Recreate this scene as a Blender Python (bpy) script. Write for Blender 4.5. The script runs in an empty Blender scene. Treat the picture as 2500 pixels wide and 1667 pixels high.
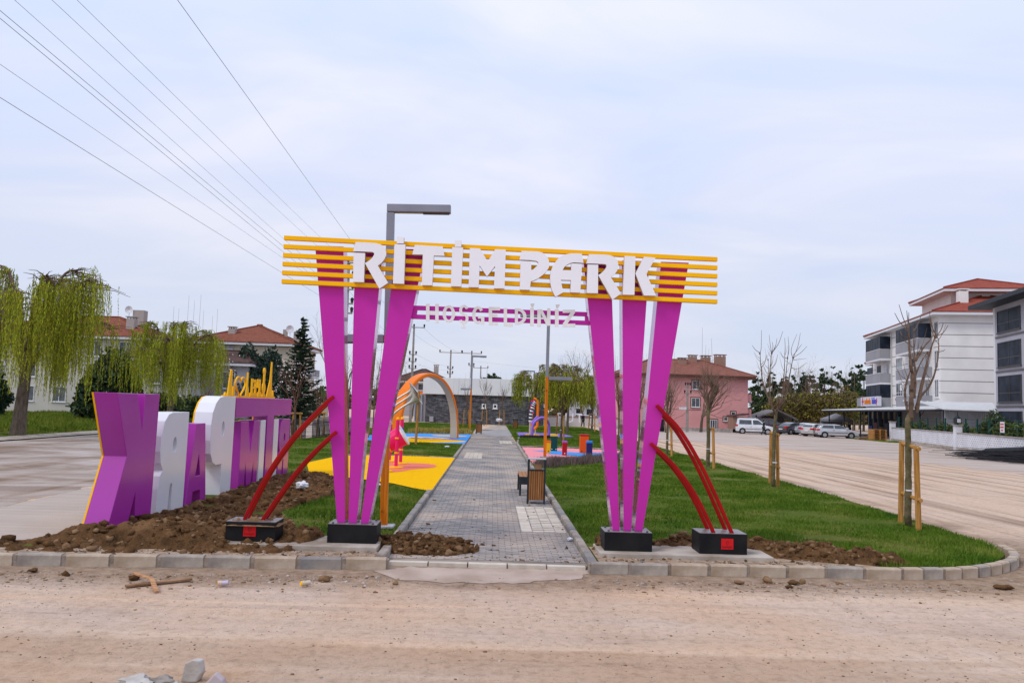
import bpy, bmesh, math, random
import numpy as np
from mathutils import Vector, Matrix
from mathutils.geometry import tessellate_polygon
random.seed(7); RNG = np.random.default_rng(7)
S = bpy.context.scene
COL = S.collection
R = math.radians
# ------------------------------------------------------------------ camera
F, CX, CY, CAMH = 1944.0, 1250.0, 833.5, 2.4      # focal length / centre of the 2500 px photograph
PITCH, ROLL, YAW = math.atan(156/F), 0.032, math.atan(42/F)
fw = Vector((math.sin(YAW)*math.cos(PITCH), math.cos(YAW)*math.cos(PITCH), math.sin(PITCH)))
r0 = Vector((math.cos(YAW), -math.sin(YAW), 0)); u0 = r0.cross(fw)
rt = r0*math.cos(ROLL)+u0*math.sin(ROLL); up = -r0*math.sin(ROLL)+u0*math.cos(ROLL)
CAMP = Vector((0, 0, CAMH))
cd = bpy.data.cameras.new('camera'); cam = bpy.data.objects.new('camera', cd); COL.objects.link(cam)
cd.sensor_width = 36; cd.lens = 36*F/2500; cd.clip_end = 3000; cd.clip_start = 0.1
cam.matrix_world = Matrix((( rt.x, up.x, -fw.x, 0), (rt.y, up.y, -fw.y, 0), (rt.z, up.z, -fw.z, CAMH), (0, 0, 0, 1)))
S.camera = cam
def ray(px, py): return fw+rt*((px-CX)/F)-up*((py-CY)/F)
def G(px, py, z=0.0):                    # photo pixel -> point on the horizontal plane z
    d = ray(px, py); return CAMP+d*((z-CAMH)/d.z)
def AY(px, py, Y):                       # photo pixel -> point on the plane y = Y
    d = ray(px, py); return CAMP+d*(Y/d.y)
# ------------------------------------------------------------------ sky, sun, exposure
SUN_EL, SUN_AZ = R(48), R(238)           # sun behind thin cloud, over the photographer's left shoulder
w = bpy.data.worlds.new('World'); S.world = w; w.use_nodes = True
nt = w.node_tree; nt.nodes.clear(); N = nt.nodes.new; L = nt.links.new
out = N('ShaderNodeOutputWorld'); bg = N('ShaderNodeBackground'); bg2 = N('ShaderNodeBackground'); mixs = N('ShaderNodeMixShader')
sky = N('ShaderNodeTexSky'); sky.sky_type = 'NISHITA'; sky.sun_disc = False
sky.sun_elevation = SUN_EL; sky.sun_rotation = SUN_AZ
bg.inputs['Strength'].default_value = 0.10; L(sky.outputs[0], bg.inputs[0])
tc = N('ShaderNodeTexCoord'); sep = N('ShaderNodeSeparateXYZ'); L(tc.outputs['Generated'], sep.inputs[0])
# cloud deck: project the view direction on a flat layer so that clouds narrow towards the horizon
mx = N('ShaderNodeMath'); mx.operation = 'MAXIMUM'; mx.inputs[1].default_value = 0.0; L(sep.outputs[2], mx.inputs[0])
ad = N('ShaderNodeMath'); ad.operation = 'ADD'; ad.inputs[1].default_value = 0.16; L(mx.outputs[0], ad.inputs[0])
dx = N('ShaderNodeMath'); dx.operation = 'DIVIDE'; L(sep.outputs[0], dx.inputs[0]); L(ad.outputs[0], dx.inputs[1])
dy = N('ShaderNodeMath'); dy.operation = 'DIVIDE'; L(sep.outputs[1], dy.inputs[0]); L(ad.outputs[0], dy.inputs[1])
cb = N('ShaderNodeCombineXYZ'); L(dx.outputs[0], cb.inputs[0]); L(dy.outputs[0], cb.inputs[1])
mp = N('ShaderNodeMapping'); mp.inputs['Scale'].default_value = (0.75, 1.25, 1); mp.inputs['Rotation'].default_value = (0, 0, 0.25); L(cb.outputs[0], mp.inputs[0])
nz = N('ShaderNodeTexNoise'); nz.inputs['Scale'].default_value = 1.15; nz.inputs['Detail'].default_value = 7; nz.inputs['Roughness'].default_value = 0.5; nz.inputs['Distortion'].default_value = 0.5
L(mp.outputs[0], nz.inputs['Vector'])
cr = N('ShaderNodeValToRGB'); e = cr.color_ramp.elements
e[0].position = 0.33; e[0].color = (0.585, 0.69, 0.935, 1); e[1].position = 0.66; e[1].color = (0.83, 0.835, 0.955, 1)
m_ = cr.color_ramp.elements.new(0.5); m_.color = (0.69, 0.745, 0.935, 1)
L(nz.outputs['Fac'], cr.inputs[0])
# an overcast sky is brighter towards the zenith
gr = N('ShaderNodeMapRange'); gr.inputs[1].default_value = 0; gr.inputs[2].default_value = 0.9; gr.inputs[3].default_value = 0.92; gr.inputs[4].default_value = 1.30
L(mx.outputs[0], gr.inputs[0]); L(gr.outputs[0], bg2.inputs['Strength'])
hz = N('ShaderNodeMapRange'); hz.inputs[1].default_value = 0.0; hz.inputs[2].default_value = 0.30; hz.inputs[3].default_value = 0.75; hz.inputs[4].default_value = 0.0; L(mx.outputs[0], hz.inputs[0])
hm = N('ShaderNodeMix'); hm.data_type = 'RGBA'; hm.inputs[7].default_value = (0.70, 0.74, 0.85, 1); L(hz.outputs[0], hm.inputs[0]); L(cr.outputs[0], hm.inputs[6]); L(hm.outputs[2], bg2.inputs[0])   # paler, greyer towards the horizon
mixs.inputs[0].default_value = 0.93
L(bg.outputs[0], mixs.inputs[1]); L(bg2.outputs[0], mixs.inputs[2]); L(mixs.outputs[0], out.inputs[0])
sd = bpy.data.lights.new('sun', 'SUN'); sd.energy = 1.35; sd.angle = R(16); sd.color = (1, 0.94, 0.86)
sun = bpy.data.objects.new('sun', sd); COL.objects.link(sun); sun.location = (-40, -40, 80)
sv = Vector((math.sin(SUN_AZ)*math.cos(SUN_EL), math.cos(SUN_AZ)*math.cos(SUN_EL), math.sin(SUN_EL)))
sun.rotation_euler = sv.to_track_quat('Z', 'Y').to_euler()
S.view_settings.view_transform = 'Standard'; S.view_settings.look = 'None'; S.view_settings.exposure = 0.10; S.view_settings.gamma = 1
S.view_settings.use_curve_mapping = False
S.cycles.max_bounces = 6; S.cycles.use_denoising = True
# ------------------------------------------------------------------ materials
MATS = {}
def mat(name, col, rough=0.6, col2=None, scale=4.0, detail=4.0, bump=0.0, bscale=None, metal=0.0, coords='Object', stretch=None, spec=0.2, coat=0.0, lo=0.35, hi=0.65, trans=0.0, alpha=1.0, emit=None):
    if name in MATS: return MATS[name]
    m = bpy.data.materials.new(name); m.use_nodes = True; t = m.node_tree; b = t.nodes['Principled BSDF']
    b.inputs['Base Color'].default_value = (*col, 1); b.inputs['Roughness'].default_value = rough; b.inputs['Metallic'].default_value = metal
    b.inputs['Specular IOR Level'].default_value = spec; b.inputs['Coat Weight'].default_value = coat
    b.inputs['Transmission Weight'].default_value = trans; b.inputs['Alpha'].default_value = alpha
    n = t.nodes.new; l = t.links.new
    if col2 or bump:
        tcn = n('ShaderNodeTexCoord'); v = tcn.outputs[coords]
        if coords == 'World':
            pass
        if stretch:
            mpn = n('ShaderNodeMapping'); mpn.inputs['Scale'].default_value = stretch; l(v, mpn.inputs[0]); v = mpn.outputs[0]
    if col2:
        q = n('ShaderNodeTexNoise'); q.inputs['Scale'].default_value = scale; q.inputs['Detail'].default_value = detail; l(v, q.inputs['Vector'])
        r = n('ShaderNodeValToRGB'); r.color_ramp.elements[0].position = lo; r.color_ramp.elements[1].position = hi
        r.color_ramp.elements[0].color = (*col, 1); r.color_ramp.elements[1].color = (*col2, 1); l(q.outputs['Fac'], r.inputs[0]); l(r.outputs[0], b.inputs['Base Color'])
    if bump:
        q2 = n('ShaderNodeTexNoise'); q2.inputs['Scale'].default_value = bscale or scale*3; q2.inputs['Detail'].default_value = 6; l(v, q2.inputs['Vector'])
        bn = n('ShaderNodeBump'); bn.inputs['Strength'].default_value = bump; bn.inputs['Distance'].default_value = 0.02; l(q2.outputs['Fac'], bn.inputs['Height']); l(bn.outputs[0], b.inputs['Normal'])
    if emit: b.inputs['Emission Color'].default_value = (*emit, 1); b.inputs['Emission Strength'].default_value = 1
    MATS[name] = m; return m
def ramp(t, src, stops):
    r = t.nodes.new('ShaderNodeValToRGB'); es = r.color_ramp.elements
    es[0].position, es[0].color = stops[0][0], (*stops[0][1], 1); es[1].position, es[1].color = stops[-1][0], (*stops[-1][1], 1)
    for p, c in stops[1:-1]: x = es.new(p); x.color = (*c, 1)
    t.links.new(src, r.inputs[0]); return r.outputs[0]
def noise(t, vec, scale, detail=4, rough=0.5, dist=0.0, stretch=None):
    if stretch:
        mpn = t.nodes.new('ShaderNodeMapping'); mpn.inputs['Scale'].default_value = stretch[:3]
        if len(stretch) > 3: mpn.inputs['Rotation'].default_value = (0, 0, stretch[3])
        t.links.new(vec, mpn.inputs[0]); vec = mpn.outputs[0]
    q = t.nodes.new('ShaderNodeTexNoise'); q.inputs['Scale'].default_value = scale; q.inputs['Detail'].default_value = detail
    q.inputs['Roughness'].default_value = rough; q.inputs['Distortion'].default_value = dist; t.links.new(vec, q.inputs['Vector']); return q.outputs['Fac']
def mixc(t, f, a, b, mode='MIX'):
    m = t.nodes.new('ShaderNodeMix'); m.data_type = 'RGBA'; m.blend_type = mode
    for s, val in ((m.inputs[0], f), (m.inputs[6], a), (m.inputs[7], b)):
        if hasattr(val, 'is_output'): t.links.new(val, s)
        elif isinstance(val, (int, float)): s.default_value = val
        else: s.default_value = (*val, 1)
    return m.outputs[2]
def bumpn(t, b, h, strength, dist=0.02):
    bn = t.nodes.new('ShaderNodeBump'); bn.inputs['Strength'].default_value = strength; bn.inputs['Distance'].default_value = dist
    t.links.new(h, bn.inputs['Height']); t.links.new(bn.outputs[0], b.inputs['Normal'])
def newmat(name, rough=0.9):
    m = bpy.data.materials.new(name); m.use_nodes = True; t = m.node_tree; b = t.nodes['Principled BSDF']; b.inputs['Roughness'].default_value = rough
    b.inputs['Specular IOR Level'].default_value = 0.08
    tcn = t.nodes.new('ShaderNodeTexCoord'); MATS[name] = m; return m, t, b, tcn.outputs['Object']
# ------------------------------------------------------------------ mesh helpers
class MB:
    def __init__(s): s.v = []; s.f = []; s.m = []
    def add(s, vs, fs, mi=0):
        o = len(s.v); s.v += [tuple(v) for v in vs]; s.f += [tuple(i+o for i in f) for f in fs]; s.m += [mi]*len(fs); return s
    def box(s, x0, x1, y0, y1, z0, z1, mi=0):
        return s.add([(x0,y0,z0),(x1,y0,z0),(x1,y1,z0),(x0,y1,z0),(x0,y0,z1),(x1,y0,z1),(x1,y1,z1),(x0,y1,z1)],
                     [(3,2,1,0),(4,5,6,7),(0,1,5,4),(1,2,6,5),(2,3,7,6),(3,0,4,7)], mi)
    def obox(s, c, ax, ay, az, mi=0):       # oriented box: centre and half axes
        c, ax, ay, az = Vector(c), Vector(ax), Vector(ay), Vector(az)
        vs = [c+ax*i+ay*j+az*k for k in (-1, 1) for (i, j) in ((-1,-1),(1,-1),(1,1),(-1,1))]
        return s.add(vs, [(3,2,1,0),(4,5,6,7),(0,1,5,4),(1,2,6,5),(2,3,7,6),(3,0,4,7)], mi)
    def tube(s, pts, rad, n=8, mi=0, cap=True):
        pts = [Vector(p) for p in pts]; k = len(pts); rad = rad if hasattr(rad, '__len__') else [rad]*k
        o = len(s.v); prev = None
        for i, p in enumerate(pts):
            d = (pts[min(i+1, k-1)]-pts[max(i-1, 0)]); d = d.normalized() if d.length > 1e-9 else Vector((0,0,1))
            if prev is None: a = d.orthogonal().normalized()
            else:
                a = prev-d*prev.dot(d); a = a.normalized() if a.length > 1e-6 else d.orthogonal().normalized()
            prev = a; b = d.cross(a)
            for j in range(n):
                t = 2*math.pi*j/n; s.v.append(tuple(p+(a*math.cos(t)+b*math.sin(t))*rad[i]))
        for i in range(k-1):
            for j in range(n):
                s.f.append((o+i*n+j, o+i*n+(j+1) % n, o+(i+1)*n+(j+1) % n, o+(i+1)*n+j)); s.m.append(mi)
        if cap and n > 2:
            s.f.append(tuple(o+j for j in range(n))[::-1]); s.f.append(tuple(o+(k-1)*n+j for j in range(n))); s.m += [mi]*2
        return s
    def prism(s, outer, f0, f1, holes=(), mi=0):  # 2-D polygon (with holes) between two maps (u,v)->xyz
        loops = [list(outer)]+[list(h) for h in holes]
        flat = [p for lp in loops for p in lp]
        tri = tessellate_polygon([[Vector((p[0], p[1], 0)) for p in lp] for lp in loops]); o = len(s.v); n = len(flat)
        s.v += [tuple(f0(*p)) for p in flat]+[tuple(f1(*p)) for p in flat]
        for t in tri: s.f.append((o+t[0], o+t[1], o+t[2])); s.f.append((o+n+t[2], o+n+t[1], o+n+t[0])); s.m += [mi, mi]
        q = o
        for lp in loops:
            k = len(lp)
            for i in range(k): s.f.append((q+i, q+(i+1) % k, q+n+(i+1) % k, q+n+i)); s.m.append(mi)
            q += k
        return s
    def lathe(s, prof, c=(0,0,0), n=16, mi=0):
        o = len(s.v); k = len(prof)
        for (r, z) in prof:
            for j in range(n): t = 2*math.pi*j/n; s.v.append((c[0]+r*math.cos(t), c[1]+r*math.sin(t), c[2]+z))
        for i in range(k-1):
            for j in range(n): s.f.append((o+i*n+j, o+i*n+(j+1) % n, o+(i+1)*n+(j+1) % n, o+(i+1)*n+j)); s.m.append(mi)
        s.f.append(tuple(o+j for j in range(n))[::-1]); s.f.append(tuple(o+(k-1)*n+j for j in range(n))); s.m += [mi]*2
        return s
    def xf(s, M):
        s.v = [tuple(M @ Vector(v)) for v in s.v]; return s
    def mesh(s, name, mats, smooth=False, fixn=True):
        me = bpy.data.meshes.new(name); me.from_pydata(s.v, [], s.f)
        mats = mats if isinstance(mats, (list, tuple)) else [mats]
        for m in mats: me.materials.append(m)
        if len(mats) > 1: me.polygons.foreach_set('material_index', s.m)
        if fixn:
            b = bmesh.new(); b.from_mesh(me); bmesh.ops.recalc_face_normals(b, faces=b.faces); b.to_mesh(me); b.free()
        if smooth: me.polygons.foreach_set('use_smooth', [True]*len(me.polygons))
        me.update(); return me
    def build(s, name, mats, parent=None, smooth=False, bevel=0, fixn=True, **k):
        return link(name, s.mesh(name, mats, smooth, fixn), parent, bevel=bevel, **k)
def link(name, me, parent=None, bevel=0, loc=None, **k):
    o = bpy.data.objects.new(name, me); COL.objects.link(o)
    if parent: o.parent = parent
    if loc: o.location = loc
    if bevel:
        b = o.modifiers.new('bevel', 'BEVEL'); b.width = bevel; b.segments = 2; b.limit_method = 'ANGLE'; b.angle_limit = R(35)
    for a, v in k.items(): o[a] = v
    return o
def tag(o, label, cat, group=None):
    o['label'] = label; o['category'] = cat
    if group: o['group'] = group
    return o
def thing(name, label, cat, loc=(0,0,0), rz=0, group=None):
    o = bpy.data.objects.new(name, None); COL.objects.link(o); o.location = loc; o.rotation_euler = (0, 0, rz); o.empty_display_size = 0.2
    return tag(o, label, cat, group)
def struct(o): o['kind'] = 'structure'; return o
def stuff(o): o['kind'] = 'stuff'; return o
def copy_tree(o, parent=None):
    c = o.copy(); COL.objects.link(c); c.parent = parent
    for ch in list(o.children): copy_tree(ch, c)
    return c
def npmesh(name, v, f, m, smooth=False):   # fast mesh from numpy arrays, all faces with the same vertex count
    me = bpy.data.meshes.new(name); v = np.asarray(v, np.float32); f = np.asarray(f, np.int32); n, k = f.shape
    me.vertices.add(len(v)); me.vertices.foreach_set('co', v.ravel()); me.loops.add(n*k); me.loops.foreach_set('vertex_index', f.ravel())
    me.polygons.add(n); me.polygons.foreach_set('loop_start', np.arange(0, n*k, k, dtype=np.int32)); me.polygons.foreach_set('loop_total', np.full(n, k, np.int32))
    if smooth: me.polygons.foreach_set('use_smooth', np.ones(n, bool))
    for x in (m if isinstance(m, (list, tuple)) else [m]): me.materials.append(x)
    me.update(calc_edges=True); return me
def vnoise(x, y, seed=0):
    xi = np.floor(x).astype(np.int64); yi = np.floor(y).astype(np.int64); fx = x-xi; fy = y-yi
    fx = fx*fx*(3-2*fx); fy = fy*fy*(3-2*fy)
    def h(a, b):
        n = (a*374761393+b*668265263+seed*1442695041) & 0x7fffffff
        n = ((n ^ (n >> 13))*1274126177) & 0x7fffffff
        return ((n ^ (n >> 16)) & 0xffff)/65535.0
    return (h(xi, yi)*(1-fx)+h(xi+1, yi)*fx)*(1-fy)+(h(xi, yi+1)*(1-fx)+h(xi+1, yi+1)*fx)*fy
def fbm(x, y, seed=0, o=5, g=0.5):
    s = 0; a = 1; t = 0
    for i in range(o): s = s+a*vnoise(x*2**i+i*17.3, y*2**i+i*9.1, seed+i); t += a; a *= g
    return s/t
def inpoly(x, y, poly):
    r = np.zeros(x.shape, bool); k = len(poly)
    for i in range(k):
        x0, y0 = poly[i]; x1, y1 = poly[(i+1) % k]
        if y0 == y1: continue
        c = ((y0 > y) != (y1 > y)) & (x < (x1-x0)*(y-y0)/(y1-y0)+x0); r ^= c
    return r
def text_mesh(body, size, depth, m, align='CENTER'):
    c = bpy.data.curves.new('lettering', 'FONT'); c.body = body; c.size = size; c.extrude = depth; c.align_x = align; c.resolution_u = 3
    o = bpy.data.objects.new('lettering', c); COL.objects.link(o)
    dg = bpy.context.evaluated_depsgraph_get(); me = bpy.data.meshes.new_from_object(o.evaluated_get(dg)); bpy.data.objects.remove(o)
    me.materials.clear(); me.materials.append(m); return me
# ------------------------------------------------------------------ setting: ground, roads, lawns
m, t, b, oc = newmat('dusty_earth', 0.95)
def mth(t, op, a, c=0.0, cl=False):
    n = t.nodes.new('ShaderNodeMath'); n.operation = op; n.use_clamp = cl
    for i, v in ((0, a), (1, c)):
        if hasattr(v, 'is_output'): t.links.new(v, n.inputs[i])
        else: n.inputs[i].default_value = v
    return n.outputs[0]
def sstep(t, v, lo, hi):
    n = t.nodes.new('ShaderNodeMapRange'); n.interpolation_type = 'SMOOTHSTEP'; n.inputs[1].default_value = lo; n.inputs[2].default_value = hi; t.links.new(v, n.inputs[0]); return n.outputs[0]
sp = t.nodes.new('ShaderNodeSeparateXYZ'); t.links.new(oc, sp.inputs[0]); PX_, PY_ = sp.outputs[0], sp.outputs[1]
n1 = noise(t, oc, 0.30, 6, 0.6, 0.6); n2 = noise(t, oc, 1.0, 8, 0.66, 0.8, (0.14, 1.9, 1)); n3 = noise(t, oc, 34, 5, 0.75); n3b = noise(t, oc, 9, 6, 0.7, 0.4); n4 = noise(t, oc, 1.0, 8, 0.66, 0.6, (1.7, 0.07, 1))
c1 = ramp(t, n1, [(0.36, (0.60, 0.405, 0.265)), (0.5, (0.615, 0.46, 0.35)), (0.6, (0.63, 0.51, 0.425))])
c2 = ramp(t, n2, [(0.30, (0.36, 0.25, 0.17)), (0.44, (0.61, 0.465, 0.355)), (0.62, (0.68, 0.49, 0.335))])
c4 = ramp(t, n4, [(0.37, (0.24, 0.16, 0.11)), (0.46, (0.52, 0.385, 0.29)), (0.55, (0.64, 0.49, 0.38)), (0.7, (0.57, 0.41, 0.28))])
nT = noise(t, oc, 1.0, 5, 0.55, 0.9, (0.045, 0.75, 1)); cT = ramp(t, nT, [(0.36, (0.80, 0.75, 0.70)), (0.46, (1.03, 1.03, 1.03)), (0.55, (0.93, 0.92, 0.92)), (0.64, (1.07, 1.04, 1.0))]); c = mixc(t, 0.45, c1, c2); c = mixc(t, 1.0, c, cT, 'MULTIPLY'); rm = sstep(t, PX_, 8.5, 12.5); rmv = mth(t, 'MULTIPLY_ADD', rm, 0.62); rmv.node.inputs[2].default_value = 0.12; c = mixc(t, rmv, c, c4)
# churned brown dirt along the kerb and the lawn edge
wob = noise(t, oc, 0.9, 6, 0.65, 0.5, (0.7, 1.6, 1)); v = mth(t, 'MULTIPLY_ADD', PX_, -0.05); t.links.new(PY_, v.node.inputs[2]); v2 = mth(t, 'MULTIPLY_ADD', wob, 1.9); t.links.new(v, v2.node.inputs[2]); band = sstep(t, v2, 11.15, 12.1)
nb = noise(t, oc, 5, 6, 0.7); cb_ = ramp(t, nb, [(0.3, (0.16, 0.105, 0.07)), (0.5, (0.30, 0.21, 0.145)), (0.7, (0.42, 0.315, 0.235))]); up_ = sstep(t, PY_, 17.5, 13.5); band = mth(t, 'MULTIPLY', band, up_); band = mth(t, 'MULTIPLY', band, 0.85); c = mixc(t, band, c, cb_)
e1 = mth(t, 'MULTIPLY_ADD', wob, -2.6); t.links.new(PX_, e1.node.inputs[2]); ed = sstep(t, e1, 9.7, 8.5); ed2 = sstep(t, PX_, 8.6, 9.4); ed = mth(t, 'MULTIPLY', ed, ed2); ed = mth(t, 'MULTIPLY', ed, 0.8); c = mixc(t, ed, c, cb_)
c = mixc(t, 1.0, c, ramp(t, n3, [(0.28, (0.60, 0.57, 0.55)), (0.42, (0.97, 0.96, 0.95)), (0.6, (1.02, 1.02, 1.02)), (0.78, (1.14, 1.13, 1.12))]), 'MULTIPLY'); c = mixc(t, 1.0, c, ramp(t, n3b, [(0.32, (0.78, 0.76, 0.74)), (0.5, (1, 1, 1)), (0.72, (1.10, 1.09, 1.08))]), 'MULTIPLY')
t.links.new(c, b.inputs['Base Color'])
h = mth(t, 'ADD', n3, mth(t, 'ADD', n2, n3b)); bumpn(t, b, h, 0.6, 0.04)
EARTH = m
m, t, b, oc = newmat('street_asphalt', 0.9)
n1 = noise(t, oc, 1.0, 6, 0.6, 0.6, (0.12, 0.7, 1, 0.35)); n3 = noise(t, oc, 30, 3, 0.7)
c = ramp(t, n1, [(0.32, (0.30, 0.21, 0.15)), (0.44, (0.46, 0.37, 0.305)), (0.56, (0.50, 0.425, 0.38)), (0.7, (0.53, 0.45, 0.40))]); c = mixc(t, 1, c, ramp(t, n3, [(0.3, (0.8, 0.8, 0.8)), (0.7, (1.1, 1.1, 1.1))]), 'MULTIPLY')
t.links.new(c, b.inputs['Base Color']); bumpn(t, b, n3, 0.3); ASPH = m
m, t, b, oc = newmat('swept_concrete', 0.9)
n1 = noise(t, oc, 1.0, 5, 0.6, 0.4, (0.12, 9, 1, 0.05)); n2 = noise(t, oc, 0.8, 4); n3 = noise(t, oc, 45, 3)
c = mixc(t, 0.5, ramp(t, n1, [(0.3, (0.32, 0.27, 0.235)), (0.65, (0.50, 0.435, 0.385))]), ramp(t, n2, [(0.35, (0.38, 0.33, 0.29)), (0.65, (0.48, 0.415, 0.365))])); t.links.new(c, b.inputs['Base Color'])
h = t.nodes.new('ShaderNodeMath'); h.operation = 'ADD'; t.links.new(n3, h.inputs[0]); t.links.new(n1, h.inputs[1]); bumpn(t, b, h.outputs[0], 0.5, 0.03); CONC = m
m, t, b, oc = newmat('turned_soil', 1.0)
n1 = noise(t, oc, 2.5, 6, 0.65, 0.4); n3 = noise(t, oc, 40, 4, 0.7)
c = ramp(t, n1, [(0.3, (0.065, 0.036, 0.017)), (0.5, (0.155, 0.082, 0.036)), (0.68, (0.24, 0.135, 0.064))]); c = mixc(t, 1, c, ramp(t, n3, [(0.3, (0.7, 0.7, 0.7)), (0.75, (1.25, 1.22, 1.2))]), 'MULTIPLY')
t.links.new(c, b.inputs['Base Color']); bumpn(t, b, n3, 1.0, 0.04); SOIL = m
m, t, b, oc = newmat('lawn_soil', 1.0)
n1 = noise(t, oc, 0.5, 6, 0.6); n3 = noise(t, oc, 30, 4, 0.7)
c = ramp(t, n1, [(0.3, (0.07, 0.11, 0.012)), (0.5, (0.095, 0.13, 0.018)), (0.62, (0.17, 0.155, 0.04))]); c = mixc(t, 1, c, ramp(t, n3, [(0.3, (0.75, 0.75, 0.75)), (0.75, (1.2, 1.2, 1.2))]), 'MULTIPLY')
t.links.new(c, b.inputs['Base Color']); bumpn(t, b, n3, 0.8, 0.04); LAWN = m
def grassmat(name, a, bb, cc):
    m, t, b, oc = newmat(name, 0.7)
    n1 = noise(t, oc, 0.9, 5, 0.6, 0.3); n2 = noise(t, oc, 14, 2)
    c = ramp(t, n1, [(0.33, a), (0.5, bb), (0.72, cc)]); c = mixc(t, 1, c, ramp(t, n2, [(0.3, (0.7, 0.75, 0.7)), (0.7, (1.25, 1.2, 1.1))]), 'MULTIPLY')
    t.links.new(c, b.inputs['Base Color']); b.inputs['Transmission Weight'].default_value = 0.0; return m
GRASS = grassmat('lawn_grass', (0.045, 0.115, 0.010), (0.095, 0.170, 0.015), (0.21, 0.25, 0.05))
GRASSY = grassmat('verge_grass', (0.075, 0.14, 0.014), (0.14, 0.19, 0.02), (0.24, 0.23, 0.05))
STONES = [mat('kerb_grey', (0.23, 0.20, 0.175), 0.9, (0.46, 0.40, 0.33), 3, 6, 0.35, 40), mat('kerb_beige', (0.33, 0.245, 0.17), 0.9, (0.53, 0.44, 0.345), 3, 6, 0.35, 40),
          mat('kerb_blue_grey', (0.19, 0.19, 0.195), 0.9, (0.36, 0.305, 0.25), 2.5, 6, 0.35, 40)]
MORTAR = mat('mortar', (0.235, 0.185, 0.145), 1.0, (0.36, 0.30, 0.25), 9, 5, 0.7, 40)
SLAB = mat('cast_concrete', (0.27, 0.215, 0.165), 0.9, (0.49, 0.435, 0.375), 2, 6, 0.3, 30)

g_ = MB(); NX = 60
xs = [-900, -300, -120, -60]+[x*4 for x in range(-12, 13)]+[60, 120, 300, 900]; ys = [-60, -20]+[y*4 for y in range(-4, 30)]+[160, 260, 500, 1500]
for y in ys:
    for x in xs: g_.v.append((x, y, 0))
k = len(xs); g_.f = [(j*k+i, j*k+i+1, (j+1)*k+i+1, (j+1)*k+i) for j in range(len(ys)-1) for i in range(k-1)]; g_.m = [0]*len(g_.f)
struct(g_.build('ground', EARTH, fixn=False))
def sheet(name, poly, z, m, edge=0.0, step=0.6):
    pts = []
    for i in range(len(poly)):
        a, c = Vector(poly[i]), Vector(poly[(i+1) % len(poly)]); n = max(1, int((c-a).length/step)) if edge else 1
        nrm = Vector((-(c-a).y, (c-a).x)).normalized()
        for j in range(n): p = a.lerp(c, j/n)+nrm*(random.uniform(-edge, edge) if edge else 0); pts.append((p.x, p.y))
    tri = tessellate_polygon([[Vector((p[0], p[1], 0)) for p in pts]]); o = MB(); o.add([(p[0], p[1], z) for p in pts], [tuple(x) for x in tri])
    me = o.mesh(name, m); 
    if me.polygons[0].normal.z < 0: me.flip_normals()
    return link(name, me)
def GP(*px, z=0.0): return [tuple(G(x, y, z).xy) for x, y in px]
street = GP((1560, 1068), (1750, 1082), (1950, 1098), (2200, 1122), (2500, 1160))+[(34, 32), (60, 32), (60, 120), (16, 120)]
struct(sheet('street', street, 0.004, ASPH, 0.7, 0.7))
lroad = GP((-60, 1262), (0, 1236), (215, 1187))+[(-7.6, 24.0), (-8.6, 30), (-10.9, 45), (-11.6, 120), (-22.5, 120), (-22.7, 30), (-22, 18)]
m, t, b, oc = newmat('muddy_road', 0.95)
n1 = noise(t, oc, 1.0, 7, 0.62, 0.7, (0.22, 0.42, 1)); n2 = noise(t, oc, 1.0, 6, 0.6, 0.4, (0.9, 0.05, 1)); n3 = noise(t, oc, 28, 4, 0.7)
c = mixc(t, 0.4, ramp(t, n1, [(0.43, (0.19, 0.125, 0.082)), (0.51, (0.35, 0.275, 0.22)), (0.59, (0.43, 0.375, 0.34)), (0.7, (0.47, 0.41, 0.37))]), ramp(t, n2, [(0.38, (0.24, 0.175, 0.13)), (0.5, (0.42, 0.365, 0.335)), (0.65, (0.46, 0.41, 0.385))]))
c = mixc(t, 1, c, ramp(t, n3, [(0.3, (0.75, 0.74, 0.73)), (0.5, (1, 1, 1)), (0.75, (1.12, 1.12, 1.12))]), 'MULTIPLY'); t.links.new(c, b.inputs['Base Color']); bumpn(t, b, n3, 0.5, 0.03)
struct(sheet('road', lroad, 0.004, m, 0.12, 0.3))
struct(sheet('pavement', GP((0, 1240), (215, 1190))+[(-7.3, 17.0), (-7.05, 11.75), (-14, 11.3), (-14, 16.6)], 0.008, CONC, 0.02, 0.25))
struct(sheet('apron', GP((905, 1392), (1000, 1384), (1440, 1392), (1420, 1412), (1250, 1424), (1060, 1422), (950, 1412)), 0.006, mat('dusty_concrete', (0.36, 0.275, 0.215), 1, (0.50, 0.405, 0.335), 1.6, 6, .4, 30), 0.07, 0.12))
# far verge beyond the left road (raised bank with kerb line)
struct(sheet('verge', [(-23.0, 30), (-22.8, 120), (-60, 120), (-60, 30)], 0.05, LAWN, 0.1, 1.0))
struct(sheet('footpath', [(-22.55, 24), (-22.3, 120), (-24.2, 120), (-24.3, 24)], 0.058, SLAB, 0.05, 1.0))
# park bodies
RL = [(1.62, 12.2), (6.3, 12.25), (7.5, 12.55), (8.25, 13.0), (8.9, 13.75), (9.3, 14.8), (9.55, 17.4), (9.8, 22), (9.9, 27), (10.0, 33), (10.3, 45), (10.8, 70), (11, 96), (1.62, 96)]
LL = [(-1.62, 12.2), (-1.62, 94), (-9.6, 94), (-10.9, 44), (-7.4, 27), (-7.0, 20), (-6.9, 11.9), (-4, 11.9)]
def slab(name, poly, z0, z1, m):
    o = MB(); o.prism(poly, lambda x, y: (x, y, z0), lambda x, y: (x, y, z1)); return o.build(name, m)
struct(slab('lawn', RL, 0.0, 0.11, LAWN)); struct(slab('lawn', LL, 0.0, 0.10, LAWN))
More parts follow.
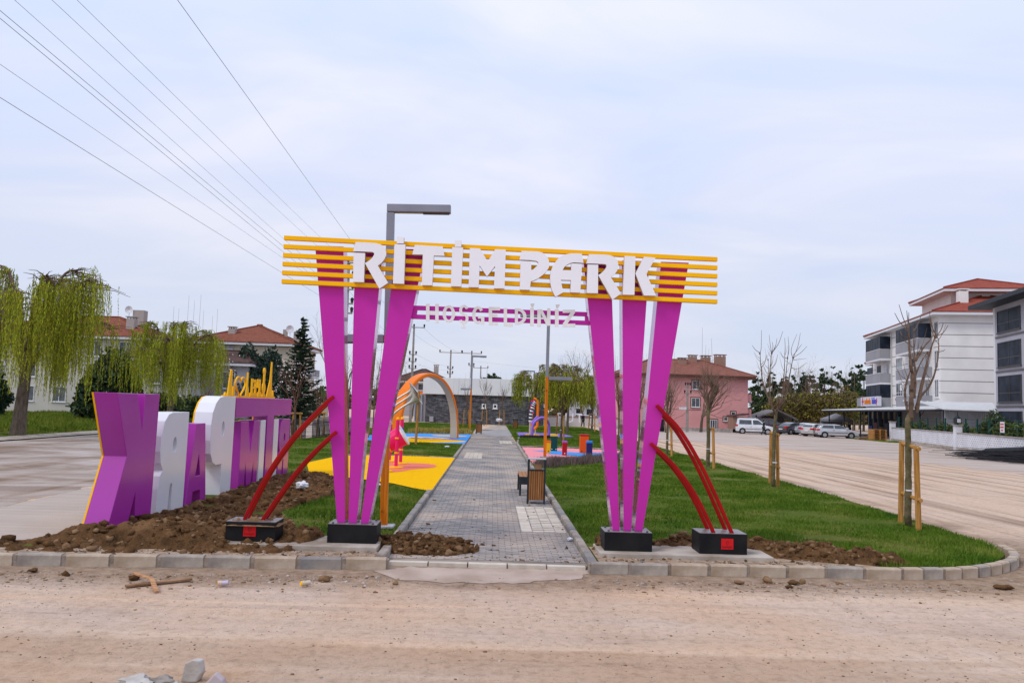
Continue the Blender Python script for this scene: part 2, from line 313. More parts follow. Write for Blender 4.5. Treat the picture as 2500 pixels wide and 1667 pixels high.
# ------------------------------------------------------------------ path with pavers
PAV = [mat('paver_blue', (0.23, 0.22, 0.215), 0.95, (0.42, 0.35, 0.29), 0.55, 7, 0.3, 60, lo=.42, hi=.62), mat('paver_grey', (0.285, 0.265, 0.255), 0.95, (0.44, 0.37, 0.31), 0.55, 7, 0.3, 60, lo=.42, hi=.62),
       mat('paver_dark', (0.19, 0.185, 0.185), 0.95, (0.38, 0.315, 0.265), 0.55, 7, 0.3, 60, lo=.42, hi=.62)]
path = MB().box(-1.5, 1.5, 12.1, 62, 0.0, 0.045).build('path', mat('joint_sand', (0.20, 0.175, 0.155), 1.0, (0.33, 0.28, 0.23), 2, 5)); struct(path)
def pavers(y0, y1, w, l):
    V, Fc, Mi = [], [], []; y = y0; r = 0
    while y < y1:
        x = -1.5-(l/2 if r % 2 else 0)
        while x < 1.5:
            a, c = max(x, -1.5)+0.007, min(x+l, 1.5)-0.007
            if c-a > 0.02:
                z = 0.056+random.uniform(-0.003, 0.003); q = len(V)
                V += [(a, y+.006, .04), (c, y+.006, .04), (c, y+w-.006, .04), (a, y+w-.006, .04), (a, y+.006, z), (c, y+.006, z), (c, y+w-.006, z+random.uniform(-.002, .002)), (a, y+w-.006, z)]
                Fc += [(q+4, q+5, q+6, q+7), (q, q+1, q+5, q+4), (q+1, q+2, q+6, q+5), (q+2, q+3, q+7, q+6), (q+3, q, q+4, q+7)]; Mi += [random.choice((0, 0, 0, 1, 1, 1, 2))]*5
            x += l
        y += w; r += 1
    me = bpy.data.meshes.new('paver'); me.from_pydata(V, [], Fc)
    for p in PAV: me.materials.append(p)
    me.polygons.foreach_set('material_index', Mi); me.update(); return me
stuff(link('paver', pavers(12.3, 62, 0.105, 0.21), path))
far = sheet('path', [(-1.5, 62), (1.55, 62), (2.5, 70), (7, 84), (5.5, 86.5), (0.5, 76), (-1.4, 70)], 0.052, mat('path_far', (0.26, 0.255, 0.26), 0.9, (0.36, 0.335, 0.32), 0.8, 6)); struct(far)
struct(sheet('path', [(2.5, 78), (11, 90), (11, 93.5), (0.5, 93.4), (-1.2, 74)], 0.048, SLAB))
TILE = [mat('tile_cream', (0.56, 0.50, 0.41), 0.85, (0.64, 0.58, 0.49), 6, 5, 0.2, 60), mat('tile_cream_dark', (0.48, 0.42, 0.34), 0.85, (0.60, 0.53, 0.44), 6, 5, 0.2, 60)]
def tiles(x0, x1, y0, y1, w, l, joined=False):
    me = {}; mb = MB(); y = y0
    while y < y1-0.02:
        x = x0
        while x < x1-0.02:
            ww = min(w, x1-x)
            mb.box(x+.008, x+ww-.008, y+.012, y+l-.062, .04, .066+random.uniform(-.002, .003), random.randint(0, 1)); x += w
        y += l
    return mb.build('paving_tile', TILE, path, kind='stuff')
tiles(0.83, 1.47, 15.1, 18.8, 0.213, 0.232); tiles(-1.2, -0.4, 34.9, 38.8, 0.2, 0.2); tiles(0.5, 1.3, 49, 53, 0.2, 0.2)
for i in range(9):
    MB().box(0.62, 0.815, 15.1+i*0.41, 15.49+i*0.41, .04, .068).build('paving_tile', TILE[i % 2], path)
for i in range(5):
    MB().box(-1.45+i*0.585, -1.45+i*0.585+.565, 11.98, 12.11, 0, .055+random.uniform(-.003, .003)).build('edging_tile', TILE[i % 2], path)
# ------------------------------------------------------------------ kerbs: one stone at a time
def stone_mesh(l, w, h, m):
    mb = MB(); c = 0.018
    mb.prism([(-w/2, 0), (w/2, 0), (w/2, h-c), (w/2-c, h), (-w/2+c, h), (-w/2, h-c)], lambda u, v: (-l/2, u, v), lambda u, v: (l/2, u, v)); return mb.mesh('kerb_stone', m)
def kerb_run(name, pts, length, w, h, joint, cols=(0, 1, 2)):
    pts = [Vector(p) for p in pts]; core = MB(); segs = []
    for a, c in zip(pts, pts[1:]): segs.append((a, c, (c-a).length))
    root = MB(); 
    for a, c, l in segs:
        d = (c-a).normalized(); n = Vector((-d.y, d.x)); mid = (a+c)/2
        root.obox((mid.x, mid.y, (h-0.014)/2), (*(d*l/2), 0), (*(n*(w/2-0.012)), 0), (0, 0, (h-0.014)/2))
    root = root.build(name, MORTAR); struct(root)
    total = sum(s[2] for s in segs); k = max(1, round(total/length)); st = total/k; cache = {}
    for i in range(k):
        s = (i+0.5)*st
        for a, c, l in segs:
            if s <= l: break
            s -= l
        d = (c-a).normalized(); p = a+d*s; ci = random.choice(cols)
        if ci not in cache: cache[ci] = stone_mesh(st-joint, w, h, STONES[ci])
        o = link('kerb_stone', cache[ci], root, loc=(p.x, p.y, random.uniform(-.006, .004))); o.rotation_euler = (random.uniform(-.012, .012), random.uniform(-.008, .008), math.atan2(d.y, d.x)+random.uniform(-.012, .012))
    return root
kerb_run('kerb', [(-9.0, 11.12), (-6.7, 11.32), (-1.42, 11.72)], 0.655, 0.15, 0.16, 0.07)
kerb_run('kerb', [(1.48, 11.82), (6.2, 12.05)], 0.62, 0.15, 0.16, 0.055)
arc = [(6.2, 12.05), (6.9, 12.14), (7.5, 12.34), (8.05, 12.66), (8.5, 13.02), (8.9, 13.48), (9.2, 14.0), (9.38, 14.6)]
kerb_run('kerb', arc, 0.33, 0.15, 0.16, 0.04, (1, 1, 0))
kerb_run('kerb', [(1.57, 11.95), (1.57, 49.5)], 1.0, 0.13, 0.155, 0.02, (0, 0, 2)); kerb_run('kerb', [(-1.57, 11.85), (-1.57, 13.1)], 0.62, 0.14, 0.165, 0.02, (0, 2))
kerb_run('kerb', [(-1.57, 13.3), (-1.57, 21)], 1.0, 0.13, 0.155, 0.02, (0, 0, 2)); kerb_run('kerb', [(-1.57, 34), (-1.57, 45.9)], 1.0, 0.13, 0.15, 0.02, (0, 0, 2))
kerb_run('kerb', [(-1.57, 21), (-1.57, 34)], 1.0, 0.12, 0.115, 0.02, (1, 0)); kerb_run('kerb', [(-1.6, 34.05), (-3.0, 34.5), (-4.6, 34.6), (-6.5, 33.8)], 1.0, 0.12, 0.15, 0.02, (0, 2))
kerb_run('kerb', [(-1.57, 61), (-3.2, 60.2), (-5.5, 59.4), (-7.5, 58.0)], 1.0, 0.12, 0.15, 0.02, (0, 2)); kerb_run('kerb', [(1.6, 44.6), (4, 45), (6.4, 44.6), (8.3, 42.6)], 1.0, 0.15, 0.19, 0.02, (0, 2))
kerb_run('kerb', [(1.6, 49.5), (2.0, 58.5)], 1.0, 0.13, 0.15, 0.02, (0, 2)); kerb_run('kerb', [(2.1, 68), (4, 69), (6, 68.4)], 1.0, 0.13, 0.15, 0.02, (0, 2))
# ------------------------------------------------------------------ rubber play surfaces
def rubber(n, c): return mat(n, c, 0.95, tuple(x*0.9 for x in c), 12, 3, 0.25, 160, spec=0.02)
RY, RP, RB, RPK, RPU, RO, RR = rubber('rubber_yellow', (0.86, 0.47, 0.004)), rubber('rubber_salmon', (0.80, 0.21, 0.15)), rubber('rubber_blue', (0.075, 0.31, 0.72)), rubber('rubber_pink', (0.80, 0.30, 0.33)), rubber('rubber_violet', (0.25, 0.17, 0.56)), rubber('rubber_orange', (0.80, 0.40, 0.05)), rubber('rubber_red', (0.45, 0.08, 0.04))
def blob(cx, cy, rx, ry, n=26, wob=0.12, ph=0.0, k=3):
    return [(cx+rx*math.cos(a)*(1+wob*math.sin(k*a+ph)), cy+ry*math.sin(a)*(1+wob*math.sin(k*a+ph))) for a in [2*math.pi*i/n for i in range(n)]]
struct(sheet('play_surface', [(-1.52, 20.95), (-1.52, 33.9), (-3.2, 34.3), (-4.8, 34.3), (-6.2, 33.2), (-6.6, 29), (-5.6, 25), (-3.3, 23.2), (-2.7, 22.6), (-2.0, 21.5)], 0.125, RY))
p_ = blob(-3.3, 28.6, 1.15, 2.2, 34, 0.22, 0.6, 3); struct(sheet('play_surface', p_, 0.129, RP))
struct(sheet('play_surface', [(-1.52, 45.9), (-1.52, 60.6), (-3.2, 60), (-5.4, 59.2), (-7.6, 57.6), (-8.4, 52), (-7.4, 46.6)], 0.125, RB))
struct(sheet('play_surface', blob(-3.9, 48.6, 2.2, 2.3, 30, 0.08, 1.0), 0.129, RY)); struct(sheet('play_surface', blob(-3.0, 56.6, 1.2, 1.1, 24), 0.129, RY))
struct(sheet('play_surface', blob(-4.4, 52.0, 1.9, 1.7, 26, 0.05), 0.129, mat('rubber_cream', (0.62, 0.55, 0.45), 0.85)))
for i in range(4): struct(sheet('play_surface', blob(-4.9+i*0.75, 51.6+0.5*(i % 2), 0.42, 0.55, 16, 0.2, i), 0.133, RR))
struct(sheet('play_surface', [(1.66, 30.8), (1.66, 44.4), (4, 44.8), (6.3, 44.4), (8.1, 42.4), (8.2, 39.8), (4.9, 35.6), (3.0, 33.0)], 0.125, RPK))
struct(sheet('play_surface', [(2.1, 41.2), (3.2, 41.6), (4.3, 40.6), (5.4, 41.0), (7.2, 41.6), (7.6, 40.2), (6.2, 39.4), (5.4, 36.8), (4.4, 36.6), (3.7, 38.2), (2.7, 38.6), (2.9, 39.8)], 0.129, RB))
struct(sheet('play_surface', [(2.06, 58.8), (2.15, 67.8), (4, 68.7), (6, 68), (6.4, 62.5), (4.6, 60.0)], 0.125, RPU))
struct(sheet('play_surface', [(2.5, 60.5), (2.7, 64.8), (3.5, 65.4), (4.2, 63), (5, 61.5), (4.2, 60.2), (3.2, 59.8)], 0.129, RO))
# ------------------------------------------------------------------ turned earth: height field and clods
def heap(name, poly, x0, x1, y0, y1, step, hfun, seed, base=0.0):
    xs = np.arange(x0, x1, step); ys = np.arange(y0, y1, step); X, Y = np.meshgrid(xs, ys)
    inside = inpoly(X, Y, poly); n = (fbm(X*2.6, Y*2.6, seed, 6, 0.62)-0.5); n2 = np.maximum(0, fbm(X*7+5, Y*7, seed+9, 4, 0.62)-0.48)**0.7
    Z = hfun(X, Y)+n*0.22+n2*0.20
    d = inside.astype(float)
    for _ in range(int(0.28/step)):
        p = np.pad(d, 1, mode='edge'); d = (p[:-2, 1:-1]+p[2:, 1:-1]+p[1:-1, :-2]+p[1:-1, 2:]+d)/5
    e = np.clip((d-0.25)/0.6, 0, 1); Z = base+(Z-base)*e-0.05*(1-e)
    nx, ny = len(xs), len(ys); idx = np.arange(nx*ny).reshape(ny, nx)
    q = np.stack([idx[:-1, :-1], idx[:-1, 1:], idx[1:, 1:], idx[1:, :-1]], -1).reshape(-1, 4); keep = (d > 0.08); kq = keep[:-1, :-1] | keep[1:, 1:]
    q = q[kq.ravel()]; u, inv = np.unique(q, return_inverse=True); V = np.stack([X.ravel(), Y.ravel(), Z.ravel()], 1)[u]
    return stuff(link(name, npmesh(name, V, inv.reshape(-1, 4), SOIL, True))), (X, Y, Z, e)
ICO = None
def clods(name, pts, mats, parent=None, flat=0.7, jag=0.35):
    bm_ = bmesh.new(); bmesh.ops.create_icosphere(bm_, subdivisions=2 if len(pts) < 400 else 1, radius=1); iv = np.array([v.co[:] for v in bm_.verts]); fi = np.array([[v.index for v in f.verts] for f in bm_.faces]); bm_.free()
    V, Fc = [], []; o = 0
    for (x, y, z, r) in pts:
        s = RNG.uniform(0.55, 1.45, 3)*r; s[2] *= flat; a = RNG.uniform(0, 6.28); ph = RNG.uniform(0, 6, 6)
        k = 1+jag*(np.sin(iv[:, 0]*3+ph[0])*np.sin(iv[:, 1]*3.3+ph[1])+0.6*np.sin(iv[:, 2]*5+ph[2])*np.sin(iv[:, 0]*6+ph[3]))+RNG.uniform(-.1, .1, len(iv))*jag*3.2
        p = iv*k[:, None]*s; ca, sa = math.cos(a), math.sin(a)
        V.append(np.stack([p[:, 0]*ca-p[:, 1]*sa+x, p[:, 0]*sa+p[:, 1]*ca+y, p[:, 2]+z], 1)); Fc.append(fi+o); o += len(iv)
    me = npmesh(name, np.concatenate(V), np.concatenate(Fc), mats)
    if isinstance(mats, list): me.polygons.foreach_set('material_index', np.repeat(RNG.integers(0, len(mats), len(pts)), len(fi)).astype(np.int32))
    return stuff(link(name, me, parent))
gs = lambda X, Y, cx, cy, rx, ry, h: h*np.exp(-(((X-cx)/rx)**2+((Y-cy)/ry)**2))
MP = [(-7.5, 11.75), (-6.4, 11.62), (-4.0, 11.72), (-2.9, 12.0), (-2.6, 13.2), (-3.2, 14.0), (-3.6, 15.0), (-4.2, 16.5), (-3.9, 18.5), (-3.5, 21.0), (-4.0, 23.5), (-6.0, 25.6), (-6.35, 24), (-6.32, 16), (-6.5, 13.6), (-6.75, 12.9), (-7.4, 12.4)]
def hL(X, Y): return 0.085+gs(X, Y, -5.45, 12.65, .8, .45, .23)+gs(X, Y, -4.7, 12.75, .6, .4, .17)+gs(X, Y, -6.2, 12.55, .5, .35, .12)+gs(X, Y, -5.2, 14.6, .8, .8, .10)+gs(X, Y, -4.6, 19.5, .9, 2.2, .16)+gs(X, Y, -3.0, 13.6, .4, .35, .1)+gs(X, Y, -5.2, 22.5, .8, 1.6, .12)+gs(X, Y, -3.75, 12.15, .75, .3, .07)+gs(X, Y, -3.0, 13.0, .45, .5, .17)+gs(X, Y, -4.3, 12.6, .3, .4, .1)
heapL, (HX, HY, HZ, HE) = heap('dirt_heap', MP, -7.8, -2.3, 11.5, 26, 0.035, hL, 3)
heapL['label'] = 'brown turned-earth heap along the foot of the big letters'
def ontop(fld, k, rmin, rmax, thr=0.5, pw=3):
    X, Y, Z, E = fld; ids = np.argwhere(E > thr); pk = ids[RNG.integers(0, len(ids), k)]; res = []
    for i, j in pk: r = rmin+(rmax-rmin)*RNG.random()**pw; res.append((X[i, j], Y[i, j], Z[i, j]+r*0.1, r))
    return res
GREYS = mat('rubble_grey', (0.20, 0.175, 0.15), 1.0, (0.36, 0.32, 0.28), 8, 4, 0.5, 40); SOIL2 = mat('clod_pale', (0.17, 0.095, 0.048), 1.0, (0.26, 0.16, 0.085), 9, 5, 0.6, 50)
clods('dirt_clods', ontop((HX, HY, HZ, HE), 5200, 0.007, 0.085, .5, 4.5), [SOIL, SOIL, SOIL2, SOIL])
HR = [('dirt_heap', [(1.72, 12.5), (2.0, 12.3), (2.2, 13.1), (4.2, 13.15), (4.7, 12.6), (5.6, 12.25), (6.7, 12.5), (6.3, 13.2), (5.6, 13.6), (5.0, 13.4), (4.4, 13.95), (3.2, 14.0), (1.75, 13.7)], 1.5, 7.0, 12.0, 14.4, 0.03,
       lambda X, Y: 0.10+gs(X, Y, 3.2, 13.6, .9, .3, .14)+gs(X, Y, 1.9, 13.3, .3, .4, .12)+gs(X, Y, 4.6, 13.3, .5, .4, .18)+gs(X, Y, 5.4, 12.9, .7, .35, .15)+gs(X, Y, 6.2, 12.75, .4, .25, .08), 21, 'brown earth strip behind the right black plinths'),
      ('dirt_heap', [(-1.9, 12.75), (-1.3, 12.55), (-0.6, 12.5), (-0.1, 12.95), (-0.35, 13.35), (-0.9, 13.75), (-1.5, 13.9), (-2.0, 13.6)], -2.2, 0.2, 12.2, 14.2, 0.025,
       lambda X, Y: 0.06+gs(X, Y, -1.35, 13.15, .6, .45, .16)+gs(X, Y, -0.75, 13.05, .45, .3, .13), 31, 'spill of brown earth across the left edge of the paved path')]
for nm, poly, x0, x1, y0, y1, st, hf, sd_, lb in HR:
    ob, fld = heap(nm, poly, x0, x1, y0, y1, st, hf, sd_, 0.04); ob['label'] = lb
    clods('dirt_clods', ontop(fld, 1900, 0.006, 0.07, .5, 4.5), [SOIL, SOIL, SOIL, SOIL2, SOIL])
# loose gravel in front of the kerb, on the road and on the path
pts = []
for _ in range(4200):
    x = RNG.uniform(-9, 11); y = 11.1+0.06*x*(x < 7)+0.2-abs(RNG.normal(0, 0.45)) if x < 7 else RNG.uniform(10.8, 15)
    if x > 7.2 and y > 11.6 and x < 7.2+(y-11.6)*0.9: continue
    if x < 7 and y > (11.22+0.076*(x+8) if x < 0 else 11.72+0.05*(x-1.5)): continue
    if -1.2 < x < 1.4 and random.random() < 0.8: continue
    r = 0.006+0.026*RNG.random()**6; pts.append((x, y, r*0.15, r))
for _ in range(3200): pts.append((RNG.uniform(-5.5, 6.5), RNG.uniform(5.5, 11), 0.002, 0.004+0.012*RNG.random()**4))
clods('gravel', pts, [GREYS, mat('pebble_tan', (0.32, 0.22, 0.15), 1, (0.42, 0.32, 0.24), 8), SOIL2, SOIL2, mat('pebble_pale', (0.42, 0.36, 0.31), 1, (0.52, 0.46, 0.41), 9)], None, 0.45, 0.35)
pts = [(RNG.uniform(-1.4, 1.45), 12.3+8*RNG.random()**2, 0.06, 0.006+0.03*RNG.random()**5) for _ in range(260)]
clods('path_crumbs', pts, [SOIL, SOIL2], None, 0.6)
big = [(-4.55, 10.62, .03, .075), (-6.0, 10.9, .03, .06), (-5.5, 10.75, .02, .05), (-2.15, 10.85, .03, .06), (-1.2, 10.75, .02, .035), (3.55, 11.35, .03, .055), (4.0, 11.5, .04, .09), (4.35, 11.45, .03, .06), (4.5, 11.5, .02, .05), (4.2, 11.2, .02, .05), (7.4, 11.5, .03, .08), (8.3, 12.1, .03, .1), (-6.75, 11.7, .1, .11), (-6.95, 11.75, .05, .06)]
clods('loose_clods', big, [SOIL, SOIL2])
# bare gravelly strips between kerb and slabs
GRV = mat('gravel_soil', (0.24, 0.155, 0.095), 1.0, (0.42, 0.32, 0.235), 7, 6, 0.8, 45)
struct(sheet('gravel_strip', [(-9.0, 11.2), (-1.66, 11.82), (-1.66, 12.34), (-4.4, 12.1), (-9, 11.7)], 0.128, GRV)); struct(sheet('gravel_strip', [(1.66, 11.9), (6.2, 12.13), (5.4, 12.6), (4.3, 12.75), (1.66, 13.3)], 0.128, GRV))
pts = [(x, (11.86+0.086*(x+1.66) if x < 0 else 11.95+0.045*(x-1.66))+RNG.uniform(0, .45), .13, .006+.03*RNG.random()**4) for x in np.concatenate([RNG.uniform(-6.8, -1.7, 420), RNG.uniform(1.7, 5.6, 420)])]
clods('gravel', pts, [GREYS, MATS['pebble_tan'], SOIL2, SOIL], None, 0.7, 0.35)
# ------------------------------------------------------------------ grass blades
def blades(name, n, poly, box, hmin, hmax, z, m, dens=None, excl=(), wdt=0.006):
    x0, x1, y0, y1 = box; X = RNG.uniform(x0, x1, n); u = RNG.random(n); Y = y0*(y1/y0)**u     # denser near the camera
    keep = inpoly(X, Y, poly)
    for ex in excl: keep &= ~inpoly(X, Y, ex)
    pn = fbm(X*0.8, Y*0.8, 77, 4); keep &= RNG.random(n) < np.clip(-0.55+pn*2.6, 0.03, 1)
    X, Y, pn = X[keep], Y[keep], pn[keep]; k = len(X); a = RNG.uniform(0, 6.28, k); h = RNG.uniform(hmin, hmax, k)*np.clip(-0.3+pn*2.7, .2, 2); w_ = wdt*(0.6+Y/18.0)
    lean = h*RNG.uniform(0.1, 0.8, k); b2 = RNG.uniform(0, 6.28, k); zz = np.full(k, z)
    p0 = np.stack([X-np.cos(a)*w_, Y-np.sin(a)*w_, zz-.01], 1); p1 = np.stack([X+np.cos(a)*w_, Y+np.sin(a)*w_, zz-.01], 1); p2 = np.stack([X+np.cos(b2)*lean, Y+np.sin(b2)*lean, zz+h], 1)
    V = np.stack([p0, p1, p2], 1).reshape(-1, 3); Fc = np.arange(3*k).reshape(-1, 3); return stuff(link(name, npmesh(name, V, Fc, m)))
RLx = [[(1.6, 12), (6.3, 12.05), (5.9, 12.7), (5.6, 13.3), (4.9, 13.2), (4.4, 13.8), (1.6, 13.7)], [(1.66, 30.2), (1.66, 44.4), (6.3, 44.4), (8.1, 42.4), (8.2, 39.4), (4.9, 35.2), (3.0, 32.6)], [(2, 58.5), (2, 68.6), (6.4, 68), (6.4, 61)]]
blades('grass', 420000, RL, (1.6, 11, 12.2, 90), 0.022, 0.07, 0.11, GRASS, excl=RLx)
LLx = [[(x-0.15, y) if x > -3 else (x, y) for x, y in MP], [(-1.5, 20.8), (-1.5, 34.2), (-6.4, 34), (-6.8, 29), (-5.6, 25), (-3.3, 23.0), (-2.0, 21.3)], [(-1.5, 45.7), (-1.5, 60.9), (-7.7, 58), (-8.5, 52), (-7.4, 46.4)], [(-4.5, 11.5), (-1.5, 11.5), (-1.6, 14.0), (-2.3, 13.9), (-2.4, 13.2), (-4.5, 13.2)], [(-7.1, 11), (-6.25, 11), (-6.25, 25.6), (-7.2, 26)]]
blades('grass', 260000, LL, (-11, -1.6, 12.2, 92), 0.022, 0.07, 0.10, GRASS, excl=LLx)
blades('verge_grass', 150000, [(-24.3, 32), (-24.3, 110), (-48, 110), (-48, 32)], (-48, -24, 33, 110), 0.10, 0.26, 0.05, GRASSY, wdt=0.008)
pts = GP((2065, 1079), (2110, 1076), (2200, 1080), (2195, 1086)); blades('verge_grass', 5000, [(38.2, 76), (39.9, 76), (40.6, 86), (38.6, 86)], (38, 41, 76, 86), 0.06, 0.14, 0.0, GRASSY, wdt=0.008)
blades('verge_grass', 6000, [(36.6, 60), (38.2, 60), (39.6, 74), (38.4, 74)], (36, 40, 60, 74), 0.06, 0.14, 0.0, GRASSY, wdt=0.008)
# ------------------------------------------------------------------ entrance gate
MAG = mat('magenta_paint', (0.55, 0.032, 0.385), 0.4, (0.51, 0.027, 0.35), 0.7, 3, 0.03, 14, spec=.12); MAGS = mat('magenta_gloss', (0.52, 0.045, 0.42), 0.12, (0.58, 0.05, 0.46), 1.0, 3, 0.05, 5, coat=0.7, metal=0.25)
YEL = mat('yellow_paint', (0.98, 0.53, 0.002), 0.4, (0.95, 0.46, 0.002), 1.2, 3, 0.02, 20, spec=.1); WHT = mat('white_acrylic', (0.86, 0.86, 0.90), 0.35, (0.83, 0.83, 0.87), 2, 3)
WHTE = mat('white_letter_edge', (0.62, 0.50, 0.46), 0.4); WH2 = mat('frosted_plastic', (0.86, 0.85, 0.84), 0.45, (0.82, 0.81, 0.80), 8, 3)
BLK = mat('black_sheet', (0.009, 0.010, 0.012), 0.5, (0.018, 0.017, 0.017), 3, 5, 0.05, 20, spec=.12); BLKT = mat('plinth_top', (0.13, 0.12, 0.13), 0.35, (0.24, 0.21, 0.20), 5, 5, spec=.4)
RED = mat('red_paint', (0.36, 0.004, 0.006), 0.35, (0.30, 0.003, 0.005), 3, 3, spec=.15); PLQ = mat('red_plaque', (0.62, 0.010, 0.014), 0.4); PLQD = mat('plaque_print', (0.20, 0.012, 0.014), 0.5); STEEL = mat('bolt_steel', (0.10, 0.10, 0.11), 0.4, metal=0.6)
gate = thing('entrance_gate', 'magenta and yellow entrance gate reading RİTİM PARK over the paved path', 'gate', (0, 12.85, 0.2)); gi = Matrix.Translation((0, -12.85, -0.2))
def gpart(mb, name, m, parent=None, bevel=0.0, root=True):
    o = mb.xf(gi).build(name, m, parent or gate, bevel=bevel); return o
for x0, x1 in ((-2.495, -1.735), (1.815, 2.565)):
    mb = MB().box(x0, x1, 12.6, 13.1, 0.196, 0.478); o = gpart(mb, 'plinth', BLK, bevel=0.006)
    gpart(MB().box(x0+.004, x1-.004, 12.604, 13.096, 0.479, 0.486), 'plinth_top', BLKT, o)
    for bx in (x0+.07, x1-.07):
        for by in (12.66, 13.04): gpart(MB().lathe([(0.018, 0), (0.018, .014), (0.006, .02)], (bx, by, .486), 6), 'bolt', STEEL, o)
PIL = [((768.4, 590), (823.2, 1277), (842.4, 1277), (838.5, 594)), ((867, 598), (850.8, 1277), (870.3, 1277), (936, 598)), ((968, 602), (880.2, 1278), (899.4, 1278), (1039.5, 604)),
       ((1422.7, 622), (1496.2, 1294), (1513, 1294), (1491, 625)), ((1519, 626), (1522.6, 1295), (1540.6, 1295), (1586, 629)), ((1615, 630), (1549.8, 1295), (1568.5, 1295), (1683, 634))]
for q in PIL:
    pp = [AY(x, y, 12.72) for x, y in q]; zt = 4.86 if q[0][0] < 1200 else 4.80
    a, b_, c_, d_ = [(p.x, p.z) for p in pp]
    def ext(p0, p1, z): k = (z-p1[1])/(p0[1]-p1[1]); return (p1[0]+(p0[0]-p1[0])*k, z)
    quad = [ext(a, b_, zt), ext(a, b_, .487), ext(d_, c_, .487), ext(d_, c_, zt)]
    mb = MB(); mb.prism(quad, lambda u, v: (u, 12.72, v), lambda u, v: (u, 13.05, v)); mb.xf(gi); me = mb.mesh('pillar', [MAG, MAGS])
    for p in me.polygons: p.material_index = 1 if abs(p.normal.x) > 0.7 else 0
    link('pillar', me, gate, bevel=0.006)
# six yellow bars (slightly out of level, as built)
TL, TR_, BL, BR = AY(693, 574.8, 12.63), AY(1752, 627.6, 12.63), AY(686.6, 691.6, 12.63), AY(1752, 741, 12.63)
for i in range(6):
    f0 = i*0.1822; hgt = 0.089
    l0 = TL.lerp(BL, f0); l1 = TL.lerp(BL, f0+hgt); r0_ = TR_.lerp(BR, f0); r1_ = TR_.lerp(BR, f0+hgt)
    mb = MB(); mb.prism([(l0.x, l0.z), (l1.x, l1.z), (r1_.x, r1_.z), (r0_.x, r0_.z)], lambda u, v: (u, 12.632, v), lambda u, v: (u, 12.712, v)); gpart(mb, 'bar', YEL, bevel=0.004)
cA = lambda x, y: (850+x/9.8, 570+y/9.8); cB = lambda x, y: (1070+x/9.8, 580+y/9.8); cC = lambda x, y: (1300+x/7.35, 590+y/7.35)
def pl(f, *pts): return [f(*p) for p in pts]
RR1 = pl(cA, (180,205),(430,215),(650,230),(760,255),(840,300),(885,365),(912,450),(905,530),(870,610),(810,690),(710,770),(955,1180),(745,1320),(400,710),(500,650),(570,590),(615,520),(625,480),(600,450),(560,440),(120,425))
PP = pl(cB, (1995,318))+pl(cC, (0,172),(110,178),(185,200),(245,250),(290,320),(305,410),(290,470),(240,545),(180,600),(90,665),(0,705))+pl(cB, (2215,1045),(2190,1250),(1950,1245),(1970,572),(2225,575),(2225,775))+pl(cC, (10,500),(60,455),(105,405),(105,370),(70,345),(0,340))+pl(cB, (2225,540),(1940,530))
GL = {'R': [pl(cA, (130,460),(405,470),(375,1165),(115,1160)), RR1], 'İ': [pl(cA, (1110,255),(1370,265),(1335,1205),(1070,1195)), pl(cA, (1165,85),(1335,85),(1325,242),(1165,238))],
      'T': [pl(cA, (1595,275),(2260,310),(2305,535),(2050,530),(2010,1240),(1765,1235),(1785,505),(1535,500))], 'İ2': [pl(cB, (335,230),(595,240),(550,1170),(300,1165)), pl(cB, (395,65),(550,65),(550,226),(400,226))],
      'M': [pl(cB, (755,250),(995,262),(1150,520),(1215,520),(1365,280),(1615,290),(1585,1215),(1330,1215),(1360,680),(1165,930),(990,670),(965,1190),(725,1185))], 'P': [PP],
      'A': [pl(cC, (885,215),(917,382),(740,372),(680,385),(620,415),(575,450),(540,510),(693,512),(697,402),(890,405),(857,915),(680,908),(690,690),(512,685),(522,760),(552,908),(412,990),(350,870),(320,740),(315,630),(330,530),(355,460),(400,380),(455,310),(520,260),(600,225),(700,210),(760,210))],
      'R2': [pl(cC, (990,410),(1180,415),(1175,925),(972,920)), pl(cC, (1015,225),(1300,232),(1400,245),(1470,275),(1515,320),(1540,390),(1540,450),(1520,520),(1480,575),(1405,635),(1590,930),(1435,1040),(1180,600),(1240,560),(1290,510),(1325,460),(1330,425),(1310,405),(1270,400),(965,390))],
      'K': [pl(cC, (1655,255),(1848,265),(1830,955),(1620,950)), pl(cC, (2005,270),(2210,290),(2045,580),(2220,970),(2000,965),(1847,570))]}
for ch, polys in GL.items():
    mb = MB()
    for pg in polys:
        w3 = [AY(x, y, 12.53) for x, y in pg]; mb.prism([(p.x, p.z) for p in w3], lambda u, v: (u, 12.53, v), lambda u, v: (u, 12.627, v))
    mb.xf(gi); me = mb.mesh('letter', [WHT, WHTE])
    for p in me.polygons: p.material_index = 0 if p.normal.y < -0.7 else 1
    o = link('letter', me, gate); o['label'] = 'white letter %s on the yellow bars' % ch[0]
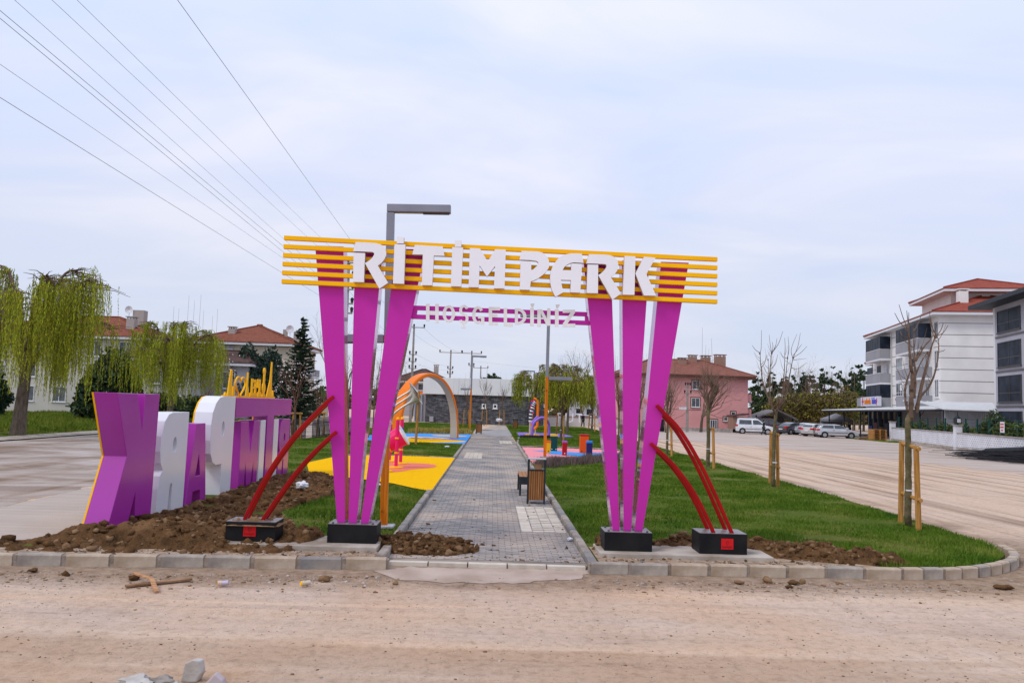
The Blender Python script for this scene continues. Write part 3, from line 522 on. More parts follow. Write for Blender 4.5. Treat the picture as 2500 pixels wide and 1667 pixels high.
# welcome rails and letters
def pxpoly(pts, Y): return [(p.x, p.z) for p in (AY(x, y, Y) for x, y in pts)]
rails = [[(1006, 745.5), (1012, 745.5), (1428, 761.5), (1434, 762), (1434.5, 771.5), (1415, 771.3), (1019, 756.8), (1017, 767.2), (1415, 782.2), (1428, 782.6), (1434.5, 782.6), (1440, 793.5), (1415, 793), (998, 777.6)]]
top = [(1008, 745.5), (1434, 761.8), (1434, 772), (1008, 756.3)]; bot = [(1002, 767), (1440, 783), (1440, 793.6), (998, 777.5)]
for q in (top, bot): mb = MB(); mb.prism(pxpoly(q, 12.78), lambda u, v: (u, 12.78, v), lambda u, v: (u, 12.84, v)); gpart(mb, 'welcome_rail', MAG, bevel=0.003)
for q in ([(1006, 756), (1019, 756.6), (1017, 767.6), (1003, 767.2)], [(1428.5, 771.6), (1436, 772), (1438, 783.3), (1428.5, 782.7)]):
    mb = MB(); mb.prism(pxpoly(q, 12.78), lambda u, v: (u, 12.782, v), lambda u, v: (u, 12.838, v)); gpart(mb, 'rail_end', MAG)
def bxp(x0, y0, x1, y1): return [(x0, y0), (x1, y0), (x1, y1), (x0, y1)]
def arcp(cx, cy, rx, ry, a0, a1, wd, n=14):
    o_ = [(cx+rx*math.cos(R(a0+(a1-a0)*i/n)), cy-ry*math.sin(R(a0+(a1-a0)*i/n))) for i in range(n+1)]; i_ = [(cx+(rx-wd)*math.cos(R(a0+(a1-a0)*i/n)), cy-(ry-wd*.8)*math.sin(R(a0+(a1-a0)*i/n))) for i in range(n+1)]
    return o_+i_[::-1]
HL = {'H': [bxp(1040, 741.7, 1048.5, 783), bxp(1062.5, 742, 1070.8, 788), bxp(1048.5, 760, 1062.5, 767.5)], 'O': [arcp(1095.7, 766, 15.4, 21, 0, 359.9, 8, 24)],
      'Ş': [arcp(1132.5, 757, 11.5, 12.5, 20, 270, 7), arcp(1132, 777.5, 12, 13, -160, 90, 7), [(1128, 790), (1134, 790), (1133, 795), (1137, 797), (1135, 802), (1126, 801), (1126, 798.5), (1131, 798.5)]],
      'G': [arcp(1167, 769, 14.5, 21.5, 35, 300, 8, 18), bxp(1174.5, 772, 1182.5, 792), bxp(1167, 771.5, 1175, 777.5)], 'E': [bxp(1193, 749, 1201.5, 793), bxp(1201.5, 749.5, 1221, 757.5), bxp(1201.5, 766.5, 1215, 773), bxp(1201.5, 786.5, 1216, 794)],
      'L': [bxp(1229.8, 752, 1238, 796), bxp(1238, 789.5, 1252, 797)], 'D': [bxp(1257, 753, 1264.5, 792), arcp(1263, 772.5, 22.5, 20, -90, 90, 8)], 'İ': [bxp(1294.5, 751.5, 1303.5, 795), [(1295, 741), (1305, 741), (1303, 748), (1299.5, 750), (1297, 748)]],
      'N': [bxp(1312, 755, 1320.5, 797), bxp(1336, 752.5, 1344, 795), [(1316, 755), (1323.5, 755), (1344, 795), (1335, 795)]], 'İ2': [bxp(1355, 754.5, 1364, 797), [(1357, 743.5), (1367.5, 743.5), (1363.5, 751), (1361, 753), (1358, 751)]],
      'Z': [bxp(1374, 756, 1404, 763.5), [(1393, 763.5), (1404, 763.5), (1385.5, 790), (1374, 790)], bxp(1374, 790, 1404.5, 798)]}
for ch, polys in HL.items():
    mb = MB(); dz = 0.0
    for k_, pg in enumerate(polys):
        mb.prism(pxpoly(pg, 12.745), (lambda kk: lambda u, v: (u, 12.745+kk*.0011, v))(k_), (lambda kk: lambda u, v: (u, 12.775-kk*.0011, v))(k_))
    o = gpart(mb, 'letter', WH2); o['label'] = 'small frosted letter %s of the welcome line' % ch[0]
# red braces with their own plinths and plaques
def catmull(pts, n=6):
    P_ = [pts[0]+(pts[0]-pts[1])]+list(pts)+[pts[-1]+(pts[-1]-pts[-2])]; res = []
    for i in range(1, len(P_)-2):
        for j in range(n):
            s = j/n; a, b_, c_, d_ = P_[i-1:i+3]; res.append(0.5*((2*b_)+(c_-a)*s+(2*a-5*b_+4*c_-d_)*s*s+(3*b_-a-3*c_+d_)*s**3))
    return res+[P_[-2]]
ARC = [[(597, 1268), (638, 1185), (680, 1116), (733.5, 1047), (797, 983), (815, 968)], [(640, 1271), (680, 1212), (723, 1153), (765, 1105.5), (804.7, 1068), (822, 1054)],
       [(1603, 989), (1618, 1004.5), (1658, 1047), (1701, 1116), (1743, 1201), (1788, 1304)], [(1588, 1082), (1603, 1095), (1642, 1132), (1679.5, 1180), (1711, 1233), (1743, 1302)]]
BRB = [(-4.03, -3.27, 12.5, 12.98, .2, .49, 0.02), (3.30, 4.05, 12.57, 13.07, .196, .505, -0.02)]
for bi, (x0, x1, y0, y1, z0, z1, tw) in enumerate(BRB):
    o = gpart(MB().box(x0, x1, y0, y1, z0, z1), 'plinth', BLK, bevel=0.006)
    gpart(MB().box(x0+.004, x1-.004, y0+.004, y1-.004, z1+.001, z1+.008), 'plinth_top', BLKT, o)
    cx = (x0+x1)/2+(-0.01 if bi == 0 else 0.06)
    pq = gpart(MB().box(cx-.095, cx+.095, y0-.008, y0-.001, z0+.075, z0+.24), 'plaque', PLQ, o)
    hp = [Vector((0.016*1.2*(16*math.sin(a)**3)/16, 0, 0.014*(13*math.cos(a)-5*math.cos(2*a)-2*math.cos(3*a)-math.cos(4*a))/10)) for a in [2*math.pi*i/24 for i in range(25)]]
    gpart(MB().tube([Vector((cx, y0-.0095, z0+.18))+p*1.25 for p in hp], 0.0032, 4), 'plaque_heart', PLQD, o)
    tm = text_mesh('beslight', 0.052, 0.0012, PLQD); ob = link('plaque_text', tm, o); ob.location = (cx, y0-.0095-12.85, z0+.1-.2); ob.rotation_euler = (R(90), 0, 0)
for ai, a in enumerate(ARC):
    for Y in ((12.66, 12.84) if ai < 2 else (12.66, 13.02)):
        pts = catmull([AY(x, y, 12.66) for x, y in a], 7); pts = [Vector((p.x, Y, p.z)) for p in pts]
        mb = MB(); n_ = len(pts); o_ = 0; hw = 0.027
        for i, p in enumerate(pts):
            d = (pts[min(i+1, n_-1)]-pts[max(0, i-1)]).normalized(); s_ = Vector((-d.z, 0, d.x))*hw
            for (u, v) in ((-1, -1), (1, -1), (1, 1), (-1, 1)): mb.v.append(tuple(p+s_*u+Vector((0, 0.03*v, 0))))
        for i in range(n_-1):
            for j in range(4): mb.f.append((i*4+j, i*4+(j+1) % 4, (i+1)*4+(j+1) % 4, (i+1)*4+j)); mb.m.append(0)
        mb.f += [(3, 2, 1, 0), tuple(range((n_-1)*4, n_*4))]; mb.m += [0, 0]; gpart(mb, 'red_brace', RED, bevel=0.006)
# cast slabs below the gate
struct(MB().box(-4.2, -1.68, 12.3, 13.25, 0.0, 0.195).build('slab', SLAB, bevel=0.01)); struct(MB().box(1.72, 4.42, 12.4, 13.25, 0.0, 0.192).build('slab', SLAB, bevel=0.01))
sand = []; 
fb, fl = heap('sand', [(-4.02, 12.51), (-3.28, 12.51), (-3.28, 12.97), (-4.02, 12.97)], -4.1, -3.2, 12.45, 13.05, 0.02, lambda X, Y: .52+gs(X, Y, -3.65, 12.75, .3, .2, .06)-0.07+0*X, 61, 0.485); fb.data.materials[0] = SOIL2; fb['label'] = 'sandy soil heaped on top of the left red-plaque plinth'
# ------------------------------------------------------------------ big letter sign (seen from behind)
PUR = mat('purple_lacquer', (0.37, 0.030, 0.33), 0.2, (0.40, 0.034, 0.37), 0.8, 3, 0.04, 2.5, spec=.5); PWH = mat('white_lacquer', (0.78, 0.78, 0.82), 0.22, (0.72, 0.73, 0.78), 0.9, 3, 0.04, 2.5, spec=.5)
sign = thing('letter_sign', 'row of big purple and white standing letters seen from behind, left of the gate', 'letter sign', (-6.5, 19.3, 0))
si = Matrix.Translation((6.5, -19.3, 0))
def ell(cx, cz, rx, rz, n=18): return [(cx+rx*math.cos(2*math.pi*i/n), cz+rz*math.sin(2*math.pi*i/n)) for i in range(n)]
def rbowl(h, u0, u1):   # mirrored R between u0 (bowl side) and u1 (stem side)
    w_ = u1-u0; X = lambda t: u0+w_*t
    out_ = [(X(.38), h), (X(1), h), (X(.97), 0), (X(.52), 0), (X(.52), .30*h), (X(.48), .325*h), (X(.43), .29*h), (X(.39), 0), (X(0), 0), (X(.02), .29*h), (X(.06), .41*h), (X(.14), .463*h), (X(.06), .53*h), (X(.02), .64*h), (X(.03), .78*h), (X(.12), .92*h), (X(.25), .985*h)]
    return out_, ell(X(.52), h*.69, w_*.07, h*.072)
rA, rAh = rbowl(2.05, 15.43, 16.80); rB, rBh = rbowl(1.77, 23.95, 25.17)
SL = [('K', PUR, [(13.55,2.4),(14.31,2.4),(14.60,1.73),(14.64,2.4),(15.26,2.4),(15.2,0),(14.56,0),(14.5,.66),(14.22,0),(13.45,0),(14.06,1.31)], []), ('R', PWH, rA, [rAh]),
      ('A', PUR, [(17.25,1.8),(17.78,1.8),(18.09,0),(17.75,0),(17.7,.36),(17.27,.36),(17.2,0),(16.86,0)], [[(17.5,1.15),(17.36,.68),(17.64,.68)]]),
      ('P', PWH, [(18.9,2.4),(19.74,2.4),(19.7,0),(19.0,0),(18.97,.82),(18.6,.82),(18.36,.9),(18.2,1.1),(18.13,1.4),(18.13,1.75),(18.2,2.03),(18.38,2.24),(18.62,2.37)], [ell(18.95, 1.64, .1, .17)]),
      ('M', PUR, [(20.28,1.78),(20.9,1.78),(21.17,.95),(21.4,1.78),(21.9,1.78),(21.88,0),(21.56,0),(21.5,.68),(21.3,0),(21.02,0),(20.82,.7),(20.8,0),(20.35,0)], []), ('İ', PWH, bxp(22.0, 0, 22.47, 1.78), []),
      ('T', PUR, [(19.79,1.89),(22.6,1.89),(22.62,0),(23.3,0),(23.28,1.89),(25.2,1.89),(25.2,2.38),(19.79,2.38)], []), ('İ', PWH, bxp(23.33, 0, 23.82, 1.78), []), ('R', PUR, rB, [rBh])]
for li, (ch, m_, outer, holes) in enumerate(SL):
    e_ = 0.002*(li % 3); mb = MB(); mb.prism(outer, lambda u, v: (-6.7, u, v), lambda u, v: (-6.3-e_, u, v), holes); o = mb.xf(si).build('letter', m_, sign, bevel=0.008); o['label'] = ('purple' if m_ is PUR else 'white')+' back of standing letter '+ch
    mb = MB(); mb.prism(outer, lambda u, v: (-6.732, u, v), lambda u, v: (-6.701, u, v), holes); mb.xf(si).build('yellow_face', YEL, o)
lg = MB(); X0, X1 = -6.512, -6.488
def lgp(*pts): lg.prism(list(pts), lambda u, v: (X0, u, v), lambda u, v: (X1, u, v))
logo = lambda mb, nm: mb.xf(si).build(nm, YEL, sign)
def plate(nm, *polys):
    mb = MB()
    for k_, pg in enumerate(polys): mb.prism(pg, (lambda k: lambda u, v: (X0-k*.002, u, v))(k_), (lambda k: lambda u, v: (X1+k*.002, u, v))(k_))
    return logo(mb, nm)
plate('emblem_base', bxp(19.3, 2.381, 23.95, 2.43)); plate('emblem_tower', [(19.68,2.43),(20.0,2.43),(19.97,3.04),(19.93,3.07),(19.87,3.07),(19.83,3.02)], [(20.05,2.43),(20.22,2.43),(20.2,2.66),(20.08,2.66)], [(19.45,2.43),(19.62,2.43),(19.55,2.5),(19.5,2.5)])
hp = [Vector((-6.5, 20.66+0.40*math.sin(a)**3, 2.68+0.0185*(13*math.cos(a)-5*math.cos(2*a)-2*math.cos(3*a)-math.cos(4*a)))) for a in [2*math.pi*i/32 for i in range(33)]]
logo(MB().tube(hp, 0.024, 6), 'emblem_heart'); plate('emblem_tower', [(21.12,2.43),(21.38,2.43),(21.34,2.62),(21.28,2.7),(21.28,3.05),(21.2,3.05),(21.17,2.66)])
plate('emblem_note', bxp(21.58,2.43,21.72,2.9), bxp(21.74,2.8,22.0,2.88), bxp(21.9,2.43,22.02,2.8), bxp(21.72,2.63,21.9,2.69), bxp(21.5,2.43,22.1,2.52)); plate('emblem_note', bxp(22.12,2.82,22.42,2.9), bxp(22.3,2.43,22.42,2.82), bxp(22.12,2.66,22.2,2.82), bxp(22.22,2.43,22.5,2.55))
plate('emblem_guitar', ell(22.75, 2.66, .16, .17), bxp(22.68,2.82,22.82,3.1), ell(22.74, 3.14, .1, .1), bxp(22.62,2.43,22.9,2.5)); plate('emblem_tower', [(23.05,2.43),(23.6,2.43),(23.52,2.9),(23.48,3.44),(23.4,3.44),(23.32,2.9),(23.2,2.7)], [(23.62,2.43),(23.8,2.43),(23.72,2.62),(23.66,2.62)])
# ------------------------------------------------------------------ street lamps
GALV = mat('lamp_grey', (0.235, 0.245, 0.285), 0.4, (0.27, 0.28, 0.32), 2, 2, metal=0.3); 
m, t, b, oc = newmat('larch_post', 0.45); n1 = noise(t, oc, 3.0, 5, 0.6, 0.6, (7, 7, 0.35)); n2 = noise(t, oc, 5.5, 1, 0.5, 0, (1.5, 1.5, 0.8))
c = ramp(t, n1, [(0.3, (0.36, 0.075, 0.004)), (0.5, (0.60, 0.165, 0.006)), (0.7, (0.78, 0.28, 0.02))]); c = mixc(t, 1, c, ramp(t, n2, [(0.25, (0.35, 0.28, 0.25)), (0.33, (1, 1, 1))]), 'MULTIPLY'); t.links.new(c, b.inputs['Base Color']); b.inputs['Specular IOR Level'].default_value = 0.2; LARCH = m
LEDB = mat('lamp_underside', (0.06, 0.05, 0.05), 0.5)
def lamp(loc, label, side, wood=3.62, top=6.35, aw=1.0, arms=(1.2, 0.9)):
    L_ = thing('street_lamp', label, 'street lamp', loc, 0, 'double-arm park lamps')
    MB().box(-.19, .19, -.15, .15, 0, .06).build('base_plate', mat('lamp_plate', (0.42, 0.43, 0.47), 0.5), L_, bevel=0.02)
    MB().box(-.068, .062, -.07, .07, .06, wood).build('wood_post', LARCH, L_, bevel=0.008)
    MB().box(-.072, .066, -.074, .074, wood+.002, top-.16).build('steel_post', GALV, L_, bevel=0.006)
    for s_, z_, l_ in ((side, top, arms[0]), (-side, wood+0.02, arms[1])):
        x0, x1 = (0.02-.09, l_) if s_ > 0 else (-l_, .09-.02)
        if z_ < top: x0, x1 = (0.075, l_) if s_ > 0 else (-l_, -0.08)
        a = MB().box(x0, x1, -.085, .085, z_-.15, z_).build('lamp_arm', GALV, L_, bevel=0.012)
        xe = x1 if s_ > 0 else x0; MB().box(min(xe-s_*.03, xe-s_*.52), max(xe-s_*.03, xe-s_*.52), -.07, .07, z_-.165, z_-.151).build('led_panel', LEDB, a)
    MB().box(-.045, .045, -.05, .05, top-.162, top-.149).build('neck', GALV, L_)
    return L_
l1 = lamp((-1.90, 14.75, .11), 'tall lamp with larch post standing just behind the left gate pillars', 1, 3.5, 5.97, arms=(1.12, .92)); l1.rotation_euler = (0, -0.022, 0)
lamp((2.41, 35.9, .11), 'tall lamp with larch post right of the path above the slatted bin', -1, 3.62, 6.45, arms=(1.3, 1.13)); lamp((-1.85, 67.2, .11), 'distant double-arm lamp by the orange arch in front of the stone building', 1, 3.6, 6.4); lamp((4.7, 92.3, .1), 'farthest small double-arm lamp under the weeping willows', -1, 3.6, 6.4)
# ------------------------------------------------------------------ bins and bench
m, t, b, oc = newmat('bin_wood', 0.5); n1 = noise(t, oc, 3.0, 5, 0.6, 0.4, (9, 9, 0.6)); t.links.new(ramp(t, n1, [(0.3, (0.22, 0.085, 0.025)), (0.7, (0.44, 0.20, 0.075))]), b.inputs['Base Color']); BINW = m
ANTH = mat('anthracite', (0.018, 0.026, 0.030), 0.4, (0.03, 0.036, 0.04), 5)
ZINC = mat('zinc_lid', (0.45, 0.45, 0.46), 0.35, metal=0.7)
def bin_(loc, rz, label):
    o = thing('litter_bin', label, 'bin', loc, rz, 'slatted litter bins')
    for sx in (-.2, .2):
        for sy in (-.2, .2): MB().box(sx-.022, sx+.022, sy-.022, sy+.022, 0, 1.06).build('post', ANTH, o)
    MB().box(-.222, .222, -.222, .222, 1.062, 1.08).build('lid', ZINC, o, bevel=0.004); MB().box(-.178, .178, -.178, .178, .09, .10).build('floor', ANTH, o)
    MB().box(-.222, .222, -.226, .226, .80, .825).build('rim', ANTH, o); MB().box(-.17, .17, -.17, .17, .10, .79).build('liner', ANTH, o)
    for s_ in range(4):
        for i in range(7):
            x = -.158+i*.0527; mb = MB().box(x-.0195, x+.0195, -.212, -.19, .10, .795); mb.xf(Matrix.Rotation(s_*math.pi/2, 4, 'Z')); mb.build('slat', BINW, o)
    return o
bin_((1.13, 19.62, .055), R(-4), 'near slatted wooden litter bin at the right edge of the path'); bin_((-1.05, 64.3, .055), R(10), 'slatted bin at the left edge of the path beyond the arch'); bin_((2.35, 81, .055), 0.1, 'farthest brown bin beside the stone building corner')
MB().box(1.08, 1.24, 19.5, 19.53, .862, 1.0).xf(Matrix.Identity(4)).build('cardboard', mat('cardboard', (0.42, 0.23, 0.12), .9)); tag(bpy.data.objects['cardboard'], 'scrap of brown cardboard sticking out of the near litter bin', 'cardboard')
bo = thing('park_bench', 'dark-framed wooden bench standing end-on behind the near litter bin', 'bench', (1.02, 21.9, .055))
for yy in (-.75, .75):
    MB().box(-.25, -.2, yy-.03, yy+.03, 0, .42).build('leg', ANTH, bo); MB().box(.2, .25, yy-.03, yy+.03, 0, .42).build('leg', ANTH, bo); MB().box(-.25, .25, yy-.03, yy+.03, .42, .46).build('frame', ANTH, bo)
for i in range(5): MB().box(-.245+i*.1, -.155+i*.1, -.9, .9, .462, .50).build('slat', BINW, bo)
MB().box(-.27, .27, -.905, -.86, .30, .50).build('end_plate', ANTH, bo)
# ------------------------------------------------------------------ play equipment
def pm(n, c, r=0.4): return mat(n, c, r, spec=.2)
ORG = pm('play_orange', (0.85, 0.19, 0.005)); CRM = pm('play_cream', (0.46, 0.42, 0.33)); PNK = pm('play_pink', (0.78, 0.015, 0.16)); BLU = pm('play_blue', (0.03, 0.10, 0.45)); VIO = pm('play_violet', (0.30, 0.16, 0.62)); SIL = mat('horn_metal', (0.60, 0.56, 0.50), 0.35, metal=0.35, spec=.5)
ar = thing('arch', 'tall orange play arch with a cream underside on the blue rubber floor', 'play arch', (-4.1, 50.4, .13))
def archpts(n, r, hh): return [(r*math.cos(math.pi*i/n), hh*math.sin(math.pi*i/n)) for i in range(n+1)]
AX = Vector((1.62, 2.95, 0)); n_ = 28; mb = MB(); mb2 = MB(); side = Vector((AX.y, -AX.x, 0)).normalized()
prof = []
for i in range(n_+1):
    t_ = math.pi*i/n_; c_ = AX*math.cos(t_)+Vector((0, 0, 4.0*math.sin(t_)**0.8)); d_ = (AX.normalized()*math.cos(t_)*0.5+Vector((0, 0, 1))*math.sin(t_)); d_ = Vector((AX.normalized().x*math.cos(t_), AX.normalized().y*math.cos(t_), math.sin(t_))).normalized()
    w_ = 0.36-0.07*math.cos(t_)-0.08*math.sin(t_); prof.append((c_, d_, w_))
for (c_, d_, w_) in prof:
    for (u, v) in ((-1, -.09), (1, -.09), (1, .09), (.8, .14), (-.8, .14), (-1, .09)): mb.v.append(tuple(c_+side*u*w_+d_*v))
    for (u, v) in ((-.9, -.10), (.9, -.10), (.9, -.092), (-.9, -.092)): mb2.v.append(tuple(c_+side*u*w_+d_*v))
for m_, k in ((mb, 6), (mb2, 4)):
    for i in range(n_):
        for j in range(k): m_.f.append((i*k+j, i*k+(j+1) % k, (i+1)*k+(j+1) % k, (i+1)*k+j)); m_.m.append(0)
    m_.f += [tuple(range(k))[::-1], tuple(range(n_*k, n_*k+k))]; m_.m += [0, 0]
a_ = mb.build('arch_band', ORG, ar, smooth=False, bevel=0.03); mb2.build('inner_lining', CRM, ar)
hn = thing('horn_post', 'three curved silver horns fanning out beside the left gate pillar', 'play horns', (-4.1, 44.1, .1))
def horn(pxs, Y):
    ctr = catmull([AY(x, y, Y) for x, y in pxs], 6); o_ = Vector((-4.1, 44.1, .1)); k = len(ctr)
    rad = [0.055]*int(k*.55); m2 = k-len(rad); rad += [0.055+0.40*((i+1)/m2)**2.6 for i in range(m2)]
    return MB().tube([p-o_ for p in ctr], rad, 14, cap=False)
for k_, hxy in enumerate(([(957, 990), (966, 977), (985, 964), (1003, 954), (1012, 947)], [(957, 1004), (966, 990), (985, 977), (1003, 966), (1016, 958)], [(955, 1022), (964, 1008), (985, 992), (1006, 980), (1020, 970)])): horn(hxy, 44.1-.25*k_).build('horn', SIL, hn, smooth=True)
o_ = AY(957, 1005, 44.1)-Vector((-4.1, 44.1, .1)); MB().tube([(o_.x, 0, 0), (o_.x, 0, 2.4)], .06, 8).build('support_post', CRM, hn)
sap = thing('timber_post', 'single round timber stake on the grass left of the path near the horns', 'post', (-4.1, 43.6, .1)); MB().tube([(0, 0, 0), (.06, 0, 2.9)], [.07, .06], 8).build('stake', mat('stake_wood', (0.33, 0.15, 0.03), .8, (0.50, 0.26, 0.075), 5, 4, stretch=(4, 4, .4)), sap)
STK = MATS['stake_wood']
ds = thing('drum_set', 'pink and yellow drum posts with a tilted pink drum on the yellow floor', 'play drums', (-4.05, 29.5, .13))
def rel(px, py, Y): return AY(px, py, Y)-Vector((-4.05, 29.5, .13))
for (px, yb, yt, Y) in ((967, 1126, 1024, 27.7), (978, 1120, 1023, 29.6), (939, 1140, 1040, 26.2), (950, 1132, 1035, 30.5)):
    b0 = AY(px, yb, Y)-Vector((-4.05, 29.5, .13)); zt = AY(px, yt, Y).z-.13
    q = MB().tube([(b0.x, b0.y, 0), (b0.x, b0.y, zt)], .062, 10).build('post', PNK, ds); MB().lathe([(.066, 0), (.062, .04), (.035, .08), (.006, .09)], (b0.x, b0.y, zt), 10).build('cap', YEL, q); MB().lathe([(.26, 0), (.26, .05), (.1, .07)], (b0.x, b0.y, 0), 12).build('foot', YEL, q)
    for z_ in (.5, 1.0): MB().lathe([(.08, 0), (.08, .05)], (b0.x, b0.y, z_), 10).build('collar', YEL, q)
c0 = rel(948, 1082, 28); c1 = rel(984, 1062, 28); dr = MB().tube([c0, c1], [.30, .36], 20).build('drum', PNK, ds, smooth=False); dv = (c1-c0).normalized()
MB().tube([c1+dv*.002, c1+dv*.05], [.385, .385], 20).build('drum_head', mat('drum_white', (.7, .7, .72), .4), dr); MB().tube([c0-dv*.05, c0-dv*.002], [.33, .33], 20).build('drum_rim', YEL, dr)
pb = rel(980, 1050, 29); MB().box(pb.x-.07, pb.x+.07, pb.y-.05, pb.y+.05, pb.z-.28, pb.z+.1).build('blue_bracket', BLU, ds)
for nm, px, py, w_, h_, c_, cap in (('yellow', 1338.6, 1105.2, .22, .6, (0.80, 0.42, 0.01), (0.80, .12, .01)), ('dark green', 1351.5, 1100, .35, .85, (0.008, 0.06, 0.048), (.85, .5, .01)), ('dark red', 1377.9, 1110.6, .225, .68, (0.36, 0.006, 0.015), (.36, .10, .40)), ('orange', 1425.3, 1105.2, .43, .94, (0.85, 0.085, 0.004), (.42, .02, .015)), ('navy blue', 1438, 1116.4, .27, .76, (0.016, 0.022, 0.12), (.02, .24, .75))):
    p = G(px, py, .13); o = thing('box_drum', '%s box drum on the pink and blue play floor' % nm, 'box drum', (p.x, p.y, .13), 0, 'coloured box drums')
    MB().prism([(-w_/2, -w_/2), (w_/2, -w_/2), (w_/2, w_/2), (-w_/2, w_/2)], lambda u, v: (u*.97, v*.97, 0), lambda u, v: (u, v, h_-.1)).build('body', pm('drum_'+nm.replace(' ', '_'), c_), o, bevel=.008)
    MB().box(-w_/2-.006, w_/2+.006, -w_/2-.006, w_/2+.006, h_-.098, h_).build('top', pm('drumtop_'+nm.replace(' ', '_'), cap), o, bevel=.01)
    for hx in ((0,) if w_ < .3 else (-.3*w_, .3*w_)): MB().tube([(hx, -w_/2-.004, .09), (hx, -w_/2+.004, .09)], .028, 10).build('hole', mat('hole_plug', (.02, .02, .02), .5) if nm in ('yellow', 'orange', 'navy blue') else PWH, o)
xy = thing('xylophone_arch', 'violet tube arch on the violet and orange play floor', 'play arch', (3.7, 60.2, .13))
MB().tube(catmull([Vector(v) for v in ((-.68, -.4, 0), (-.66, -.4, .75), (-.45, -.4, 1.15), (-.05, -.35, 1.42), (.3, -.3, 1.35), (.55, .2, 1.05), (.62, .35, .7), (.62, .4, 0))], 5), .1, 10).build('tube_frame', VIO, xy, smooth=True); MB().tube([(-.78, -.2, .95), (-.3, .3, 1.5)], .08, 8).build('tube_frame', VIO, xy); MB().lathe([(.13, 0), (.13, .12)], (-.72, -.3, .85), 10).build('joint', ORG, xy)
xo = thing('chime_loop', 'orange loop frame holding pink and navy chime bars behind the violet arch', 'play chimes', (3.55, 64.5, .13))
MB().tube(catmull([Vector(v) for v in ((-.25, 0, 2.9), (.02, 0, 2.75), (.1, 0, 2.3), (.1, 0, 1.0), (.05, 0, .62), (-.25, 0, .45), (-.45, 0, .6))], 5), .1, 8).build('loop_frame', ORG, xo, smooth=True); MB().tube([(-.05, 0, 0), (-.05, 0, .5)], .05, 8).build('support_post', CRM, xo)
for i in range(7): MB().obox((-.28-.02*i, 0, 2.7-.17*i), (.2, 0, .06), (0, .03, 0), (-.015, 0, .05)).build('chime_bar', [PNK, BLU, PNK, PNK, ORG, BLU, PNK][i], xo)
zb = thing('striped_post', 'black and white striped curved play post beside the violet arch', 'play post', (2.95, 62, .13)); zp = catmull([Vector(v) for v in ((0, 0, 1.05), (.04, 0, 1.7), (.18, 0, 2.3), (.35, 0, 2.6))], 5)
MB().tube([(0, 0, 0), (0, 0, 1.05)], .08, 8).build('support_post', CRM, zb); BL_ = mat('stripe_black', (.01, .01, .01), .5)
for i in range(len(zp)-1): MB().tube([zp[i], zp[i].lerp(zp[i+1], .98)], .13, 10).build('stripe', [PWH, BL_][i % 2], zb)
# ------------------------------------------------------------------ trees and plants
BARK = mat('bark_grey', (0.085, 0.065, 0.048), 0.95, (0.16, 0.125, 0.095), 9, 5, 0.6, 30, stretch=(1, 1, .3)); BARKG = mat('bark_olive', (0.085, 0.072, 0.034), 0.95, (0.165, 0.14, 0.075), 7, 5, 0.6, 30); TWIG = mat('twig_brown', (0.13, 0.085, 0.06), 0.9, (0.19, 0.13, 0.095), 3); TWIGR = mat('twig_red', (0.16, 0.07, 0.05), 0.9, (0.2, 0.11, 0.08), 3)
def leafm(n, a, b_): return mat(n, a, 0.75, b_, 1.7, 4, lo=.3, hi=.7, spec=.2)
WL1, WL2, WL3 = leafm('willow_bright', (0.33, 0.375, 0.014), (0.45, 0.46, 0.03)), leafm('willow_mid', (0.20, 0.255, 0.010), (0.28, 0.32, 0.02)), leafm('willow_olive', (0.16, 0.155, 0.015), (0.23, 0.215, 0.03))
CON1, CON2, CON3 = leafm('fir_dark', (0.016, 0.033, 0.020), (0.035, 0.06, 0.036)), leafm('thuja_blue', (0.030, 0.058, 0.042), (0.06, 0.095, 0.07)), leafm('pine_green', (0.035, 0.065, 0.028), (0.075, 0.10, 0.05))
EVG = leafm('evergreen_leaf', (0.026, 0.052, 0.016), (0.06, 0.09, 0.03)); BRN = leafm('bud_brown', (0.085, 0.065, 0.022), (0.15, 0.115, 0.045)); BLOS = mat('blossom', (0.72, 0.64, 0.64), .8); SHR = leafm('shrub_lime', (0.06, 0.085, 0.008), (0.13, 0.15, 0.02)); LAV = leafm('lavender_dry', (0.12, 0.085, 0.075), (0.19, 0.14, 0.12))
def quads(P, U, V): # arrays of centre, half axes
    k = len(P); return np.stack([P-U-V, P+U-V, P+U+V, P-U+V], 1).reshape(-1, 3), np.arange(4*k).reshape(-1, 4)
def leafcloud(ells, n, size, asp=0.5, shell=0.55, up=0.0):
    Ps = []
    tot = sum(e[3]*e[4]*e[5] for e in ells)
    for (cx, cy, cz, rx, ry, rz) in ells:
        k = max(8, int(n*rx*ry*rz/tot)); d = RNG.normal(size=(k, 3)); d /= np.linalg.norm(d, axis=1)[:, None]; r = (shell+(1-shell)*RNG.random(k))[:, None]**.8
        lump = 1+.22*np.sin(d[:, :1]*5+cx*3)*np.sin(d[:, 1:2]*5.5+cy)*np.cos(d[:, 2:]*5+cz*2); Ps.append(np.array([cx, cy, cz])+d*r*lump*np.array([rx, ry, rz]))
    P = np.concatenate(Ps); k = len(P); U = RNG.normal(size=(k, 3)); U[:, 2] += up; U /= np.linalg.norm(U, axis=1)[:, None]; W = RNG.normal(size=(k, 3)); V = np.cross(U, W); V /= np.linalg.norm(V, axis=1)[:, None]
    s = (size*RNG.uniform(.6, 1.4, k))[:, None]; return quads(P, U*s, V*s*asp)
def leaves(name, VF, mats, parent):
    me = npmesh(name, VF[0], VF[1], mats)
    if isinstance(mats, list): me.polygons.foreach_set('material_index', RNG.integers(0, len(mats), len(VF[1])).astype(np.int32))
    return link(name, me, parent)
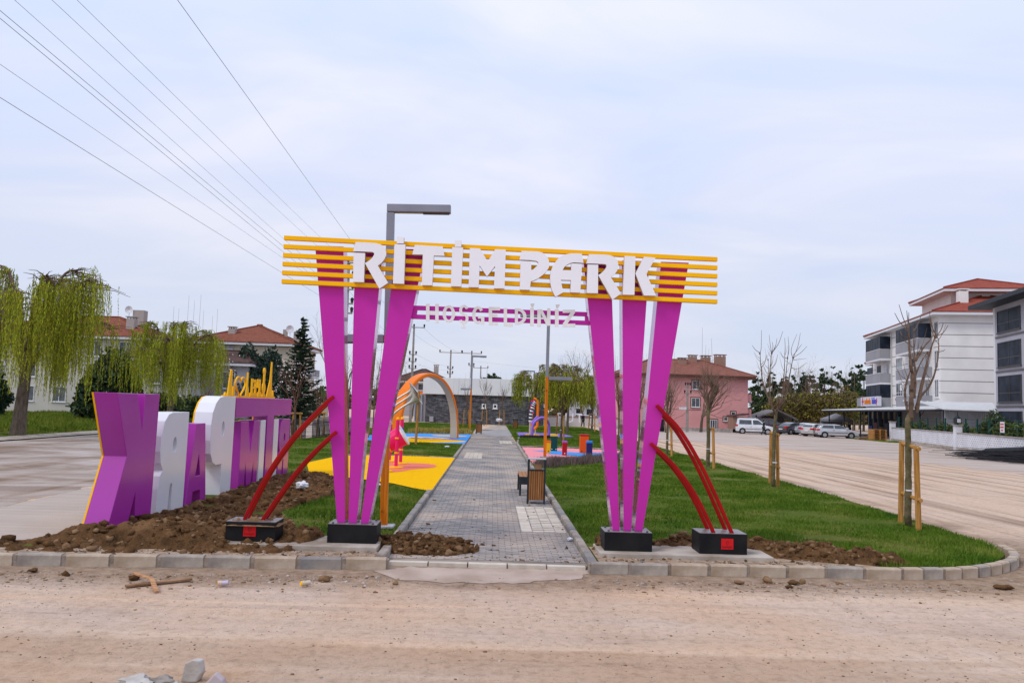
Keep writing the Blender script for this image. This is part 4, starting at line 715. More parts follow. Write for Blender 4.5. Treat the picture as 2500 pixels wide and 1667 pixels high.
def rdir(d, ang):
    a = Vector(d).orthogonal().normalized(); b_ = Vector(d).cross(a); t_ = random.uniform(0, 6.283); return (Vector(d)*math.cos(ang)+(a*math.cos(t_)+b_*math.sin(t_))*math.sin(ang)).normalized()
def grow(mb, p, d, l, r, lev, spread, upb, ratio=.72, kids=(2, 3), segs=3, nside=None, tips=None, wig=.12):
    pts = [Vector(p)]; dd = Vector(d)
    for i in range(segs):
        dd = (dd+Vector((random.gauss(0, wig), random.gauss(0, wig), random.gauss(0, wig)+upb))).normalized(); pts.append(pts[-1]+dd*l/segs)
    mb.tube(pts, [r*(1-.45*i/segs) for i in range(segs+1)], nside or (6 if lev > 2 else 3), cap=False)
    if lev <= 0:
        if tips is not None: tips.append(pts[-1]); tips.append(pts[-2])
        return
    for k in range(random.randint(*kids)):
        q = pts[-1] if k == 0 else pts[random.randint(1, segs)]
        grow(mb, q, rdir(dd, random.uniform(spread*.5, spread)), l*ratio*random.uniform(.8, 1.15), r*.55*random.uniform(.85, 1.1), lev-1, spread, upb, ratio, kids, segs, None, tips, wig)
def bare_tree(loc, h, label, group=None, trunk=.35, r=.12, lev=5, spread=.75, upb=.06, name='bare_tree', m=TWIG, mk=BARK, blossom=0, ratio=.72, kids=(2, 3), bsz=.03):
    o = thing(name, label, 'tree', loc, 0, group); mb = MB(); top = Vector((random.uniform(-.05, .05)*h, random.uniform(-.05, .05)*h, h*trunk)); mb.tube([(0, 0, -.05), (top.x*.4, top.y*.4, h*trunk*.5), top], [r*1.25, r, r*.85], 8); mb.build('trunk', mk, o)
    cr_ = MB(); tips = []; l0 = h*(1-trunk)*.42
    for k in range(4): grow(cr_, top-Vector((0, 0, random.random()*h*.06)), rdir((0, 0, 1), random.uniform(.15, spread)), l0, r*.6, lev-1, spread, upb, ratio, kids, 3, None, tips)
    c_ = cr_.build('crown', m, o, fixn=False)
    if blossom:
        P = np.array([t_[:] for t_ in tips]); P = P[RNG.integers(0, len(P), blossom)]+RNG.normal(0, .08, (blossom, 3)); k = len(P); U = RNG.normal(size=(k, 3)); V = np.cross(U, RNG.normal(size=(k, 3))); U /= np.linalg.norm(U, axis=1)[:, None]; V /= np.linalg.norm(V, axis=1)[:, None]
        leaves('blossom', quads(P, U*bsz, V*bsz), BLOS, o)
    return o
def willow(loc, h, rad, label, nstr, lsz, group=None, low=.16, r=.28, seed=1, mats=None, dens=1.0):
    random.seed(seed); o = thing('willow_tree', label, 'tree', loc, 0, group); mb = MB(); fk = h*.36
    mb.tube([(0, 0, -.05), (r*.2, 0, fk*.4), (r*.5, r*.1, fk)], [r*1.25, r*.95, r*.8], 10); mb.build('trunk', BARK, o); lb = MB(); starts = []
    for k in range(13):
        a = k*2.4+random.uniform(-.3, .3); rr = rad*random.uniform(.35, .98); zt = h*(1.0-.30*(rr/rad)**2)*random.uniform(.86, 1.0)
        pts = catmull([Vector((r*.5, 0, fk*.9)), Vector((math.cos(a)*rr*.25, math.sin(a)*rr*.25, fk+(zt-fk)*.45)), Vector((math.cos(a)*rr*.6, math.sin(a)*rr*.6, zt*.93)), Vector((math.cos(a)*rr*.85, math.sin(a)*rr*.85, zt)), Vector((math.cos(a)*rr, math.sin(a)*rr, zt*.95))], 5)
        k2 = len(pts); lb.tube(pts, [r*.45*(1-.93*i/k2) for i in range(k2)], 5, cap=False)
        for i in range(6, k2):
            starts.append((pts[i], a))
            for q in range(2):
                a2 = a+random.uniform(-1.2, 1.2); e_ = pts[i]+Vector((math.cos(a2), math.sin(a2), random.uniform(-.25, .12)))*rad*random.uniform(.12, .3); lb.tube([pts[i], (pts[i]+e_)/2+Vector((0, 0, .12)), e_], [.035, .022, .01], 3, cap=False); starts.append((e_, a2))
    lb.build('limbs', TWIG, o, fixn=False); P, U, V = [], [], []; strands = MB()
    for s_ in range(nstr):
        if s_ % 8 == 0: cp_, ca_ = random.choice(starts); czl = h*low+h*.42*random.random()**1.4; cl_ = h*random.uniform(.2, .75)
        a = ca_; p = cp_+Vector((random.gauss(0, .17), random.gauss(0, .17), random.gauss(0, .08))); zl = czl+random.uniform(0, .12)*h; L_ = min(p.z-zl, cl_*random.uniform(.75, 1.1)); L_ = max(L_, .4); ox = random.uniform(.05, .4); n_ = int(L_/lsz*1.15*dens)+3; sw = random.uniform(0, 6.28)
        hx, hy = math.cos(a)*ox, math.sin(a)*ox; i = np.arange(n_)/n_; curve = np.minimum(1, i*4)
        bx = p.x+hx*curve+.05*np.sin(i*5+sw); by = p.y+hy*curve+.05*np.cos(i*4+sw); bz = p.z+.12*np.sin(np.minimum(i*4, 1)*3.14)-L_*i
        c_ = np.stack([bx, by, bz], 1)+RNG.normal(0, lsz*.22, (n_, 3)); aa = RNG.uniform(0, 6.28, n_); u = np.stack([np.cos(aa)*.35, np.sin(aa)*.35, -np.ones(n_)], 1)*lsz*.62; v = np.stack([-np.sin(aa), np.cos(aa), np.zeros(n_)], 1)*lsz*.17; P.append(c_); U.append(u); V.append(v)
        if s_ % 2 == 0: strands.tube([(bx[0], by[0], bz[0]), (bx[n_//2], by[n_//2], bz[n_//2]), (bx[-1], by[-1], bz[-1])], [.01, .007, .004], 3, cap=False)
    strands.build('strands', WL3, o, fixn=False); leaves('foliage', quads(np.concatenate(P), np.concatenate(U), np.concatenate(V)), mats or [WL1, WL1, WL2, WL2, WL3], o); return o
willow((-24.6, 42.2, .05), 9.7, 5.2, 'large weeping willow with leaning trunk on the verge at the far left edge', 1500, .085, 'weeping willows', .15, .33, 11, dens=.95)
willow((-25.0, 62.5, .05), 8.9, 3.9, 'weeping willow behind the big purple K and white R letters', 1050, .09, 'weeping willows', .1, .25, 12, dens=.9)
WM = [WL1, WL2, WL2, WL3, WL3]
willow((4.6, 53.3, .1), 5.4, 1.6, 'staked young weeping willow right behind the near park lamp', 420, .085, 'weeping willows', .36, .08, 13, WM); willow((6.6, 70.2, .1), 6.6, 2.3, 'weeping willow in the middle of the right lawn, drooping branches', 520, .095, 'weeping willows', .27, .12, 14, WM); willow((4.0, 78, .1), 6.8, 2.2, 'weeping willow rising left of the near park lamp pole', 480, .1, 'weeping willows', .25, .1, 15, WM); willow((10.0, 80, .1), 6.0, 1.9, 'weeping willow nearest to the right gate pillars', 420, .1, 'weeping willows', .27, .1, 16, WM)
random.seed(5)
# staked, pollarded street trees on the right lawn: traced limbs
c8 = lambda x, y: (2000+x/3.408, 660+y/3.408); c7 = lambda x, y: (1560+x/4.356, 760+y/4.356)
def traced(loc, Y, f, trunk, limbs, shoots, r, label, jit=.12, extra=60, m=BARKG):
    o = thing('street_tree', label, 'tree', loc, 0, 'pollarded trees along the right lawn edge'); O = Vector(loc)
    P3 = lambda p, dy=0: AY(*f(*p), Y+dy)-O
    tp = catmull([P3(p) for p in trunk], 6); tp = [Vector((0, 0, -.05))]+[q for q in tp if q.z > 0.1]; k = len(tp)
    mb = MB().tube(tp, [r*(1.18-.3*i/k)*(1+random.uniform(-.1, .1)) for i in range(k)], 10); mb.build('trunk', m, o, smooth=True); cr_ = MB(); tips = []
    for lm, r0_ in limbs:
        dys = random.uniform(-.5, .5); n_ = len(lm); q = catmull([P3(p, dys*i/n_) for i, p in enumerate(lm)], 5); kk = len(q); r0_ *= .72; cr_.tube([v+Vector((random.gauss(0, .008),)*3) for v in q], [r0_*(1-.8*i/kk)*(1+random.uniform(-.15, .15)) for i in range(kk)], 6); tips += q[kk//3:]
        if random.random() < .9: cr_.tube([q[-1]-Vector((0, 0, .05)), q[-1]+Vector((0, 0, .02))], [r0_*.75, r0_*.6], 6)
    for s_ in shoots:
        n_ = len(s_); q = catmull([P3(p, random.uniform(-.15, .15)) for p in s_], 4); kk = len(q); cr_.tube(q, [r*.17*(1-.75*i/kk)+.002 for i in range(kk)], 4)
    for _ in range(extra):
        p = random.choice(tips); d = rdir((0, 0, 1), random.uniform(.3, 1.1)); l_ = random.uniform(.15, .5); cr_.tube([p, p+d*l_*.5, p+d*l_+Vector((0, 0, l_*.35))], [.008, .006, .002], 3, cap=False)
    cr_.build('crown', TWIG, o, fixn=False); return o
traced((8.92, 16.95, .11), 16.95, c8, [(735, 2100), (742, 1700), (740, 1400), (735, 1260), (760, 1190)], [([(760, 1250), (765, 1090), (775, 900), (755, 700), (742, 480)], .085), ([(745, 1200), (718, 1080), (716, 980), (745, 870), (800, 740), (850, 640)], .04), ([(800, 1150), (850, 1040), (905, 980), (960, 860), (992, 690), (995, 575)], .045), ([(790, 1060), (800, 880), (790, 700), (790, 490)], .05), ([(810, 1180), (835, 1040), (880, 840), (930, 650), (968, 545)], .06), ([(800, 760), (870, 640), (945, 540), (935, 440)], .03), ([(760, 1000), (830, 800), (900, 680)], .03)],
       [[(742, 490), (700, 400), (664, 285)], [(735, 500), (670, 430), (628, 355)], [(745, 480), (735, 400), (728, 335)], [(747, 480), (745, 410), (746, 350)], [(790, 500), (830, 430), (850, 360)], [(968, 550), (1030, 520), (1072, 458)], [(970, 540), (930, 440), (918, 338)], [(965, 560), (1010, 500), (1032, 440)], [(780, 640), (700, 580), (650, 560)], [(740, 560), (690, 540), (670, 500)], [(985, 680), (1030, 670), (1045, 660)]], .058, 'near pollarded tree with knobbly trunk in front of the white apartment block', extra=26)
traced((8.95, 25.17, .11), 25.17, c7, [(1425, 1850), (1432, 1568), (1440, 1300), (1455, 1080)], [([(1455, 1110), (1435, 1050), (1400, 975), (1390, 700), (1412, 438)], .055), ([(1430, 1050), (1385, 940), (1325, 780), (1300, 600), (1285, 440)], .05), ([(1455, 1090), (1475, 1000), (1478, 860)], .06), ([(1470, 1040), (1520, 900), (1545, 640), (1550, 470)], .04), ([(1480, 1030), (1560, 900), (1600, 690), (1640, 490)], .05), ([(1545, 880), (1560, 700), (1580, 490)], .035), ([(1395, 800), (1380, 640), (1374, 510)], .025)],
       [[(1285, 440), (1240, 410), (1203, 362)], [(1290, 440), (1300, 380), (1303, 200)], [(1412, 440), (1395, 350), (1385, 250)], [(1415, 440), (1425, 380), (1418, 325)], [(1420, 435), (1485, 340), (1530, 212)], [(1425, 430), (1455, 360), (1468, 285)], [(1550, 470), (1555, 380), (1550, 282)], [(1580, 490), (1595, 400), (1585, 270)], [(1640, 490), (1690, 370), (1716, 230)], [(1642, 490), (1720, 440), (1788, 370)], [(1640, 520), (1700, 510), (1780, 500)], [(1635, 500), (1620, 400), (1680, 240)], [(1575, 500), (1530, 480), (1505, 430)], [(1625, 600), (1690, 610), (1785, 545)], [(1300, 600), (1340, 540), (1352, 460)], [(1400, 610), (1450, 560), (1475, 460)], [(1640, 470), (1700, 390), (1733, 350)]], .054, 'pollarded tree with thin upright shoots left of the parked cars', extra=40)
def vase(loc, h, label, r=.06, fork=.52, n=9, seed=3, spread=.5, lev=3, group='pollarded trees along the right lawn edge', m=TWIG, shoots=5, name='street_tree', mk=BARKG, dense=(3, 4), upb=.10, ratio=.62):
    random.seed(seed); o = thing(name, label, 'tree', loc, 0, group); f = h*fork; MB().tube([(0, 0, -.05), (.01, 0, f*.5), (random.uniform(-.05, .05), 0, f)], [r*1.15, r, r*.95], 9).build('trunk', mk, o); cr_ = MB()
    for k in range(n): grow(cr_, (random.uniform(-.02, .02), 0, f-random.random()*f*.12), rdir((0, 0, 1), random.uniform(.1, spread)), (h-f)*.45*random.uniform(.7, 1.1), r*.5, lev, spread*.9, upb, ratio, dense, 3, None, None, .1)
    for k in range(shoots): a = random.uniform(0, 6.28); x = math.cos(a)*.35; y = math.sin(a)*.35; cr_.tube([(x*.5, y*.5, f+(h-f)*.45), (x, y, h*.95), (x+random.uniform(-.08, .08), y, h*random.uniform(1.05, 1.3))], [r*.22, r*.12, .004], 3, cap=False)
    cr_.build('crown', m, o, fixn=False); return o
vase((8.97, 33.0, .11), 4.45, 'densely twigged young tree in front of the pink house', .075, .56, 13, 4, .62, 3, m=TWIG, upb=.06); vase((9.02, 41.0, .11), 4.1, 'bare young tree beside the upper right red brace', .06, .5, 9, 6, .5); vase((9.05, 49.0, .11), 4.6, 'bare young tree hidden behind the rightmost gate pillar', .06, .5, 8, 8, .4); vase((9.05, 57.0, .11), 5.2, 'bare young tree seen in the slit between the right gate pillars', .06, .42, 8, 9, .35, m=TWIGR)
def stakes(base, pts, hts, label, rails=True):
    o = thing('tree_stakes', label, 'tree stakes', base, 0, 'timber stakes around young trees'); B = Vector(base); tops = []
    for (px, py), h_ in zip(pts, hts): p = G(px, py, .11)-B; q = Vector((p.x*.8, p.y*.8, h_)); MB().tube([(p.x, p.y, -.02), q], [.06, .056], 8).build('stake', STK, o); tops.append((Vector((p.x, p.y, 0)), q))
    if rails and len(tops) > 1:
        for k in (.97, .36):
            for i in range(len(tops)-1):
                a, c_ = tops[i][0].lerp(tops[i][1], k), tops[i+1][0].lerp(tops[i+1][1], k); d = (c_-a).normalized()*.10; MB().tube([a-d+Vector((0, -.06, 0)), c_+d+Vector((0, -.06, 0))], .042, 8).build('cross_rail', STK, o)
    MB().lathe([(.085, 0), (.085, .03)], (0, 0, .75), 10).build('tie', PWH, o); return o
stakes((8.92, 16.95, .11), [(2199, 1274), (2243, 1294)], [1.78, 1.72], 'orange timber stakes and rails around the near pollarded tree'); stakes((8.95, 25.17, .11), [(1880, 1181), (1899, 1187)], [1.72, 1.68], 'timber stakes around the pollarded tree left of the parked cars'); stakes((8.97, 33.0, .11), [(1728, 1138), (1743, 1143)], [1.6, 1.66], 'timber stakes by the densely twigged tree in front of the pink house'); stakes((9.02, 41.0, .11), [(1628, 1109), (1640, 1114)], [1.5, 1.6], 'timber stakes at the lawn edge between the right red braces')
stakes((4.6, 53.3, .1), [(1358, 1061), (1376, 1078)], [1.7, 1.75], 'timber stakes around the young willow behind the near park lamp', False); stakes((10.0, 80, .1), [(1437, 1050), (1452, 1054)], [1.75, 1.75], 'pair of timber stakes just left of the right gate pillars')
# saplings on the left lawn
for i, (x, y, h_, lb, sd_) in enumerate(((-2.6, 80, 4.6, 'bare sapling before the stone wall just left of the distant lamp', 21), (-3.9, 84, 3.9, 'small bare sapling before the stone wall near the arch', 22), (1.1, 93, 5.0, 'bare sapling with white ribbon right of the two small windows', 23), (-0.9, 90, 5.6, 'taller bare sapling before the stone wall beside the distant lamp', 25), (-7.4, 50, 5.2, 'bare reddish sapling between the left gate pillars', 24))):
    vase((x, y, .1), h_, lb, .045, .45, 6, sd_, .42, 3, 'bare saplings on the left lawn', TWIG, 3, 'sapling'); stakes((x, y, .1), [tuple(0 for _ in range(2))]*0, [], '') if False else None
    o = thing('tree_stakes', ('stakes of the bare sapling just left of the distant lamp', 'stakes of the small sapling before the stone wall near the arch', 'stakes of the sapling right of the two small stone-wall windows', 'stakes of the taller sapling beside the distant lamp', 'stakes of the reddish sapling between the left gate pillars')[i], 'tree stakes', (x, y, .1), 0, 'timber stakes around young trees')
    for s_ in (-.28, .3): MB().tube([(s_, .1, 0), (s_*.8, .05, 1.75)], .05, 8).build('stake', STK, o)
bare_tree((-11.0, 45.2, .02), 4.6, 'young plum with white blossom behind the fence left of the red brace', 'blossoming plums', .42, .06, 4, .6, .1, 'plum_tree', TWIGR, BARK, 90); bare_tree((-10.6, 49.6, .02), 4.0, 'young plum with sparse blossom just left of the left gate pillar', 'blossoming plums', .42, .05, 5, .6, .1, 'plum_tree', TWIGR, BARK, 40)
for (x, y, lb) in ((-11.0, 45.2, 'timber stakes of the blossoming plum by the black fence'), (-10.6, 49.6, 'timber stakes of the plum beside the left gate pillar')):
    o = thing('tree_stakes', lb, 'tree stakes', (x, y, .02), 0, 'timber stakes around young trees')
    for s_ in (-.2, .25): MB().tube([(s_, .1, 0), (s_*.8, .05, 1.6)], .055, 8).build('stake', STK, o)
    MB().tube([(-.3, 0, 1.55), (.34, 0, 1.55)], .05, 8).build('cross_rail', STK, o)
bare_tree((-26.5, 75, 0), 6.6, 'bare shrub-like tree with few blossoms right of the second willow', 'blossoming plums', .2, .08, 6, .5, .1, 'plum_tree', TWIG, BARK, 60, bsz=.05); bare_tree((-19.5, 80, 0), 4.6, 'white blossoming tree low behind the end of the letter sign', 'blossoming plums', .25, .08, 6, .9, .03, 'plum_tree', TWIG, BARK, 600, bsz=.05)
def conifer(loc, h, rad, label, kind, n=4200, sz=.16, group=None, name='fir_tree', m=None):
    o = thing(name, label, 'tree', loc, 0, group); MB().tube([(0, 0, 0), (0, 0, h*.96)], [h*.022, .02], 7).build('trunk', BARK, o)
    if kind == 'thuja':
        ells = [(0, 0, h*.42, rad, rad, h*.42), (rad*.1, 0, h*.7, rad*.6, rad*.6, h*.28), (-rad*.3, -.2, h*.35, rad*.75, rad*.75, h*.33)]; VF = leafcloud(ells, n, sz, .45, .72, .9); leaves('foliage', VF, m or [CON2, CON2, CON1], o)
    else:
        P, U, V = [], [], []; br = MB(); z = h*.06
        while z < h*.98:
            f = 1-z/h; rr = rad*(f**.85)*random.uniform(.8, 1.1)+.08; nb = 7 if f > .15 else 4
            for k in range(nb):
                a = random.uniform(0, 6.28); L_ = rr*random.uniform(.7, 1.15); k2 = int(L_/sz*4.2)+3; s_ = (np.arange(k2)+.5)/k2; dz = -.25*s_*L_+.38*(s_**2)*L_; bx = math.cos(a)*s_*L_; by = math.sin(a)*s_*L_; c_ = np.stack([bx, by, z+dz], 1)+RNG.normal(0, sz*.3, (k2, 3)); th = a+RNG.choice([-1, 1], k2)*RNG.uniform(.3, 1.0, k2)
                u = np.stack([np.cos(th), np.sin(th), RNG.uniform(-.15, .3, k2)], 1)*sz*(1.1-.5*s_)[:, None]; v = np.stack([-np.sin(th)*.2, np.cos(th)*.2, RNG.uniform(-.3, .3, k2)], 1)*sz; P.append(c_); U.append(u); V.append(v); br.tube([(0, 0, z), (bx[k2//2], by[k2//2], z+dz[k2//2]), (bx[-1], by[-1], z+dz[-1])], [.03, .02, .008], 3, cap=False)
            z += h*.028+.02
        stuff(br.build('branches', BARK, o, fixn=False)); leaves('foliage', quads(np.concatenate(P), np.concatenate(U), np.concatenate(V)), m or [CON1, CON1, CON3], o)
    return o
p = AY(735, 900, 75); conifer((p.x, 75, 0), 10.2, 2.9, 'dark layered fir rising in front of the beige house', 'fir', sz=.2); p = AY(598, 900, 84); conifer((p.x, 84, 0), 8.0, 2.2, 'blue-green thuja left of the pair behind the yellow emblem', 'thuja', 6000, .16, 'blue-green thujas', 'thuja_tree'); p = AY(655, 900, 86); conifer((p.x, 86, 0), 7.9, 2.3, 'blue-green thuja right of the pair behind the yellow emblem', 'thuja', 6000, .16, 'blue-green thujas', 'thuja_tree')
p = AY(275, 900, 66); conifer((p.x, 66, 0), 6.2, 2.4, 'dark evergreen between the two left willows', 'thuja', 5000, .17, None, 'evergreen_tree', [EVG, EVG, CON1]); p = AY(-20, 900, 70); conifer((p.x, 70, 0), 4, 1.6, 'dark evergreen at the left edge behind the large willow trunk', 'thuja', 3500, .19, None, 'evergreen_tree', [EVG, CON1])
p = AY(1041, 900, 150); conifer((p.x, 150, 0), 8.6, 1.5, 'dark cypress peeking above the orange arch', 'thuja', 1500, .3, None, 'cypress_tree', [CON1, EVG])
def pine(loc, h, label, n=1600, sz=.34, m=None, group='wood on the hill behind the cars', rad=.2, lo=.35):
    o = thing('pine_tree', label, 'tree', loc, 0, group); MB().tube([(0, 0, 0), (.1, 0, h*.9)], [.2, .06], 6).build('trunk', BARK, o); ells = []
    for k in range(20): z = h*random.uniform(lo, .99); f = 1-.8*(z/h-lo)/(1-lo); a = random.uniform(0, 6.28); rr = h*rad*f; q_ = random.uniform(.3, .55); ells.append((math.cos(a)*rr*.8, math.sin(a)*rr*.8, z, rr*q_, rr*q_, rr*q_*.6))
    leaves('crown', leafcloud(ells, int(n*1.4), sz*.75, .4, .25), m or [CON3, CON1, EVG], o); return o
random.seed(31)
p = AY(1200, 900, 150); pine((p.x, 150, 0), 8.2, 'broad stone pine rising behind the stone building roof', 2200, .3, None, None, .33, .72)
FOR = [(1850, 905, 150, 'p'), (1875, 945, 135, 'e'), (1905, 925, 150, 'b'), (1938, 912, 155, 'p'), (1962, 905, 160, 'c'), (1985, 935, 140, 'b'), (2012, 890, 140, 'p'), (2040, 920, 150, 'b'), (2052, 905, 145, 'p'), (2085, 896, 135, 'p'), (2108, 898, 130, 'p'), (2122, 905, 130, 'e'), (1925, 955, 128, 'o'), (1960, 950, 126, 'o'), (1995, 948, 124, 'o'), (2030, 950, 122, 'o'), (2065, 940, 124, 'o'), (1842, 950, 130, 'e'), (1895, 965, 124, 'o'), (1865, 915, 170, 'b'), (1918, 905, 172, 'p'), (1950, 898, 168, 'b'), (1975, 900, 170, 'p'), (2000, 915, 165, 'b'), (2030, 892, 168, 'p'), (2068, 908, 168, 'b'), (2098, 888, 150, 'p'), (1885, 908, 165, 'p')]
WORD = {'p': 'tall pine', 'e': 'dense dark evergreen', 'b': 'bare grey tree', 'c': 'narrow cypress', 'o': 'brown budding tree'}; cnt = {}
ORD = ['first', 'second', 'third', 'fourth', 'fifth', 'sixth', 'seventh', 'eighth', 'ninth', 'tenth', 'eleventh', 'twelfth', 'thirteenth']
for i, (px, py, Y, k) in enumerate(sorted(FOR)):
    p = AY(px, py, Y); c_ = cnt.get(k, 0); cnt[k] = c_+1; lb = '%s %s from the left in the wood behind the parked cars' % (ORD[c_], WORD[k]); G_ = 'wood on the hill behind the cars'
    if k == 'p': pine((p.x, Y, 0), p.z, lb)
    elif k == 'c': conifer((p.x, Y, 0), p.z, 1.3, lb, 'thuja', 1200, .35, G_, 'cypress_tree', [CON1])
    elif k == 'e': pine((p.x, Y, 0), p.z, lb, 2200, .36, [EVG, EVG, CON3], G_, .34, .1)
    elif k == 'b': bare_tree((p.x, Y, 0), p.z, lb, G_, .25, .2, 6, .6, .08, ratio=.75)
    else:
        o = bare_tree((p.x, Y, 0), p.z, lb, G_, .2, .18, 5, .8, .04); r_ = p.z*.36; leaves('buds', leafcloud([(0, 0, p.z*.55, r_, r_, p.z*.42)], 1500, .16, .5, .25), [BRN, BRN, WL3], o)
bare_tree((24.4, 93, 0), 8.0, 'old bare tree growing against the pink house wall', None, .25, .16, 6, .8, .02, ratio=.74); p = AY(1640, 900, 90); bare_tree((p.x, 90, 0), 6.0, 'tangled bare shrub at the left side of the pink house', None, .12, .1, 6, .95, .0, 'bare_shrub'); p = AY(1618, 900, 88); bare_tree((p.x, 86, 0), 7.6, 'thin bare tree just right of the rightmost gate pillar', None, .35, .07, 4, .35, .1)
p = AY(1425, 865, 112); bare_tree((p.x, 112, 0), p.z, 'broad bare tree behind the willows left of the right gate pillars', None, .3, .2, 7, .62, .05, ratio=.74); p = AY(1300, 925, 125); bare_tree((p.x, 125, 0), 7, 'bare tree behind the right end of the stone building', None, .3, .15, 6, .6, .05)
p = AY(960, 900, 100); bare_tree((p.x, 100, 0), 7.2, 'bare brown tree behind the foot of the orange arch', None, .2, .12, 6, .75, .03); p = AY(1008, 940, 120); bare_tree((p.x, 120, 0), 8.5, 'bare tree behind the orange arch crown', None, .3, .12, 6, .6, .05); p = AY(855, 900, 70); bare_tree((p.x, 70, 0), 8.6, 'bare tree glimpsed between the first two left pillars', None, .3, .12, 6, .55, .07)
# a far mass of trees closing the horizon
VF = leafcloud([(x, 235+15*math.sin(x), 1.5, 9, 6, random.uniform(3.2, 7)) for x in range(-190, 260, 9)], 22000, .75, .55, .5); o = stuff(leaves('distant_trees', VF, [BRN, EVG, WL3, TWIG], None)); o['label'] = 'far grey-brown belt of trees along the horizon'
for px, Y, r_, h_, lb in ((395, 74, 2.2, 2.6, 'dark evergreen bush under the second willow'), (475, 78, 1.9, 2.4, 'dark green bush below the thujas behind the letter sign'), (225, 70, 1.7, 2.0, 'small dark bush left of the purple K')):
    q = AY(px, 960, Y); o = thing('evergreen_bush', lb, 'shrub', (q.x, Y, 0), 0, 'dark bushes beyond the left road'); MB().tube([(0, 0, 0), (0, 0, h_*.6)], [.08, .03], 5).build('stem', BARK, o); leaves('foliage', leafcloud([(0, 0, h_*.5, r_, r_*.8, h_*.5), (r_*.5, 0, h_*.35, r_*.7, r_*.6, h_*.35)], 2200, .14, .5, .45), [EVG, EVG, CON3], o)
# low planting
def bed(name, pts, n, h_, m, label, w_=.35, wd=.02):
    k = n; P = []; 
    for _ in range(n): i = random.randint(0, len(pts)-2); a = Vector(pts[i]).lerp(Vector(pts[i+1]), random.random()); P.append((a.x+random.gauss(0, w_*.45), a.y+random.gauss(0, w_*.8)))
    P = np.array(P); X, Y = P[:, 0], P[:, 1]; hh = h_*RNG.uniform(.4, 1.1, k)*(.6+.8*fbm(X*2, Y*2, 5)); a = RNG.uniform(0, 6.28, k); b2 = RNG.uniform(0, 6.28, k); l_ = hh*.35; z = np.full(k, .11)
    V = np.stack([np.stack([X-np.cos(a)*wd, Y-np.sin(a)*wd, z], 1), np.stack([X+np.cos(a)*wd, Y+np.sin(a)*wd, z], 1), np.stack([X+np.cos(b2)*l_, Y+np.sin(b2)*l_, z+hh], 1)], 1).reshape(-1, 3); o = stuff(link(name, npmesh(name, V, np.arange(3*k).reshape(-1, 3), m))); o['label'] = label; return o
bed('lavender', [(1.95, 30.6), (3.0, 32.2), (4.9, 35.0), (7.2, 38.2)], 9000, .34, [LAV], 'row of dry brown lavender edging the pink play floor'); bed('dry_plants', [(-1.8, 61.6), (-3.5, 61), (-6, 60)], 5000, .45, [mat('dry_straw', (0.36, 0.27, 0.05), .9, (.45, .36, .1), 3)], 'straw-yellow planting strip behind the orange arch'); bed('ground_cover', [(2.2, 58.1), (3.6, 58.6), (4.6, 59.2)], 4000, .2, [mat('mulch_plant', (.035, .03, .022), .95, (.06, .06, .03), 4)], 'dark low planting strip before the violet play floor'); bed('dry_plants', [(-1.9, 35.0), (-4.5, 35.3)], 4000, .12, [GRASSY], 'yellowed grass strip above the yellow play floor')
# ------------------------------------------------------------------ buildings
def plaster(n, c): return mat(n, c, .9, tuple(x*.88 for x in c), .5, 6, .1, 12)
def tilemat(n, c, c2):
    m, t, b, oc = newmat(n, .85); n1 = noise(t, oc, 2.2, 5, .6); n2 = noise(t, oc, 9, 2); wv = t.nodes.new('ShaderNodeTexWave'); wv.wave_type = 'BANDS'; wv.bands_direction = 'Z'; wv.inputs['Scale'].default_value = 3.2; wv.inputs['Distortion'].default_value = .6; t.links.new(oc, wv.inputs[0])
    cc = ramp(t, n1, [(.3, c), (.7, c2)]); cc = mixc(t, 1, cc, ramp(t, n2, [(.3, (.75, .75, .75)), (.7, (1.15, 1.15, 1.15))]), 'MULTIPLY'); cc = mixc(t, .45, cc, ramp(t, wv.outputs[0], [(.1, (.35, .3, .3)), (.5, (1, 1, 1))]), 'MULTIPLY'); t.links.new(cc, b.inputs['Base Color']); bumpn(t, b, wv.outputs[0], .5, .05); return m
TILE_R, TILE_B, TILE_N = tilemat('tiles_red', (0.20, 0.065, 0.04), (0.30, 0.11, 0.07)), tilemat('tiles_brown', (0.085, 0.05, 0.045), (0.14, 0.085, 0.075)), tilemat('tiles_new', (0.28, 0.062, 0.042), (0.36, 0.098, 0.066)); TILE_P = tilemat('tiles_old', (0.23, 0.085, 0.062), (0.31, 0.135, 0.10))
FAS = mat('fascia_white', (.68, .68, .70), .6); GLS = mat('window_glass', (.05, .06, .075), .15, (.12, .135, .15), 1.5, 3, spec=.4); FRM = mat('frame_white', (.72, .72, .73), .5); DGL = mat('dark_glass', (.010, .014, .022), .4, (.03, .04, .06), .8, 4, spec=.05); CHM = plaster('chimney_plaster', (.42, .37, .34))
BEI, BEI2, PNKW, WAL, GRYW = plaster('plaster_beige', (.60, .52, .41)), plaster('plaster_grey_board', (.40, .38, .40)), plaster('plaster_pink', (.70, .335, .325)), plaster('plaster_white', (.80, .78, .76)), plaster('plaster_lilac_grey', (.42, .42, .48)); GRB = plaster('balcony_grey', (.32, .32, .345)); DOWN = mat('downpipe', (.55, .54, .53), .5)
